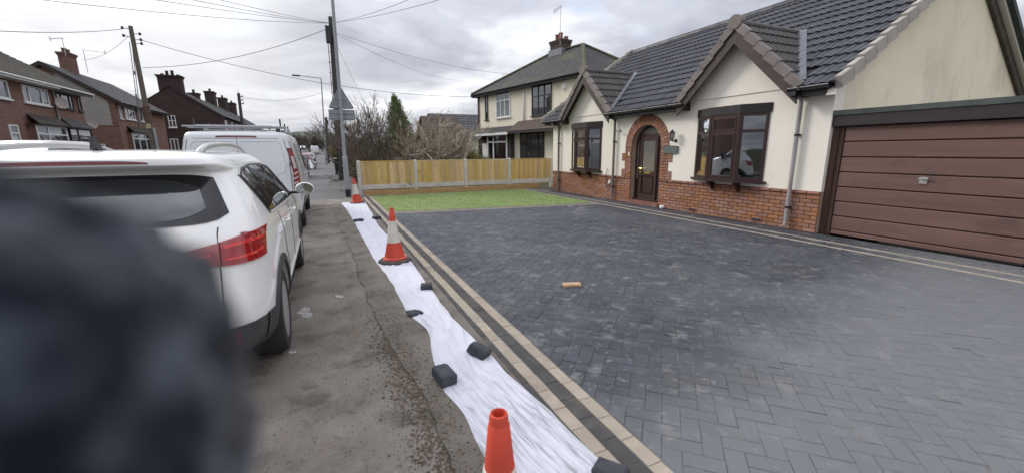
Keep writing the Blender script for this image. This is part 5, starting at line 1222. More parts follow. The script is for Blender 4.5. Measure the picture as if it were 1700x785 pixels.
m = MB(); m.box(0.72, 0.95, 24.2, 24.45, 7.0, 7.8); m.box(1.12, 1.25, 24.25, 24.5, 7.05, 7.5); m.build('terminal_box', BLACK, r)
m = MB()
for k in range(9): m.tube([(0.80 + 0.026 * k * 0.6, 24.5, 2.6 + k * 0.5), (0.62 + 0.026 * k * 0.6, 24.5, 2.6 + k * 0.5)], 0.014, 5)
m.build('step_iron', STEEL, r)
m = MB(); m.tube([(0.70, 24.4, 0.5), (0.74, 24.4, 3), (0.80, 24.4, 7.0)], 0.02, 6); m.build('cable_guard', BLACK, r)
m = MB(); m.tube([(1.05, 24.35, 0.0), (1.06, 24.35, 1.35)], 0.06, 8); m.tube([(0.98, 24.3, 0), (0.98, 24.3, 0.55)], 0.04, 8)
tag(m.build('marker_post', GALV), 'short pale post at the foot of the dark telegraph pole', 'post')
r = thing('utility_pole', 'weathered wooden pole with insulators and bound middle in front of the terraces', 'telegraph pole', (-9.0, 31, 0))
m = MB(); m.tube([(-8.97, 31, 0), (-9.0, 31, 4.2), (-9.02, 31, 8.45)], [0.15, 0.13, 0.10], 16); m.build('pole', POLEW, r, angle=40)
m = MB(); rr = random.Random(2)
for k in range(7): zz = 3.35 + k * 0.14; m.lathe([(0.155 + rr.uniform(0, 0.03), zz - 0.06), (0.17, zz), (0.155, zz + 0.06)], 14, (-8.99, 31, 0))
m.build('wrapping', mat('rusty_wrap', (0.13, 0.075, 0.055), (0.085, 0.055, 0.045), rough=0.9, scale=8), r, angle=40)
m = MB(); m.box(-9.1, -8.88, 30.79, 30.81, 2.95, 3.22); m.build('warning_plate', mat('faded_yellow_plate', (0.42, 0.36, 0.17), (0.34, 0.30, 0.16), rough=0.7), r)
m = MB()
for zz, s in ((8.3, -1), (8.05, 1), (7.75, 1), (7.9, -1), (7.55, 1)):
    m.tube([(-9.0, 31, zz), (-9.0 + s * 0.34, 30.9, zz)], 0.018, 5); m.lathe([(0.05, -0.06), (0.075, 0.0), (0.05, 0.06), (0.03, 0.09)], 10, (-9.0 + s * 0.36, 30.9, zz))
m.build('insulator', BLACK, r)
m = MB(); m.tube([(-8.78, 30.9, 0), (-8.80, 30.9, 3.0)], 0.07, 8); m.build('cable_cover', GALV, r)
m = MB(); m.tube([(-9.16, 30.9, 7.6), (-9.5, 31.2, 3.0)], 0.02, 5); m.tube([(-9.06, 30.9, 7.6), (-9.42, 31.2, 3.0)], 0.02, 5)
for t in (0.35, 0.62): m.lathe([(0.05, -0.09), (0.05, 0.09)], 8, (-9.12 - 0.36 * t, 31.0, 7.6 - 4.6 * t))
m.build('stay_wire', mat('stay_grey', (0.22, 0.22, 0.22), (0.16, 0.16, 0.16), rough=0.6), r)
r = thing('street_lamp', 'tall thin street lamp with long arm farther down the pavement', 'street lamp', (0.4, 55, 0))
m = MB(); m.tube([(0.32, 55, 0), (0.40, 55, 2.2)], 0.12, 10); m.tube([(0.40, 55, 2.2), (0.69, 55, 9.95)], [0.085, 0.06], 10); m.build('pole', GALV, r, angle=40)
m = MB(); m.tube([(0.69, 55, 9.95), (-1.6, 55, 10.12)], 0.045, 8); m.build('arm', GALV, r)
m = MB(); m.box(-2.3, -1.5, 54.85, 55.15, 10.04, 10.17); m.build('lantern', BLACK, r)
r = thing('telegraph_pole', 'thin far telegraph pole just right of the far street lamp', 'telegraph pole', (0.7, 62, 0))
m = MB(); m.tube([(0.68, 62, 0), (0.86, 62, 6.1)], [0.16, 0.13], 10); m.build('pole', POLED, r); m = MB(); m.box(0.9, 1.15, 61.9, 62.1, 5.2, 5.7); m.build('terminal_box', BLACK, r)
r = thing('telegraph_pole', 'far dark pole with crossarms rising behind the white van roof', 'telegraph pole', (-8.5, 60, 0))
m = MB(); m.tube([(-8.6, 60, 0), (-8.45, 60, 8.5)], [0.2, 0.16], 10); m.build('pole', POLED, r)
m = MB()
for zz in (8.1, 7.7, 7.3): m.box(-8.5, -8.05, 59.95, 60.05, zz - 0.04, zz + 0.04); m.lathe([(0.05, 0), (0.07, 0.1), (0.03, 0.16)], 8, (-8.1, 60, zz))
m.tube([(-8.45, 60, 8.5), (-8.45, 60, 8.9)], 0.02, 5); m.build('crossarm', POLED, r)
r = thing('wheelie_bin', 'black wheelie bin at the hedge beside the pavement', 'bin', (0.95, 30, 0))
m = MB(); m.raw([(0.70, 29.75, 0.06), (1.22, 29.75, 0.06), (1.22, 30.3, 0.06), (0.70, 30.3, 0.06), (0.64, 29.66, 1.02), (1.28, 29.66, 1.02), (1.28, 30.42, 1.02), (0.64, 30.42, 1.02)], [(0, 3, 2, 1), (4, 5, 6, 7), (0, 1, 5, 4), (1, 2, 6, 5), (2, 3, 7, 6), (3, 0, 4, 7)]); m.build('body', mat('dark_bin', (0.028, 0.03, 0.036), (0.02, 0.022, 0.027), rough=0.5), r)
m = MB(); m.px([(29.62, 1.02), (30.46, 1.02), (30.46, 1.10), (30.0, 1.15), (29.62, 1.08)], 0.60, 1.32); m.build('lid', BLACK, r)
for s in (0.70, 1.22): MB().lathe([(0.1, -0.03), (0.1, 0.03)], 14, (0, 0, 0), basis((s, 30.3, 0.1), Vector((0, 1, 0)), UZ, Vector((1, 0, 0)))).build('wheel', BLACK, r)

# ------------------------------------------------------------------ overhead wires
WIRE = mat('cable', (0.030, 0.030, 0.032), (0.025, 0.025, 0.027), rough=0.6)
def wire(a, b_, sag, rad, lab):
    a, b_ = Vector(a), Vector(b_); n = 22; P = []
    for k in range(n + 1): t = k / n; p = a.lerp(b_, t); p.z -= sag * 4 * t * (1 - t); P.append(p)
    tag(MB().tube(P, rad * 0.8, 5).build('overhead_wire', WIRE), lab, 'wire', 'overhead wires')
T1 = (-9.3, 30.9, 8.25); T2 = (0.98, 24.5, 8.0)
wire(T1, (-10.6, 17, 4.9), 0.25, 0.016, 'wire from the weathered pole top running level to the left edge of the picture')
wire((-9.2, 31, 7.9), (-15.2, 41.5, 8.2), 0.3, 0.012, 'wire sloping from the weathered pole down to the red chimney')
wire((-8.65, 30.9, 7.75), (10.3, 28.5, 5.25), 0.75, 0.017, 'long dark wire from the weathered pole across the street to the cream house corner')
wire((-8.8, 31, 6.3), (0.9, 24.5, 7.75), 0.45, 0.017, 'thick sagging cable between the weathered pole and the dark telegraph pole')
wire(T2, (-5.27, 12, 4.55), 0.12, 0.009, 'longest thin wire from the dark telegraph pole to the upper left corner')
wire(T2, (-2.72, 10, 4.25), 0.05, 0.007, 'thin wire leaving the top edge left of the bright cloud toward the dark telegraph pole')
wire(T2, (-2.15, 10, 4.33), 0.05, 0.007, 'second thin wire from the top edge to the dark telegraph pole, middle of three')
wire(T2, (-1.86, 11, 4.68), 0.04, 0.007, 'thin wire from the top edge to the dark telegraph pole, rightmost of three')
wire(T2, (4.0, 14, 6.32), 0.10, 0.010, 'lower of two wires rising right from the telegraph pole over the fence')
wire(T2, (3.14, 15, 6.5), 0.10, 0.010, 'upper of two wires rising right from the telegraph pole over the fence')
wire((1.1, 24.5, 7.6), (12.32, 27, 6.66), 0.35, 0.010, 'thin wire from the telegraph pole down to the hipped roof of the cream house')
wire((1.1, 24.5, 7.55), (14.7, 45, 9.0), 0.5, 0.010, 'faint wire from the telegraph pole ending in cloud above the conifer')
wire((1.1, 24.5, 7.3), (4.2, 40, 5.2), 0.2, 0.009, 'thin wire dropping from the telegraph pole toward the bare shrubs')
wire((-8.2, 60, 8.1), (0.5, 55, 8.3), 0.6, 0.02, 'far wire between the crossarm pole and the far street lamp')

# ------------------------------------------------------------------ vegetation
def grow(mb, p, d, rad, ln, depth, rr, spread, up, kids=(2, 4), wob=0.18, minr=0.004, shrink=0.68):
    pts = [p]; q = p.copy(); dd = d.copy(); n = 3 if depth > 1 else 2
    for _ in range(n):
        dd = (dd + Vector((rr.gauss(0, wob), rr.gauss(0, wob), rr.gauss(0, wob) + up))).normalized(); q = q + dd * (ln / n); pts.append(q)
    r1 = max(minr, rad * 0.66)
    mb.tube(pts, [rad + (r1 - rad) * k / n for k in range(n + 1)], 6 if depth > 3 else (4 if depth > 1 else 3), cap=False)
    if depth <= 0: return
    for _ in range(rr.randint(*kids)):
        k = rr.uniform(0.35, 1.0); pos = pts[int(k * n)] if k < 1 else pts[-1]
        ax = Vector((rr.gauss(0, 1), rr.gauss(0, 1), rr.gauss(0, 1))).normalized()
        nd_ = (dd + ax * spread * rr.uniform(0.6, 1.2)).normalized()
        grow(mb, pos, nd_, r1 * rr.uniform(0.7, 1.0), ln * shrink * rr.uniform(0.75, 1.15), depth - 1, rr, spread, up, kids, wob, minr, shrink)
def bare(name, lab, cat, x, y, z, stems, ln, depth, m, seed, spread=0.75, up=0.05, rad=0.05, lean=0.5, kids=(2, 4), minr=0.004, group=None, m2=None, shrink=0.68):
    r = thing(name, lab, cat, (x, y, z), group); rr = random.Random(seed)
    tr, tw = MB(), MB()
    class Split:                                  # thick wood to the trunk mesh, thin to the twigs mesh
        def tube(s, pts, rads, n, cap=False): (tr if rads[0] > 0.018 else tw).tube(pts, rads, n, cap)
    for k in range(stems):
        a = 2 * PI * (k + rr.random() * 0.6) / stems; d = Vector((math.cos(a) * lean, math.sin(a) * lean, 1)).normalized()
        grow(Split(), Vector((x + 0.12 * math.cos(a), y + 0.12 * math.sin(a), z - 0.05)), d, rad * rr.uniform(0.8, 1.2), ln * rr.uniform(0.85, 1.15), depth, rr, spread, up, kids, minr=minr, shrink=shrink)
    tr.build('trunk', m, r); tw.build('twigs', m2 or m, r, kind='stuff'); return r
def leaves(name, lab, cat, blobs, n, size, m, seed, flat=0.0, root_pt=None, stem=True, group=None):
    """evergreen mass: blobs = (centre, radii); leaf faces are spread through the shell of each"""
    rr = random.Random(seed); c0 = Vector(blobs[0][0]); base = Vector(root_pt or (c0.x, c0.y, 0)); r = thing(name, lab, cat, base, group); b = MB()
    tot = sum(bl[1][0] * bl[1][1] + bl[1][0] * bl[1][2] for bl in blobs)
    for (c, R) in blobs:
        k = int(n * (R[0] * R[1] + R[0] * R[2]) / tot)
        for _ in range(k):
            v = Vector((rr.gauss(0, 1), rr.gauss(0, 1), rr.gauss(0, 1))).normalized(); q = rr.random() ** 0.45
            lump = 1 + 0.28 * mnoise.noise(v * 2.3 + Vector(c)) + 0.15 * mnoise.noise(v * 6 + Vector(c))
            p = Vector(c) + Vector((v.x * R[0], v.y * R[1], v.z * R[2])) * q * lump
            if p.z < 0.03: continue
            a = Vector((rr.gauss(0, 1), rr.gauss(0, 1), rr.gauss(0, 1))).normalized(); t = a.cross(v)
            if t.length < 0.1: continue
            t.normalize(); s = size * rr.uniform(0.6, 1.4); w_ = (a * 0.6 + v * 0.5).normalized() * s * 1.5
            b.raw([p - t * s * 0.5, p + t * s * 0.5, p + w_ + t * s * 0.12, p + w_ - t * s * 0.12], [(0, 1, 2, 3)])
    b.build('foliage', m, r, kind='stuff')
    if stem:
        k = MB(); top = max(c[2] for c, _ in blobs); k.tube([(base.x, base.y, 0), (base.x + 0.05, base.y, top * 0.5), (c0.x, c0.y, top)], [0.09, 0.07, 0.03], 6); k.build('stem', POLEW, r)
    return r
TWIG = mat('bare_twig', (0.150, 0.120, 0.094), (0.10, 0.08, 0.063), rough=0.9, scale=3)
TWIGG = mat('greenish_twig', (0.165, 0.14, 0.088), (0.115, 0.098, 0.062), rough=0.9, scale=3)
PALEB = mat('pale_bark', (0.50, 0.44, 0.36), (0.36, 0.31, 0.25), rough=0.9, scale=5)
PALET = mat('pale_twig', (0.36, 0.295, 0.225), (0.26, 0.21, 0.155), rough=0.9, scale=2)
EVG = mat('evergreen_leaf', (0.045, 0.075, 0.022), (0.025, 0.045, 0.015), rough=0.7, scale=4, rnd=0.45)
CONI = mat('conifer_leaf', (0.115, 0.17, 0.045), (0.085, 0.13, 0.035), rough=0.9, spec=0.1, scale=4, rnd=0.22)
GOLDL = mat('golden_leaf', (0.16, 0.145, 0.03), (0.10, 0.10, 0.026), rough=0.75, scale=4, rnd=0.4)
BROWNL = mat('brown_leaf', (0.16, 0.12, 0.06), (0.10, 0.08, 0.045), rough=0.8, scale=4, rnd=0.4)
TG = 'bare shrubs and trees behind the fence'
bare('bare_tree', 'tall dense bare hawthorn right behind the lamp column', 'tree', 1.75, 17.6, 0, 9, 1.75, 5, TWIG, 3, 0.7, 0.10, 0.05, 0.36, (2, 3), 0.0075, TG, shrink=0.74)
bare('bare_tree', 'wide tangled bare shrub left of the conifer', 'tree', 2.75, 18.6, 0, 10, 1.45, 5, TWIGG, 9, 0.75, 0.09, 0.045, 0.5, (2, 3), 0.0072, TG, shrink=0.74)
bare('bare_tree', 'bare shrub behind the road sign at the pavement edge', 'tree', 1.6, 21.5, 0, 8, 1.95, 5, TWIG, 14, 0.7, 0.11, 0.06, 0.33, (2, 3), 0.009, TG, shrink=0.74)
bare('bare_tree', 'low bare shrub with arching twigs just behind the first fence panel', 'tree', 2.3, 16.7, 0, 9, 1.25, 4, TWIGG, 23, 0.8, 0.03, 0.03, 0.75, (3, 4), 0.005, TG)
bare('magnolia', 'pale barked spreading tree with bare twigs behind the third fence panel', 'tree', 4.65, 16.9, 0.6, 13, 1.40, 4, PALEB, 31, 0.58, 0.06, 0.10, 0.95, (2, 3), 0.0095, TG, PALET, shrink=0.74)
bare('magnolia', 'pale twiggy tree behind the second fence panel', 'tree', 3.55, 16.9, 0.55, 8, 1.2, 4, PALEB, 37, 0.58, 0.05, 0.09, 1.0, (2, 3), 0.009, TG, PALET, shrink=0.74)
bare('bare_tree', 'thin upright bare tree behind the pale trees', 'tree', 6.3, 26.0, 0, 5, 2.0, 5, TWIGG, 41, 0.6, 0.10, 0.05, 0.35, (2, 4), 0.008, TG)
bare('bare_tree', 'bare shrub growing against the low white house', 'tree', 6.6, 23.0, 0, 6, 1.4, 4, TWIG, 43, 0.65, 0.07, 0.05, 0.5, (3, 4), 0.0085, TG, shrink=0.72)
bare('bare_tree', 'round far bare tree at the end of the street', 'tree', -3.2, 135, gz(135) - 0.2, 5, 3.6, 5, TWIG, 51, 0.6, 0.03, 0.2, 0.45, (3, 4), 0.03)
# pale buds on the magnolias
bd = MB(); rr = random.Random(8)
for (cx, cy, cz, n_, s_) in ((3.65, 17.0, 2.05, 190, 0.26), (4.9, 17.0, 2.5, 240, 0.32), (5.5, 17.1, 2.1, 150, 0.33), (4.1, 17.0, 2.5, 120, 0.25)):
    for _ in range(n_):
        p = Vector((rr.gauss(cx, s_ * 0.5), rr.gauss(cy, s_), rr.gauss(cz, s_ * 1.3))); 
        if p.z < 1.3: continue
        h = rr.uniform(0.02, 0.04); a = rr.random() * 6.28; e = Vector((math.cos(a), math.sin(a), 0)) * h * 0.32; f = Vector((-e.y, e.x, 0))
        bd.raw([p - e, p - f, p + e, p + f, p + Vector((0, 0, h)), p - Vector((0, 0, h))], [(0, 1, 4), (1, 2, 4), (2, 3, 4), (3, 0, 4), (1, 0, 5), (2, 1, 5), (3, 2, 5), (0, 3, 5)])
tag(bd.build('blossom_buds', mat('pale_bud', (0.42, 0.37, 0.29), (0.32, 0.28, 0.21), rough=0.8, rnd=0.2)), 'scattered pale buds in the crowns of the pale barked trees', 'buds', kind='stuff')
leaves('conifer', 'pointed green conifer rising behind the bare shrubs', 'conifer', [((4.45, 26, 1.2), (0.95, 0.95, 1.5)), ((4.40, 26, 2.4), (0.82, 0.82, 1.4)), ((4.32, 26, 3.3), (0.60, 0.60, 1.0)), ((4.25, 26, 4.0), (0.36, 0.36, 0.72)), ((4.2, 26, 4.5), (0.17, 0.17, 0.45))], 26000, 0.05, CONI, 2)
leaves('evergreen_shrub', 'dark evergreen shrub under the conifer behind the second fence panel', 'shrub', [((4.2, 19.4, 0.9), (1.1, 0.7, 0.75)), ((3.4, 19.6, 0.8), (0.7, 0.6, 0.8)), ((5.2, 19.6, 0.95), (0.9, 0.6, 0.75))], 7000, 0.06, EVG, 5)
leaves('evergreen_shrub', 'dark evergreen shrub behind the pale tree by the cream house', 'shrub', [((6.2, 19.4, 1.05), (0.7, 0.6, 0.8)), ((5.5, 19.8, 0.95), (0.7, 0.6, 0.75))], 4000, 0.06, EVG, 6)
leaves('golden_shrub', 'golden green rounded shrub in front of the cream house', 'shrub', [((6.45, 18.2, 0.85), (0.50, 0.5, 0.72)), ((6.95, 18.3, 0.75), (0.5, 0.5, 0.55))], 3600, 0.05, GOLDL, 7)
leaves('hedge', 'dark hedge along the garden edge beyond the lamp column', 'hedge', [((1.75, y, 0.75), (0.5, 1.0, 0.85)) for y in (21.5, 23, 24.5, 26, 27.5, 29, 31, 33, 35)], 9000, 0.07, BROWNL, 8, stem=False)
leaves('golden_shrub', 'round golden shrub overhanging the far pavement', 'shrub', [((1.25, 41, 1.5), (0.75, 0.8, 0.85)), ((1.5, 41.5, 0.8), (0.7, 0.8, 0.7))], 2600, 0.09, GOLDL, 9)
leaves('hedge', 'far hedge along the pavement by the far street lamp', 'hedge', [((2.4, y, 0.8), (0.6, 2.0, 0.9)) for y in (44, 47, 50, 54, 58, 62, 67)], 6000, 0.12, BROWNL, 10, stem=False)
leaves('far_trees', 'dark belt of far trees closing the end of the street', 'trees', [((x, 190 + 6 * math.sin(x), gz(190) + 0.5), (7, 4, 4.2 + math.sin(x * 1.7))) for x in range(-70, 60, 6)], 16000, 0.55, mat('far_wood', (0.085, 0.080, 0.065), (0.055, 0.055, 0.045), rough=0.9, scale=0.3, rnd=0.35), 12, root_pt=(0, 190, gz(190)), stem=False)['kind'] = 'stuff'
# a far green hill closing the view
hb = MB(); hb.grid(40, 8, lambda u, v: (-400 + 800 * u, 320 + 200 * v, 4 + (10 + 4 * math.sin(u * 17) + 3 * math.sin(u * 41)) * math.sin(PI * min(1, v * 1.0))))
struct(hb.build('hill', mat('far_hill', (0.075, 0.085, 0.06), (0.055, 0.065, 0.048), rough=0.95, scale=0.05)))

# ------------------------------------------------------------------ vehicles (bodies lofted from plan rings; u runs from the rear bumper to the front)
PAINTW = mat('white_paint', (0.78, 0.775, 0.75), (0.76, 0.755, 0.73), rough=0.35, spec=0.5, coat=0.8, scale=0.8, layers=[((0.55, 0.52, 0.47), 2.5, 7, 0.62, 0.80, 0.22, (1, 1, 0.5))])
PAINTV = mat('van_white_paint', (0.60, 0.61, 0.62), (0.57, 0.58, 0.59), rough=0.38, spec=0.5, coat=0.6, scale=0.8, layers=[((0.45, 0.43, 0.40), 2.0, 7, 0.60, 0.80, 0.3, (1, 1, 0.5))])
PAINTG = mat('dark_grey_paint', (0.05, 0.055, 0.065), (0.045, 0.05, 0.06), rough=0.3, spec=0.5, coat=1.0)
CLAD = mat('grey_black_cladding', (0.060, 0.060, 0.062), (0.045, 0.045, 0.047), rough=0.7, scale=6, layers=[((0.13, 0.12, 0.105), 5, 7, 0.55, 0.75, 0.5, (1, 1, 0.5))])
TYRE = mat('tyre_rubber', (0.022, 0.022, 0.022), (0.035, 0.033, 0.031), rough=0.85, scale=8)
ALLOY = mat('alloy', (0.50, 0.51, 0.53), (0.42, 0.43, 0.45), rough=0.35, metal=0.7)
CARGL = glass('car_glass', (0.012, 0.014, 0.016), refl=0.05, trans=0.45)
REARGL = glass('rear_glass', (0.022, 0.028, 0.034), refl=0.06, trans=0.52)
SILVER = mat('silver_trim', (0.50, 0.50, 0.49), (0.44, 0.44, 0.43), rough=0.4, metal=0.4)
RED = mat('red_lens', (0.34, 0.008, 0.012), (0.28, 0.006, 0.010), rough=0.12, spec=0.6, coat=1.0)
RED2 = mat('bright_red_lens', (0.75, 0.035, 0.025), (0.62, 0.025, 0.02), rough=0.15, spec=0.6, coat=1.0)
DRED = mat('dark_red_lens', (0.16, 0.012, 0.014), (0.13, 0.01, 0.012), rough=0.2, coat=1.0)
SEAM = mat('panel_gap', (0.02, 0.02, 0.02), rough=0.8)
CABIN = mat('cabin_trim', (0.035, 0.036, 0.04), (0.025, 0.026, 0.03), rough=0.85)
class Body:
    def __init__(s, prof, n=8.0): s.p = prof; s.n = n
    def at(s, z):
        P = s.p
        if z <= P[0][0]: return P[0][1:]
        for a, b_ in zip(P, P[1:]):
            if a[0] <= z <= b_[0]:
                t = (z - a[0]) / (b_[0] - a[0]); return tuple(x + (y - x) * t for x, y in zip(a[1:], b_[1:]))
        return P[-1][1:]
    def ring(s, z, t, off=0.0):
        ur, uf, w_ = s.at(z); L_ = (uf - ur) / 2 + off; uc = (uf + ur) / 2; w_ += off; e = 2.0 / s.n; c, q = math.cos(t), math.sin(t)
        return (w_ * math.copysign(abs(q) ** e, q), uc + L_ * math.copysign(abs(c) ** e, c), z)
    def side(s, u, z, off=0.0, sg=1):
        ur, uf, w_ = s.at(z); L_ = (uf - ur) / 2; uc = (uf + ur) / 2; k = min(1, abs((u - uc) / L_))
        return (sg * (w_ * max(0.0, 1 - k ** s.n) ** (1 / s.n) + off), u, z)
    def rear(s, x, z, off=0.0):
        ur, uf, w_ = s.at(z); L_ = (uf - ur) / 2; uc = (uf + ur) / 2; k = min(1, abs(x / w_))
        return (x, uc - L_ * max(0.0, 1 - k ** s.n) ** (1 / s.n) - off, z)
    def front(s, x, z, off=0.0):
        ur, uf, w_ = s.at(z); L_ = (uf - ur) / 2; uc = (uf + ur) / 2; k = min(1, abs(x / w_))
        return (x, uc + L_ * max(0.0, 1 - k ** s.n) ** (1 / s.n) + off, z)
    def tr(s, x, z):                        # ring angle of a rear point (x > 0: right)
        w_ = s.at(z)[2]; return PI - math.asin(min(1, abs(x) / w_) ** (s.n / 2)) * (1 if x >= 0 else -1)
    def ts(s, u, z, sg=1):                  # ring angle of a side point
        ur, uf, w_ = s.at(z); L_ = (uf - ur) / 2; uc = (uf + ur) / 2; k = (u - uc) / L_; a = math.acos(math.copysign(min(1, abs(k)) ** (s.n / 2), k)); return a * sg
    def mesh(s, zs, NA=112):
        b = MB(); 
        # angles spread evenly along the outline rather than bunched at the corners
        def ang(k):
            t = 2 * PI * k / NA; c, q = math.cos(t), math.sin(t); m_ = s.n / 2
            den = (abs(c) ** 4 + abs(q) ** 4) ** 0.25; c, q = c / den, q / den       # point on a rounded square
            return math.atan2(math.copysign(abs(q) ** m_, q), math.copysign(abs(c) ** m_, c))
        A = [ang(k) for k in range(NA)]
        vs = [s.ring(z, t) for z in zs for t in A]
        fs = [(i * NA + j, i * NA + (j + 1) % NA, (i + 1) * NA + (j + 1) % NA, (i + 1) * NA + j) for i in range(len(zs) - 1) for j in range(NA)]
        fs += [tuple(range(NA))[::-1], tuple((len(zs) - 1) * NA + j for j in range(NA))]
        return b.raw(vs, fs)
def smoothz(prof, sub=5):
    zs = []
    for a, b_ in zip(prof, prof[1:]): zs += [a[0] + (b_[0] - a[0]) * k / sub for k in range(sub)]
    return zs + [prof[-1][0]]
def catmull(prof, step):
    """profile resampled smoothly"""
    out = []
    for i in range(len(prof) - 1):
        p0, p1, p2, p3 = prof[max(i - 1, 0)], prof[i], prof[i + 1], prof[min(i + 2, len(prof) - 1)]
        for k in range(step):
            t = k / step; z = p1[0] + (p2[0] - p1[0]) * t; row = [z]
            for c in range(1, 4):
                h = p2[0] - p1[0]; m1 = (p2[c] - p0[c]) / max(1e-6, p2[0] - p0[0]) * h; m2 = (p3[c] - p1[c]) / max(1e-6, p3[0] - p1[0]) * h
                d = p2[c] - p1[c]
                if d == 0: m1 = m2 = 0
                else:
                    if m1 / d < 0: m1 = 0
                    if m2 / d < 0: m2 = 0
                    m1 = math.copysign(min(abs(m1), 3 * abs(d)), d) if m1 else 0; m2 = math.copysign(min(abs(m2), 3 * abs(d)), d) if m2 else 0
                row.append((2 * t ** 3 - 3 * t ** 2 + 1) * p1[c] + (t ** 3 - 2 * t ** 2 + t) * m1 + (-2 * t ** 3 + 3 * t ** 2) * p2[c] + (t ** 3 - t ** 2) * m2)
            out.append(tuple(row))
    return out + [prof[-1]]
def patch_side(B, poly_top, poly_bot, off, sg=1, nv=6):
    """skin on a body side between two polylines of (u, z) with equal counts"""
    b = MB(); n = len(poly_top) - 1
    def f(i, v): 
        a, c = poly_bot[i], poly_top[i]; u = a[0] + (c[0] - a[0]) * v; z = a[1] + (c[1] - a[1]) * v; return B.side(u, z, off, sg)
    vs = [f(i, j / nv) for i in range(n + 1) for j in range(nv + 1)]
    fs = [(i * (nv + 1) + j, (i + 1) * (nv + 1) + j, (i + 1) * (nv + 1) + j + 1, i * (nv + 1) + j + 1) for i in range(n) for j in range(nv)]
    return b.raw(vs, fs if sg > 0 else [q[::-1] for q in fs])
def resamp(pl, n):
    d = [0]
    for a, b_ in zip(pl, pl[1:]): d.append(d[-1] + math.hypot(b_[0] - a[0], b_[1] - a[1]))
    out = []
    for k in range(n + 1):
        s = d[-1] * k / n
        for i in range(len(d) - 1):
            if d[i] <= s <= d[i + 1] + 1e-9:
                t = (s - d[i]) / max(1e-9, d[i + 1] - d[i]); out.append((pl[i][0] + (pl[i + 1][0] - pl[i][0]) * t, pl[i][1] + (pl[i + 1][1] - pl[i][1]) * t)); break
    return out
def arches(o, us, r, z, half):
    """wheel housings cut out of a closed body"""
    cut = MB()
    for u in us:
        for sg in (-1, 1): cut.lathe([(r, -0.30), (r, 0.32)], 36, (0, 0, 0), basis((sg * half, u, z), Vector((0, 1, 0)), UZ, Vector((1, 0, 0))))
    me = cut.mesh('cut', SEAM); recalc(me); recalc(o.data)
    c = bpy.data.objects.new('cut', me); COL.objects.link(c); 
    md = o.modifiers.new('arch', 'BOOLEAN'); md.operation = 'DIFFERENCE'; md.object = c; md.solver = 'EXACT'
    dg = bpy.context.evaluated_depsgraph_get(); nm = bpy.data.meshes.new_from_object(o.evaluated_get(dg))
    o.modifiers.clear(); o.data = nm; bpy.data.objects.remove(c); bpy.data.meshes.remove(me)
def wheel(root, x, u, r, wd, sg, rim=ALLOY, spokes=5, rimr=0.66):
    M = basis((x, u, r), Vector((0, 1, 0)), UZ, Vector((sg, 0, 0))) if sg > 0 else basis((x, u, r), Vector((0, -1, 0)), UZ, Vector((sg, 0, 0)))
    h = wd / 2; rr_ = r * rimr
    ty_ = MB().lathe([(rr_ + 0.005, -h), (r - 0.03, -h), (r - 0.006, -h + 0.03), (r, -h * 0.5), (r, h * 0.5), (r - 0.006, h - 0.03), (r - 0.03, h), (rr_ + 0.012, h + 0.004), (rr_, h - 0.01), (rr_ - 0.008, h - 0.06), (rr_ - 0.012, -h)], 40, (0, 0, 0), M).build('wheel', TYRE, root, angle=40)
    m = MB(); m.lathe([(rr_ + 0.004, h - 0.004), (rr_ - 0.012, h - 0.006), (rr_ - 0.02, h - 0.05)], 36, (0, 0, 0), M)
    m.lathe([(0.0, h - 0.012), (0.055, h - 0.014), (0.065, h - 0.03), (0.07, h - 0.07)], 20, (0, 0, 0), M)
    for k in range(spokes):
        for da in (-0.15, 0.15):
            t = 2 * PI * k / spokes + 0.3; p0 = (0.05 * math.cos(t), 0.05 * math.sin(t)); p1 = ((rr_ - 0.012) * math.cos(t + da), (rr_ - 0.012) * math.sin(t + da)); q = Vector((-(p1[1] - p0[1]), p1[0] - p0[0])).normalized() * 0.016
            vs = [(p0[0] - q.x, p0[1] - q.y, h - 0.02), (p0[0] + q.x, p0[1] + q.y, h - 0.02), (p1[0] + q.x, p1[1] + q.y, h - 0.012), (p1[0] - q.x, p1[1] - q.y, h - 0.012)]
            vs += [(a, b_, c - 0.035) for a, b_, c in vs]; m.raw([M @ Vector(v) for v in vs], [(0, 1, 2, 3), (7, 6, 5, 4), (0, 4, 5, 1), (1, 5, 6, 2), (2, 6, 7, 3), (3, 7, 4, 0)])
    m.build('rim', rim, ty_, angle=35)
    m = MB(); m.lathe([(rr_ - 0.014, h - 0.075), (0.0, h - 0.078)], 28, (0, 0, 0), M); m.build('brake_disc', mat('dark_hub', (0.03, 0.03, 0.03), (0.05, 0.045, 0.04), rough=0.6, metal=0.3), ty_)
def arch_trim(B, root, u, z, r0, r1, m, off=0.012, sg=1, a0=0.0, a1=PI, name='arch_trim'):
    b = MB(); n = 26; vs = []
    for k in range(n + 1):
        t = a0 + (a1 - a0) * k / n
        for r in (r0, r1): p = B.side(u + r * math.cos(t), max(0.2, z + r * math.sin(t)), 0, sg); vs.append(p); vs.append((p[0] + sg * off, p[1], p[2]))
    fs = []
    for k in range(n): a = 4 * k; c = a + 4; fs += [(a + 1, a + 3, c + 3, c + 1), (a, a + 1, c + 1, c), (a + 3, a + 2, c + 2, c + 3)]
    b.raw(vs, fs); o = b.build(name, m, root, angle=40); recalc(o.data); return o
def strip_on(fn, pts, wd, root, name, m, off=0.003, lift=None):
    """thin raised ribbon along body points given by fn(a, b, off)"""
    b = MB(); P = [Vector(fn(a, c, off)) for a, c in pts]; b.tube(P, wd / 2, 4, cap=False); return b.build(name, m, root)

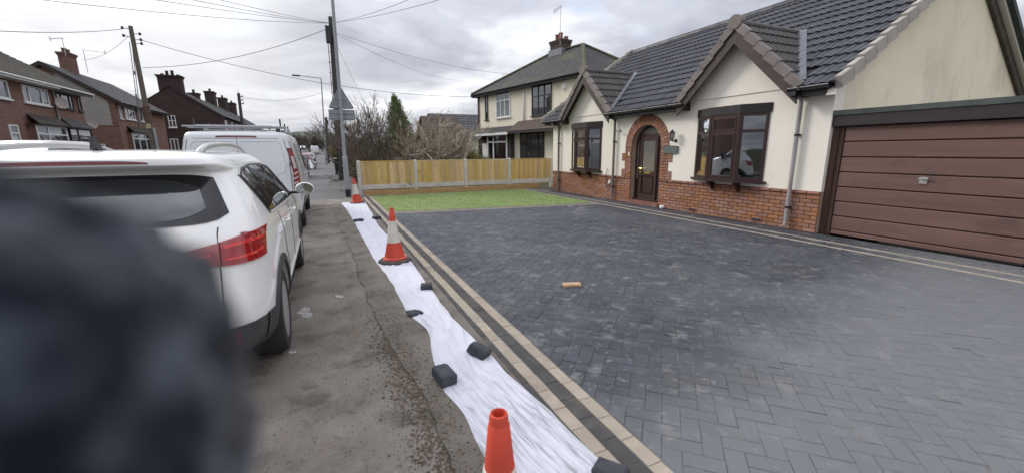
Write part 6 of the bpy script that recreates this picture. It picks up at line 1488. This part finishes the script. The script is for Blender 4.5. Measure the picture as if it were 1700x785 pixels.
# ---- the white SUV nearest the camera
def suv():
    R = thing('white_suv', 'white SUV with silver roof rails and red tail lamps parked nearest the camera', 'car')
    prof = catmull([(0.235, 0.34, 4.02, 0.80), (0.30, 0.10, 4.20, 0.845), (0.40, 0.03, 4.27, 0.872), (0.56, 0.0, 4.30, 0.882), (0.72, 0.035, 4.29, 0.884), (0.86, 0.07, 4.25, 0.882), (0.95, 0.085, 4.12, 0.872),
                    (1.01, 0.10, 3.45, 0.858), (1.06, 0.125, 3.20, 0.842), (1.20, 0.215, 2.95, 0.782), (1.33, 0.315, 2.70, 0.722), (1.405, 0.36, 2.52, 0.685), (1.43, 0.28, 2.45, 0.672), (1.455, 0.22, 2.36, 0.655), (1.49, 0.225, 2.22, 0.625), (1.515, 0.30, 2.08, 0.575), (1.535, 0.44, 1.92, 0.46), (1.546, 0.70, 1.70, 0.25)], 5)
    B = Body(prof, 8.0)
    body = B.mesh([p[0] for p in prof], 128).build('body', PAINTW, R)
    arches(body, (0.75, 3.36), 0.385, 0.335, 0.80)
    for p in body.data.polygons: p.use_smooth = True
    sharpen(body.data, 38)
    # dark lower bumper and sills
    b = MB(); zz = [0.232, 0.26, 0.30, 0.34, 0.38, 0.42, 0.46]
    def lower(t0, t1, n, zs_, off, ud=0):
        vs = []
        for z in zs_:
            for k in range(n + 1): vs.append(B.ring(z, t0 + (t1 - t0) * k / n, off))
        k0 = n + 1; return vs, [(i * k0 + j, i * k0 + j + 1, (i + 1) * k0 + j + 1, (i + 1) * k0 + j) for i in range(len(zs_) - 1) for j in range(n)]
    def ringpatch(cols, off, nz=6, name='p', m=RED, parent=R, smooth=True):
        """cols: (t, zlo, zhi) columns around the body"""
        q = MB(); vs = []
        for (kind, a, zl, zh) in cols:
            for j in range(nz + 1):
                z = zl + (zh - zl) * j / nz
                t = B.tr(a, z) if kind == 'r' else B.ts(a, z); vs.append(B.ring(z, t, off))
        n = len(cols) - 1
        q.raw(vs, [(i * (nz + 1) + j, (i + 1) * (nz + 1) + j, (i + 1) * (nz + 1) + j + 1, i * (nz + 1) + j + 1) for i in range(n) for j in range(nz)])
        # rim back to the body
        edge = [i * (nz + 1) for i in range(n + 1)] + [n * (nz + 1) + j for j in range(1, nz + 1)] + [i * (nz + 1) + nz for i in range(n - 1, -1, -1)] + [j for j in range(nz - 1, 0, -1)]
        k0 = len(q.v); inner = []
        ev = [vs[e] for e in edge]; cx = 0.0
        for (kind_e, e) in zip(range(len(edge)), edge):
            i = e // (nz + 1); j = e % (nz + 1); kind, a, zl, zh = cols[i]; z = zl + (zh - zl) * j / nz; t = B.tr(a, z) if kind == 'r' else B.ts(a, z); inner.append(B.ring(z, t, -0.004))
        q.raw(ev + inner, [(i, (i + 1) % len(ev), len(ev) + (i + 1) % len(ev), len(ev) + i) for i in range(len(ev))])
        o = q.build(name, m, parent, angle=45); recalc(o.data); return o
    def rr_cols(x0, x1, n, lo, hi): return [('r', x0 + (x1 - x0) * k / n, lo, hi) for k in range(n + 1)]
    for sgx in (1,):
        ringpatch([('r', -0.84 + 0.07 * k, 0.245, 0.50) for k in range(0, 25)] + [('s', 0.22, 0.245, 0.505), ('s', 0.30, 0.245, 0.505), ('s', 0.345, 0.245, 0.50)], 0.010, 5, 'rear_bumper', CLAD)
    pt = [(1.16 + 0.2 * k, 0.36) for k in range(10)]; pb = [(1.16 + 0.2 * k, 0.235) for k in range(10)]
    for sg in (1, -1): patch_side(B, pt, pb, 0.010, sg).build('sill', CLAD, R)
    for u in (0.75, 3.36):
        for sg in (1, -1): arch_trim(B, R, u, 0.335, 0.375, 0.432, CLAD, 0.012, sg, -0.12, PI + 0.12)
    ringpatch([('r', 0.48 + 0.05 * k, 0.385, 0.455 + 0.004 * k) for k in range(5)] , 0.016, 3, 'reflector', RED)
    # tail lamps: outer piece on the corner, inner piece on the tailgate
    ringpatch([('r', 0.634, 0.872, 1.008), ('r', 0.68, 0.870, 1.020), ('r', 0.73, 0.869, 1.032), ('r', 0.775, 0.870, 1.040), ('r', 0.81, 0.872, 1.044), ('r', 0.835, 0.875, 1.046), ('s', 0.19, 0.880, 1.046), ('s', 0.22, 0.886, 1.044), ('s', 0.25, 0.896, 1.038), ('s', 0.275, 0.912, 1.026), ('s', 0.29, 0.932, 1.010), ('s', 0.297, 0.955, 0.985)], 0.012, 6, 'tail_lamp', RED)
    il = ringpatch([('r', 0.38, 0.90, 0.935), ('r', 0.44, 0.885, 0.965), ('r', 0.53, 0.877, 0.988), ('r', 0.626, 0.873, 1.005)], 0.012, 5, 'tail_lamp', RED)
    ringpatch([('r', 0.65, 0.903, 0.911), ('r', 0.71, 0.901, 0.914), ('r', 0.78, 0.906, 0.919), ('r', 0.82, 0.918, 0.930)], 0.0165, 2, 'lamp_band', RED2)
    ringpatch([('r', 0.65, 0.972, 0.984), ('r', 0.71, 0.980, 0.998), ('r', 0.78, 0.986, 1.004), ('r', 0.825, 0.986, 1.002)], 0.0165, 2, 'lamp_band', RED2)
    ringpatch([('r', 0.43, 0.905, 0.925), ('r', 0.50, 0.92, 0.942), ('r', 0.585, 0.93, 0.955)], 0.0165, 2, 'lamp_band', RED2)
    ringpatch([('r', -0.36, 0.86, 0.915), ('r', -0.42, 0.83, 0.945), ('r', -0.50, 0.815, 0.965), ('r', -0.592, 0.806, 0.982)], 0.012, 5, 'tail_lamp', RED)
    ringpatch([('r', -0.600, 0.805, 0.985), ('r', -0.72, 0.80, 1.012), ('r', -0.80, 0.802, 1.02), ('r', -0.838, 0.804, 1.02)], 0.012, 5, 'tail_lamp', RED)
    # tailgate glass, its dark surround, brake lamp strip, wiper
    def rg(xs, lo, hi, off, name, m, nz=10):
        q = MB(); vs = []
        for x in xs:
            for j in range(nz + 1):
                z = lo(x) + (hi(x) - lo(x)) * j / nz; ww = B.at(z)[2]; vs.append(B.rear(x * ww, z, off))
        n = len(xs) - 1; q.raw(vs, [(i * (nz + 1) + j, (i + 1) * (nz + 1) + j, (i + 1) * (nz + 1) + j + 1, i * (nz + 1) + j + 1) for i in range(n) for j in range(nz)]); return q
    xs = [-0.86 + 1.72 * k / 24 for k in range(25)]
    rg(xs, lambda x: 1.115 + 0.05 * abs(x / 0.86) ** 10, lambda x: 1.398 - 0.025 * abs(x / 0.86) ** 8, 0.008, 'rear_window', None).build('rear_window_surround', mat('glass_surround', (0.012, 0.012, 0.014), rough=0.12, spec=0.6), R, smooth=True)
    xs2 = [-0.74 + 1.48 * k / 24 for k in range(25)]
    rg(xs2, lambda x: 1.14 + 0.06 * abs(x / 0.74) ** 6, lambda x: 1.375 - 0.06 * abs(x / 0.74) ** 6, 0.013, 'rear_window', None).build('rear_window', REARGL, R, smooth=True)
    q = MB(); zl = 1.452
    q.grid(14, 2, lambda u, v: B.rear((-0.62 + 0.62 * 2 * u) * 0.56, 1.463 + 0.020 * v * (1 - (2 * u - 1) ** 4 * 0.6), 0.006)); q.build('brake_lamp', DRED, R, smooth=True)
    strip_on(lambda x, z, o: B.rear(x, z, o), [(0.630, 0.50 + k * 0.05) for k in range(11)] + [(0.628, 1.05), (0.632, 1.09)], 0.007, R, 'tailgate_seam', SEAM, 0.0)
    strip_on(lambda x, z, o: B.rear(x, z, o), [(-0.596 + 1.192 * k / 16, 0.52) for k in range(17)], 0.009, R, 'bumper_seam', SEAM, 0.0)
    q = MB(); q.raw([B.rear(x, z, 0.006) for x, z in ((-0.27, 0.60), (0.27, 0.60), (0.27, 0.72), (-0.27, 0.72))], [(0, 1, 2, 3)]); q.build('number_plate', mat('yellow_plate', (0.62, 0.50, 0.06), rough=0.5), R)
    # side windows with trim
    for sg in (1, -1):
        top = resamp([(0.64, 1.355), (0.80, 1.40), (1.2, 1.418), (1.8, 1.41), (2.25, 1.375), (2.62, 1.27)], 24); bot = resamp([(0.80, 1.10), (1.2, 1.085), (1.8, 1.065), (2.4, 1.05), (2.98, 1.04), (3.02, 1.05)], 24)
        patch_side(B, [(a - 0.0, z + 0.012) for a, z in top], [(a, z - 0.014) for a, z in bot], 0.004, sg).build('window_surround', BLACK, R, smooth=True)
        def cutrange(f0, f1, ins=0.0):
            n = 10; T_ = [top[0]] ; 
            def at(pl, f): i = min(23, int(f * 24)); t = f * 24 - i; return (pl[i][0] + (pl[i + 1][0] - pl[i][0]) * t, pl[i][1] + (pl[i + 1][1] - pl[i][1]) * t)
            return [at(top, f0 + (f1 - f0) * k / n) for k in range(n + 1)], [at(bot, f0 + (f1 - f0) * k / n) for k in range(n + 1)]
        for f0, f1 in ((0.02, 0.20), (0.225, 0.56), (0.585, 0.985)):
            a, c = cutrange(f0, f1); patch_side(B, a, c, 0.009, sg).build('side_window', CARGL, R, smooth=True)
        strip_on(lambda u, z, o: B.side(u, z, o, sg), [(u, z - 0.018) for u, z in bot], 0.014, R, 'window_trim', SILVER, 0.006)
        strip_on(lambda u, z, o: B.side(u, z, o, sg), [(u, z + 0.016) for u, z in top], 0.010, R, 'window_trim', SILVER, 0.006)
        # doors
        for pts in ([(1.18, 1.04), (1.17, 0.9), (1.21, 0.72), (1.27, 0.55), (1.30, 0.36)], [(2.03, 1.03), (2.03, 0.36)], [(2.98, 1.02), (2.98, 0.7), (2.94, 0.36)], [(1.30, 0.365), (2.94, 0.365)]):
            strip_on(lambda u, z, o: B.side(u, z, o, sg), resamp(pts, 14), 0.007, R, 'door_seam', SEAM, 0.0)
        for u in (1.38, 2.20):
            m = MB(); pts = [B.side(u + 0.18 * k / 6, 0.925, 0.012 + 0.02 * math.sin(PI * k / 6), sg) for k in range(7)]; m.tube(pts, 0.013, 8); m.build('door_handle', PAINTW, R, smooth=True)
        strip_on(lambda u, z, o: B.side(u, z, o, sg), [(1.2 + 0.1 * k, 0.47) for k in range(18)], 0.02, R, 'door_moulding', PAINTW, 0.004)
        # mirror
        m = MB(); x0 = 0.93; m.lathe([(0.0, -0.10), (0.055, -0.085), (0.085, -0.03), (0.09, 0.02), (0.082, 0.045)], 20, (0, 0, 0), basis((sg * 1.0, 2.90, 1.085), Vector((1.18, 0, 0)), Vector((0, 0, 0.86)), Vector((0, -1, 0))))
        mi = m.build('mirror', PAINTW, R, angle=50); m = MB(); m.lathe([(0.080, 0.046), (0.0, 0.047)], 20, (0, 0, 0), basis((sg * 1.0, 2.90, 1.085), Vector((1.18, 0, 0)), Vector((0, 0, 0.86)), Vector((0, -1, 0)))); m.build('mirror_glass', glass('mirror_glass', (0.05, 0.06, 0.06), refl=0.55), mi)
        m = MB(); m.box(sg * 0.82, sg * 0.95, 2.86, 2.94, 1.03, 1.06); m.build('mirror_arm', BLACK, mi)
        # roof rail: a bowed bar with feet
        m = MB(); P = []
        for k in range(21):
            t = k / 20; u = 0.50 + 1.95 * t; h = 0.066 * math.sin(PI * t) ** 0.55; zr = 1.522 - 0.05 * max(0, (t - 0.75) / 0.25) ** 1.5 - 0.02 * max(0, (0.12 - t) / 0.12); P.append((sg * (0.515 - 0.02 * t), u, zr + h))
        m.tube(P, [0.021] * 21, 10); m.build('roof_rail', SILVER, R, smooth=True)
    m = MB(); m.lathe([(0.034, 0), (0.036, 0.012), (0.028, 0.02)], 14, (0.0, 0.62, 1.535)); m.prism([(0.55, 1.548), (0.67, 1.548), (0.60, 1.62), (0.575, 1.622)], lambda p: (-0.010, p[0], p[1]), lambda p: (0.010, p[0], p[1])); m.build('aerial', BLACK, R)
    # cabin seen through the rear window
    for x in (-0.36, 0.36):
        m = MB(); M = basis((x, 1.35, 1.22), Vector((1, 0, 0)), Vector((0, 1, 0)), UZ); m.grid(16, 10, lambda u, v: tuple(M @ Vector((0.13 * math.copysign(abs(math.cos(2 * PI * u)) ** 0.6, math.cos(2 * PI * u)) * math.sin(PI * v) ** 0.5, 0.05 * math.copysign(abs(math.sin(2 * PI * u)) ** 0.6, math.sin(2 * PI * u)) * math.sin(PI * v) ** 0.5, -0.10 * math.cos(PI * v))))); m.build('headrest', CABIN, R, smooth=True)
    for u in (0.75, 3.36):
        for sg in (1, -1): wheel(R, sg * 0.755, u, 0.335, 0.225, sg)
    # front face: lamps, grille, windscreen
    m = MB(); m.grid(16, 6, lambda u, v: B.front((-0.8 + 1.6 * u) * B.at(1.06 + 0.36 * v)[2], 1.06 + 0.36 * v, 0.008)); m.build('windscreen', CARGL, R, smooth=True)
    m = MB(); m.grid(12, 3, lambda u, v: B.front((-0.5 + 1.0 * u), 0.70 + 0.12 * v, 0.01)); m.build('grille', BLACK, R)
    for s in (-1, 1): m = MB(); m.grid(6, 3, lambda u, v: B.front(s * (0.55 + 0.26 * u), 0.71 + 0.13 * v, 0.012)); m.build('headlamp', WHITEP, R)
    R.location = (-1.238, 2.72, 0); return R, B
SUVO, SUVB = suv()

# ---- the white van in front of it
def van():
    R = thing('white_van', 'white panel van with ladder rack on its roof parked ahead of the SUV', 'van')
    prof = catmull([(0.28, 0.12, 4.80, 0.86), (0.36, 0.02, 4.92, 0.90), (0.50, -0.01, 4.97, 0.925), (0.62, 0.0, 4.97, 0.945), (0.80, 0.03, 4.93, 0.958), (1.0, 0.045, 4.80, 0.958), (1.12, 0.05, 4.35, 0.955), (1.2, 0.055, 4.05, 0.945),
                    (1.45, 0.085, 3.72, 0.900), (1.68, 0.12, 3.40, 0.850), (1.80, 0.145, 3.2, 0.820), (1.86, 0.18, 3.05, 0.79), (1.895, 0.25, 2.9, 0.70), (1.91, 0.45, 2.7, 0.45)], 5)
    B = Body(prof, 13.0)
    body = B.mesh([p[0] for p in prof], 128).build('body', PAINTV, R); arches(body, (0.80, 3.72), 0.375, 0.325, 0.86)
    for p in body.data.polygons: p.use_smooth = True
    sharpen(body.data, 35)
    m = MB(); m.grid(30, 4, lambda u, v: B.rear((-0.93 + 1.86 * u) * B.at(0.29 + 0.2 * v)[2], 0.29 + 0.20 * v, 0.03)); m.build('rear_bumper', mat('grey_bumper', (0.35, 0.36, 0.37), (0.30, 0.31, 0.32), rough=0.55), R, smooth=True)
    strip_on(lambda x, z, o: B.rear(x, z, o), [(0.0, 0.5 + 0.1 * k) for k in range(14)], 0.010, R, 'door_seam', SEAM, 0.0)
    for s in (-1, 1):
        strip_on(lambda x, z, o: B.rear(x, z, o), [(s * (0.80 - 0.0 * k), 0.5 + 0.09 * k) for k in range(12)] + [(s * 0.76, 1.62), (s * 0.735, 1.75)], 0.009, R, 'door_seam', SEAM, 0.0)
        # pressed panel outline of the rear doors: a raised rounded field
        P = [(s * 0.06, 1.08), (s * 0.06, 1.72), (s * 0.62, 1.73), (s * 0.68, 1.68), (s * 0.735, 1.30), (s * 0.70, 1.18), (s * 0.55, 1.10), (s * 0.06, 1.08)]
        strip_on(lambda x, z, o: B.rear(x, z, o), resamp(P, 60), 0.026, R, 'door_pressing', PAINTV, -0.004)
    strip_on(lambda x, z, o: B.rear(x, z, o), [(-0.74 + 1.48 * k / 14, 1.775) for k in range(15)], 0.007, R, 'door_seam', SEAM, 0.0)
    m = MB(); m.grid(12, 2, lambda u, v: B.rear((-0.31 + 0.62 * u), 1.795 + 0.03 * v - 0.006 * (2 * u - 1) ** 4, 0.006)); m.build('brake_lamp', DRED, R, smooth=True)
    def vp(cols, off, name, mt):
        q = MB(); nz = 8; vs = []
        for (kind, a, zl, zh) in cols:
            for j in range(nz + 1): z = zl + (zh - zl) * j / nz; t = B.tr(a * B.at(z)[2], z) if kind == 'r' else B.ts(B.at(z)[0] + a, z); vs.append(B.ring(z, t, off))
        n = len(cols) - 1; q.raw(vs, [(i * (nz + 1) + j, (i + 1) * (nz + 1) + j, (i + 1) * (nz + 1) + j + 1, i * (nz + 1) + j + 1) for i in range(n) for j in range(nz)])
        q.build(name, mt, R, smooth=True)
    vp([('r', 0.90, 0.86, 1.42), ('r', 0.935, 0.80, 1.56), ('r', 0.965, 0.80, 1.60), ('s', 0.03, 0.80, 1.60), ('s', 0.09, 0.84, 1.58), ('s', 0.13, 0.98, 1.50)], 0.010, 'tail_lamp', mat('dull_red_lens', (0.24, 0.020, 0.025), (0.19, 0.015, 0.02), rough=0.25, coat=0.6))
    vp([('r', 0.925, 1.22, 1.40), ('r', 0.955, 1.22, 1.44), ('s', 0.04, 1.22, 1.46), ('s', 0.08, 1.22, 1.42)], 0.014, 'lamp_band', mat('clear_lens', (0.62, 0.50, 0.50), rough=0.2, coat=1.0))
    for zz in (0.92, 1.01, 1.10): vp([('s', 0.02, zz, zz + 0.03), ('s', 0.06, zz + 0.02, zz + 0.05), ('s', 0.11, zz + 0.045, zz + 0.07)], 0.014, 'lamp_band', MATS['clear_lens'])
    m = MB(); m.box(0.80, 0.835, -0.0, 0.05, 1.28, 1.34); m.build('hinge', BLACK, R)
    for sg in (1, -1):
        top = resamp([(2.62, 1.60), (3.1, 1.58), (3.35, 1.54), (3.62, 1.42)], 14); bot = resamp([(2.60, 1.16), (3.1, 1.13), (3.6, 1.12), (3.92, 1.14)], 14)
        patch_side(B, top, bot, 0.006, sg).build('side_window', CARGL, R, smooth=True)
        for pts in ([(2.5, 1.72), (2.5, 0.4)], [(1.25, 1.70), (1.25, 0.4)], [(3.95, 1.10), (3.98, 0.75)], [(1.3, 1.02), (2.45, 1.0)], [(0.25, 1.72), (0.27, 0.6)]):
            strip_on(lambda u, z, o: B.side(u, z, o, sg), resamp(pts, 14), 0.009, R, 'panel_seam', SEAM, 0.0)
        strip_on(lambda u, z, o: B.side(u, z, o, sg), [(1.05 + 0.12 * k, 0.52) for k in range(19)], 0.05, R, 'side_moulding', CLAD, 0.002)
        for u in (2.62,): m = MB(); m.tube([B.side(u + 0.2 * k / 6, 1.03, 0.012 + 0.02 * math.sin(PI * k / 6), sg) for k in range(7)], 0.014, 8); m.build('door_handle', PAINTV, R)
        for u in (0.80, 3.72): wheel(R, sg * 0.82, u, 0.325, 0.22, sg, mat('steel_rim', (0.18, 0.185, 0.19), (0.14, 0.145, 0.15), rough=0.5, metal=0.4), 6, 0.60); arch_trim(B, R, u, 0.325, 0.368, 0.405, PAINTV, 0.010, sg)
        m = MB(); M = basis((sg * 1.09, 3.82, 1.20), Vector((1, 0, 0)), UZ, Vector((0, -1, 0)))
        P = [(-0.105, -0.13), (0.095, -0.14), (0.115, 0.0), (0.10, 0.14), (-0.09, 0.15), (-0.115, 0.02)]
        m.prism(P, lambda p: tuple(M @ Vector((p[0], p[1], 0.06))), lambda p: tuple(M @ Vector((p[0] * 0.85, p[1] * 0.9, -0.08)))); mi = m.build('mirror', BLACK, R); recalc(mi.data)
        m = MB(); m.raw([M @ Vector((p[0] * 0.86, p[1] * 0.88, 0.062)) for p in P], [tuple(range(6))]); m.build('mirror_glass', glass('mirror_glass', (0.05, 0.06, 0.06), refl=0.55), mi)
        m = MB(); m.box(sg * 0.93, sg * 1.0, 3.78, 3.86, 1.06, 1.12); m.build('mirror_arm', BLACK, mi)
    m = MB(); m.grid(16, 8, lambda u, v: B.front((-0.86 + 1.72 * u) * B.at(1.2 + 0.55 * v)[2], 1.2 + 0.55 * v, 0.008)); m.build('windscreen', CARGL, R, smooth=True)
    # rack: bars, feet, rear ladder roller, end stops
    rk = thing('roof_rack', 'grey ladder rack with rear roller on the roof of the white van', 'roof rack', (0, 0, 0))
    RK = mat('rack_grey', (0.33, 0.335, 0.345), (0.26, 0.265, 0.275), rough=0.45, metal=0.5)
    for u in (0.55, 1.6, 2.55):
        m = MB(); m.box(-0.78, 0.78, u - 0.02, u + 0.02, 1.965, 1.995); m.build('bar', RK, rk)
        for s in (-1, 1): m = MB(); m.prism([(u - 0.05, 1.87), (u + 0.05, 1.87), (u + 0.03, 1.965), (u - 0.03, 1.965)], lambda p: (s * 0.60, p[0], p[1]), lambda p: (s * 0.67, p[0], p[1])); m.build('foot', BLACK, rk)
        for s in (-1, 1): m = MB(); m.box(s * 0.685 - 0.012, s * 0.685 + 0.012, u - 0.03, u + 0.03, 1.995, 2.12 if u > 0.6 else 2.15); m.build('end_stop', BLACK, rk)
    m = MB(); m.tube([(-0.60, 0.30, 1.985), (0.55, 0.30, 1.985)], 0.030, 14); m.build('roller', RK, rk, angle=40)
    m = MB(); m.tube([(-0.80, 0.30, 1.985), (-0.60, 0.30, 1.985)], 0.018, 10); m.tube([(0.55, 0.30, 1.985), (0.80, 0.30, 1.985)], 0.018, 10)
    for s in (-0.5, 0.5): m.tube([(s, 0.30, 1.96), (s, 0.55, 1.96)], 0.016, 8)
    m.build('roller_axle', RK, rk)
    R.location = (-1.375, 8.72, 0); rk.location = (-1.375, 8.72, 0); return R
van()

# ---- the other cars
def simple_car(name, lab, cat, x, y, paint, kind='hatch', heading=1, group=None, lod=0):
    R = thing(name, lab, cat, (0, 0, 0), group)
    if kind == 'mpv': prof = [(0.22, 0.3, 4.1, 0.80), (0.34, 0.06, 4.3, 0.86), (0.6, 0.0, 4.36, 0.885), (0.85, 0.06, 4.28, 0.88), (1.0, 0.08, 3.9, 0.87), (1.08, 0.10, 3.5, 0.85), (1.35, 0.22, 3.05, 0.76), (1.55, 0.36, 2.6, 0.67), (1.63, 0.5, 2.3, 0.56), (1.66, 0.9, 1.9, 0.3)]
    elif kind == 'van': prof = [(0.28, 0.1, 4.8, 0.88), (0.5, 0.0, 4.97, 0.95), (1.0, 0.04, 4.8, 0.97), (1.2, 0.05, 4.1, 0.96), (1.7, 0.12, 3.4, 0.87), (1.9, 0.2, 3.0, 0.78), (1.97, 0.5, 2.6, 0.4)]
    else: prof = [(0.2, 0.3, 3.8, 0.76), (0.32, 0.05, 4.0, 0.83), (0.55, 0.0, 4.05, 0.86), (0.78, 0.06, 3.98, 0.86), (0.90, 0.12, 3.5, 0.84), (0.96, 0.16, 3.0, 0.82), (1.2, 0.36, 2.6, 0.72), (1.38, 0.6, 2.2, 0.62), (1.44, 0.9, 1.8, 0.4)]
    pr = catmull(prof, 3); B = Body(pr, 7.0)
    o = B.mesh([p[0] for p in pr], 56).build('body', paint, R); arches(o, (0.72, 3.2 if kind != 'van' else 3.72), 0.36, 0.31, 0.8)
    for p in o.data.polygons: p.use_smooth = True
    sharpen(o.data, 40)
    zb = {'mpv': (1.06, 1.52), 'van': (1.2, 1.7), 'hatch': (0.94, 1.32)}[kind]
    for nm, f in (('rear_window', B.rear), ('windscreen', B.front)):
        if kind == 'van' and nm == 'rear_window': continue
        m = MB(); m.grid(10, 5, lambda u, v: f((-0.8 + 1.6 * u) * B.at(zb[0] + (zb[1] - zb[0]) * v)[2], zb[0] + (zb[1] - zb[0]) * v, 0.008)); q = m.build(nm, CARGL, R, smooth=True)
    for sg in (1, -1):
        for (t0, t1) in ((0.0, 0.3), (0.33, 0.62), (0.65, 1.0)):
            lo0, lo1 = B.at(zb[0])[0] + 0.25, B.at(zb[0])[1] - 0.12; hi0, hi1 = B.at(zb[1])[0] + 0.3, B.at(zb[1])[1] - 0.15
            if kind == 'van': lo0 = hi0 = 2.6
            top = [(hi0 + (hi1 - hi0) * (t0 + (t1 - t0) * k / 5), zb[1]) for k in range(6)]; bot = [(lo0 + (lo1 - lo0) * (t0 + (t1 - t0) * k / 5), zb[0]) for k in range(6)]
            patch_side(B, top, bot, 0.006, sg, 4).build('side_window', CARGL, R, smooth=True)
        for u in (0.72, 3.2 if kind != 'van' else 3.72): wheel(R, sg * 0.73, u, 0.31, 0.2, sg)
        m = MB(); m.grid(4, 4, lambda u, v: B.rear(sg * (0.60 + 0.2 * u), 0.78 + 0.14 * v, 0.01)); m.build('tail_lamp', RED, R)
        m = MB(); m.grid(4, 4, lambda u, v: B.front(sg * (0.5 + 0.25 * u), 0.66 + 0.12 * v, 0.01)); m.build('headlamp', WHITEP, R)
    m = MB(); m.raw([B.rear(a, c, 0.012) for a, c in ((-0.26, 0.55), (0.26, 0.55), (0.26, 0.66), (-0.26, 0.66))], [(0, 1, 2, 3)]); m.build('number_plate', mat('yellow_plate', (0.62, 0.50, 0.06), rough=0.5), R)
    R.location = (x, y, gz(y)); R.rotation_euler = (0, 0, 0 if heading > 0 else PI); return R
simple_car('parked_car', 'dark grey car across the road behind the SUV, cut by the left edge', 'car', -6.6, 16.6, PAINTG, 'mpv', -1).scale = (1, 1, 1.14)
FG = 'far cars parked along the street'
simple_car('parked_car', 'white far car parked at the end of the pavement', 'car', -1.6, 112, PAINTV, 'van', 1, FG)
simple_car('parked_car', 'dark far car just ahead of the van', 'car', -1.75, 27, PAINTG, 'hatch', 1, FG)
simple_car('parked_car', 'pale far car between the dark car and the distant white one', 'car', -1.7, 60, mat('silver_paint', (0.42, 0.43, 0.45), rough=0.3, metal=0.4, coat=1.0), 'hatch', 1, FG)
simple_car('parked_car', 'far white car highest up the climbing street', 'car', -2.2, 150, PAINTW, 'mpv', -1, FG)
simple_car('parked_car', 'far dark car beside the highest white car', 'car', -5.6, 155, PAINTG, 'hatch', -1, FG)
simple_car('parked_car', 'far red car half hidden by the van mirror', 'car', -1.75, 41, mat('red_paint', (0.30, 0.02, 0.02), rough=0.3, coat=1.0), 'hatch', 1, FG)

# ------------------------------------------------------------------ the dark woolly sleeve right in front of the lens
def sleeve():
    FL = mat('navy_fleece', (0.003, 0.006, 0.013), (0.062, 0.074, 0.096), rough=1.0, spec=0.05, scale=58, detail=2, lo=0.47, hi=0.62, bump=1.0, bscale=160, bdist=0.004, sheen=0.25)
    b = MB(); NR, NA = 60, 64
    # the raised arm: from the elbow close to the lens it runs down and away to the left
    def W(p): return CAM + CR @ Vector((p[0], -p[1], -p[2]))
    path = [(-0.0968, 0.0322, 0.070), (-0.0955, 0.060, 0.070), (-0.100, 0.115, 0.078), (-0.11, 0.20, 0.11), (-0.15, 0.32, 0.20)]
    prof = []
    R0 = 0.0428
    for k in range(18): a = PI / 2 * (1 - k / 18); prof.append((Vector((path[0][0], path[0][1] - R0 * 1.02 * math.sin(a), path[0][2])), R0 * math.cos(a)))
    for a, c in zip(path, path[1:]):
        for k in range(8): t = k / 8; prof.append((Vector(a).lerp(Vector(c), t), R0 + 0.0))
    prof.append((Vector(path[-1]), R0))
    vs = []
    for (c, r) in prof:
        for j in range(NA):
            t = 2 * PI * j / NA; d = Vector((math.cos(t), 0, math.sin(t))); p = c + d * max(r, 0.0002)
            n = (p - Vector((path[0][0], max(c.y, path[0][1]), path[0][2]))); n.normalize()
            h = 0.0050 * mnoise.noise(p * 85) + 0.0022 * mnoise.noise(p * 210 + Vector((3, 1, 2)))
            vs.append(W(p + n * h))
    b.raw(vs, [(i * NA + j, i * NA + (j + 1) % NA, (i + 1) * NA + (j + 1) % NA, (i + 1) * NA + j) for i in range(len(prof) - 1) for j in range(NA)])
    o = b.build('fleece_sleeve', FL, smooth=True); recalc(o.data)
    tag(o, 'dark navy woolly sleeve, out of focus, filling the lower left right before the lens', 'sleeve')
sleeve()
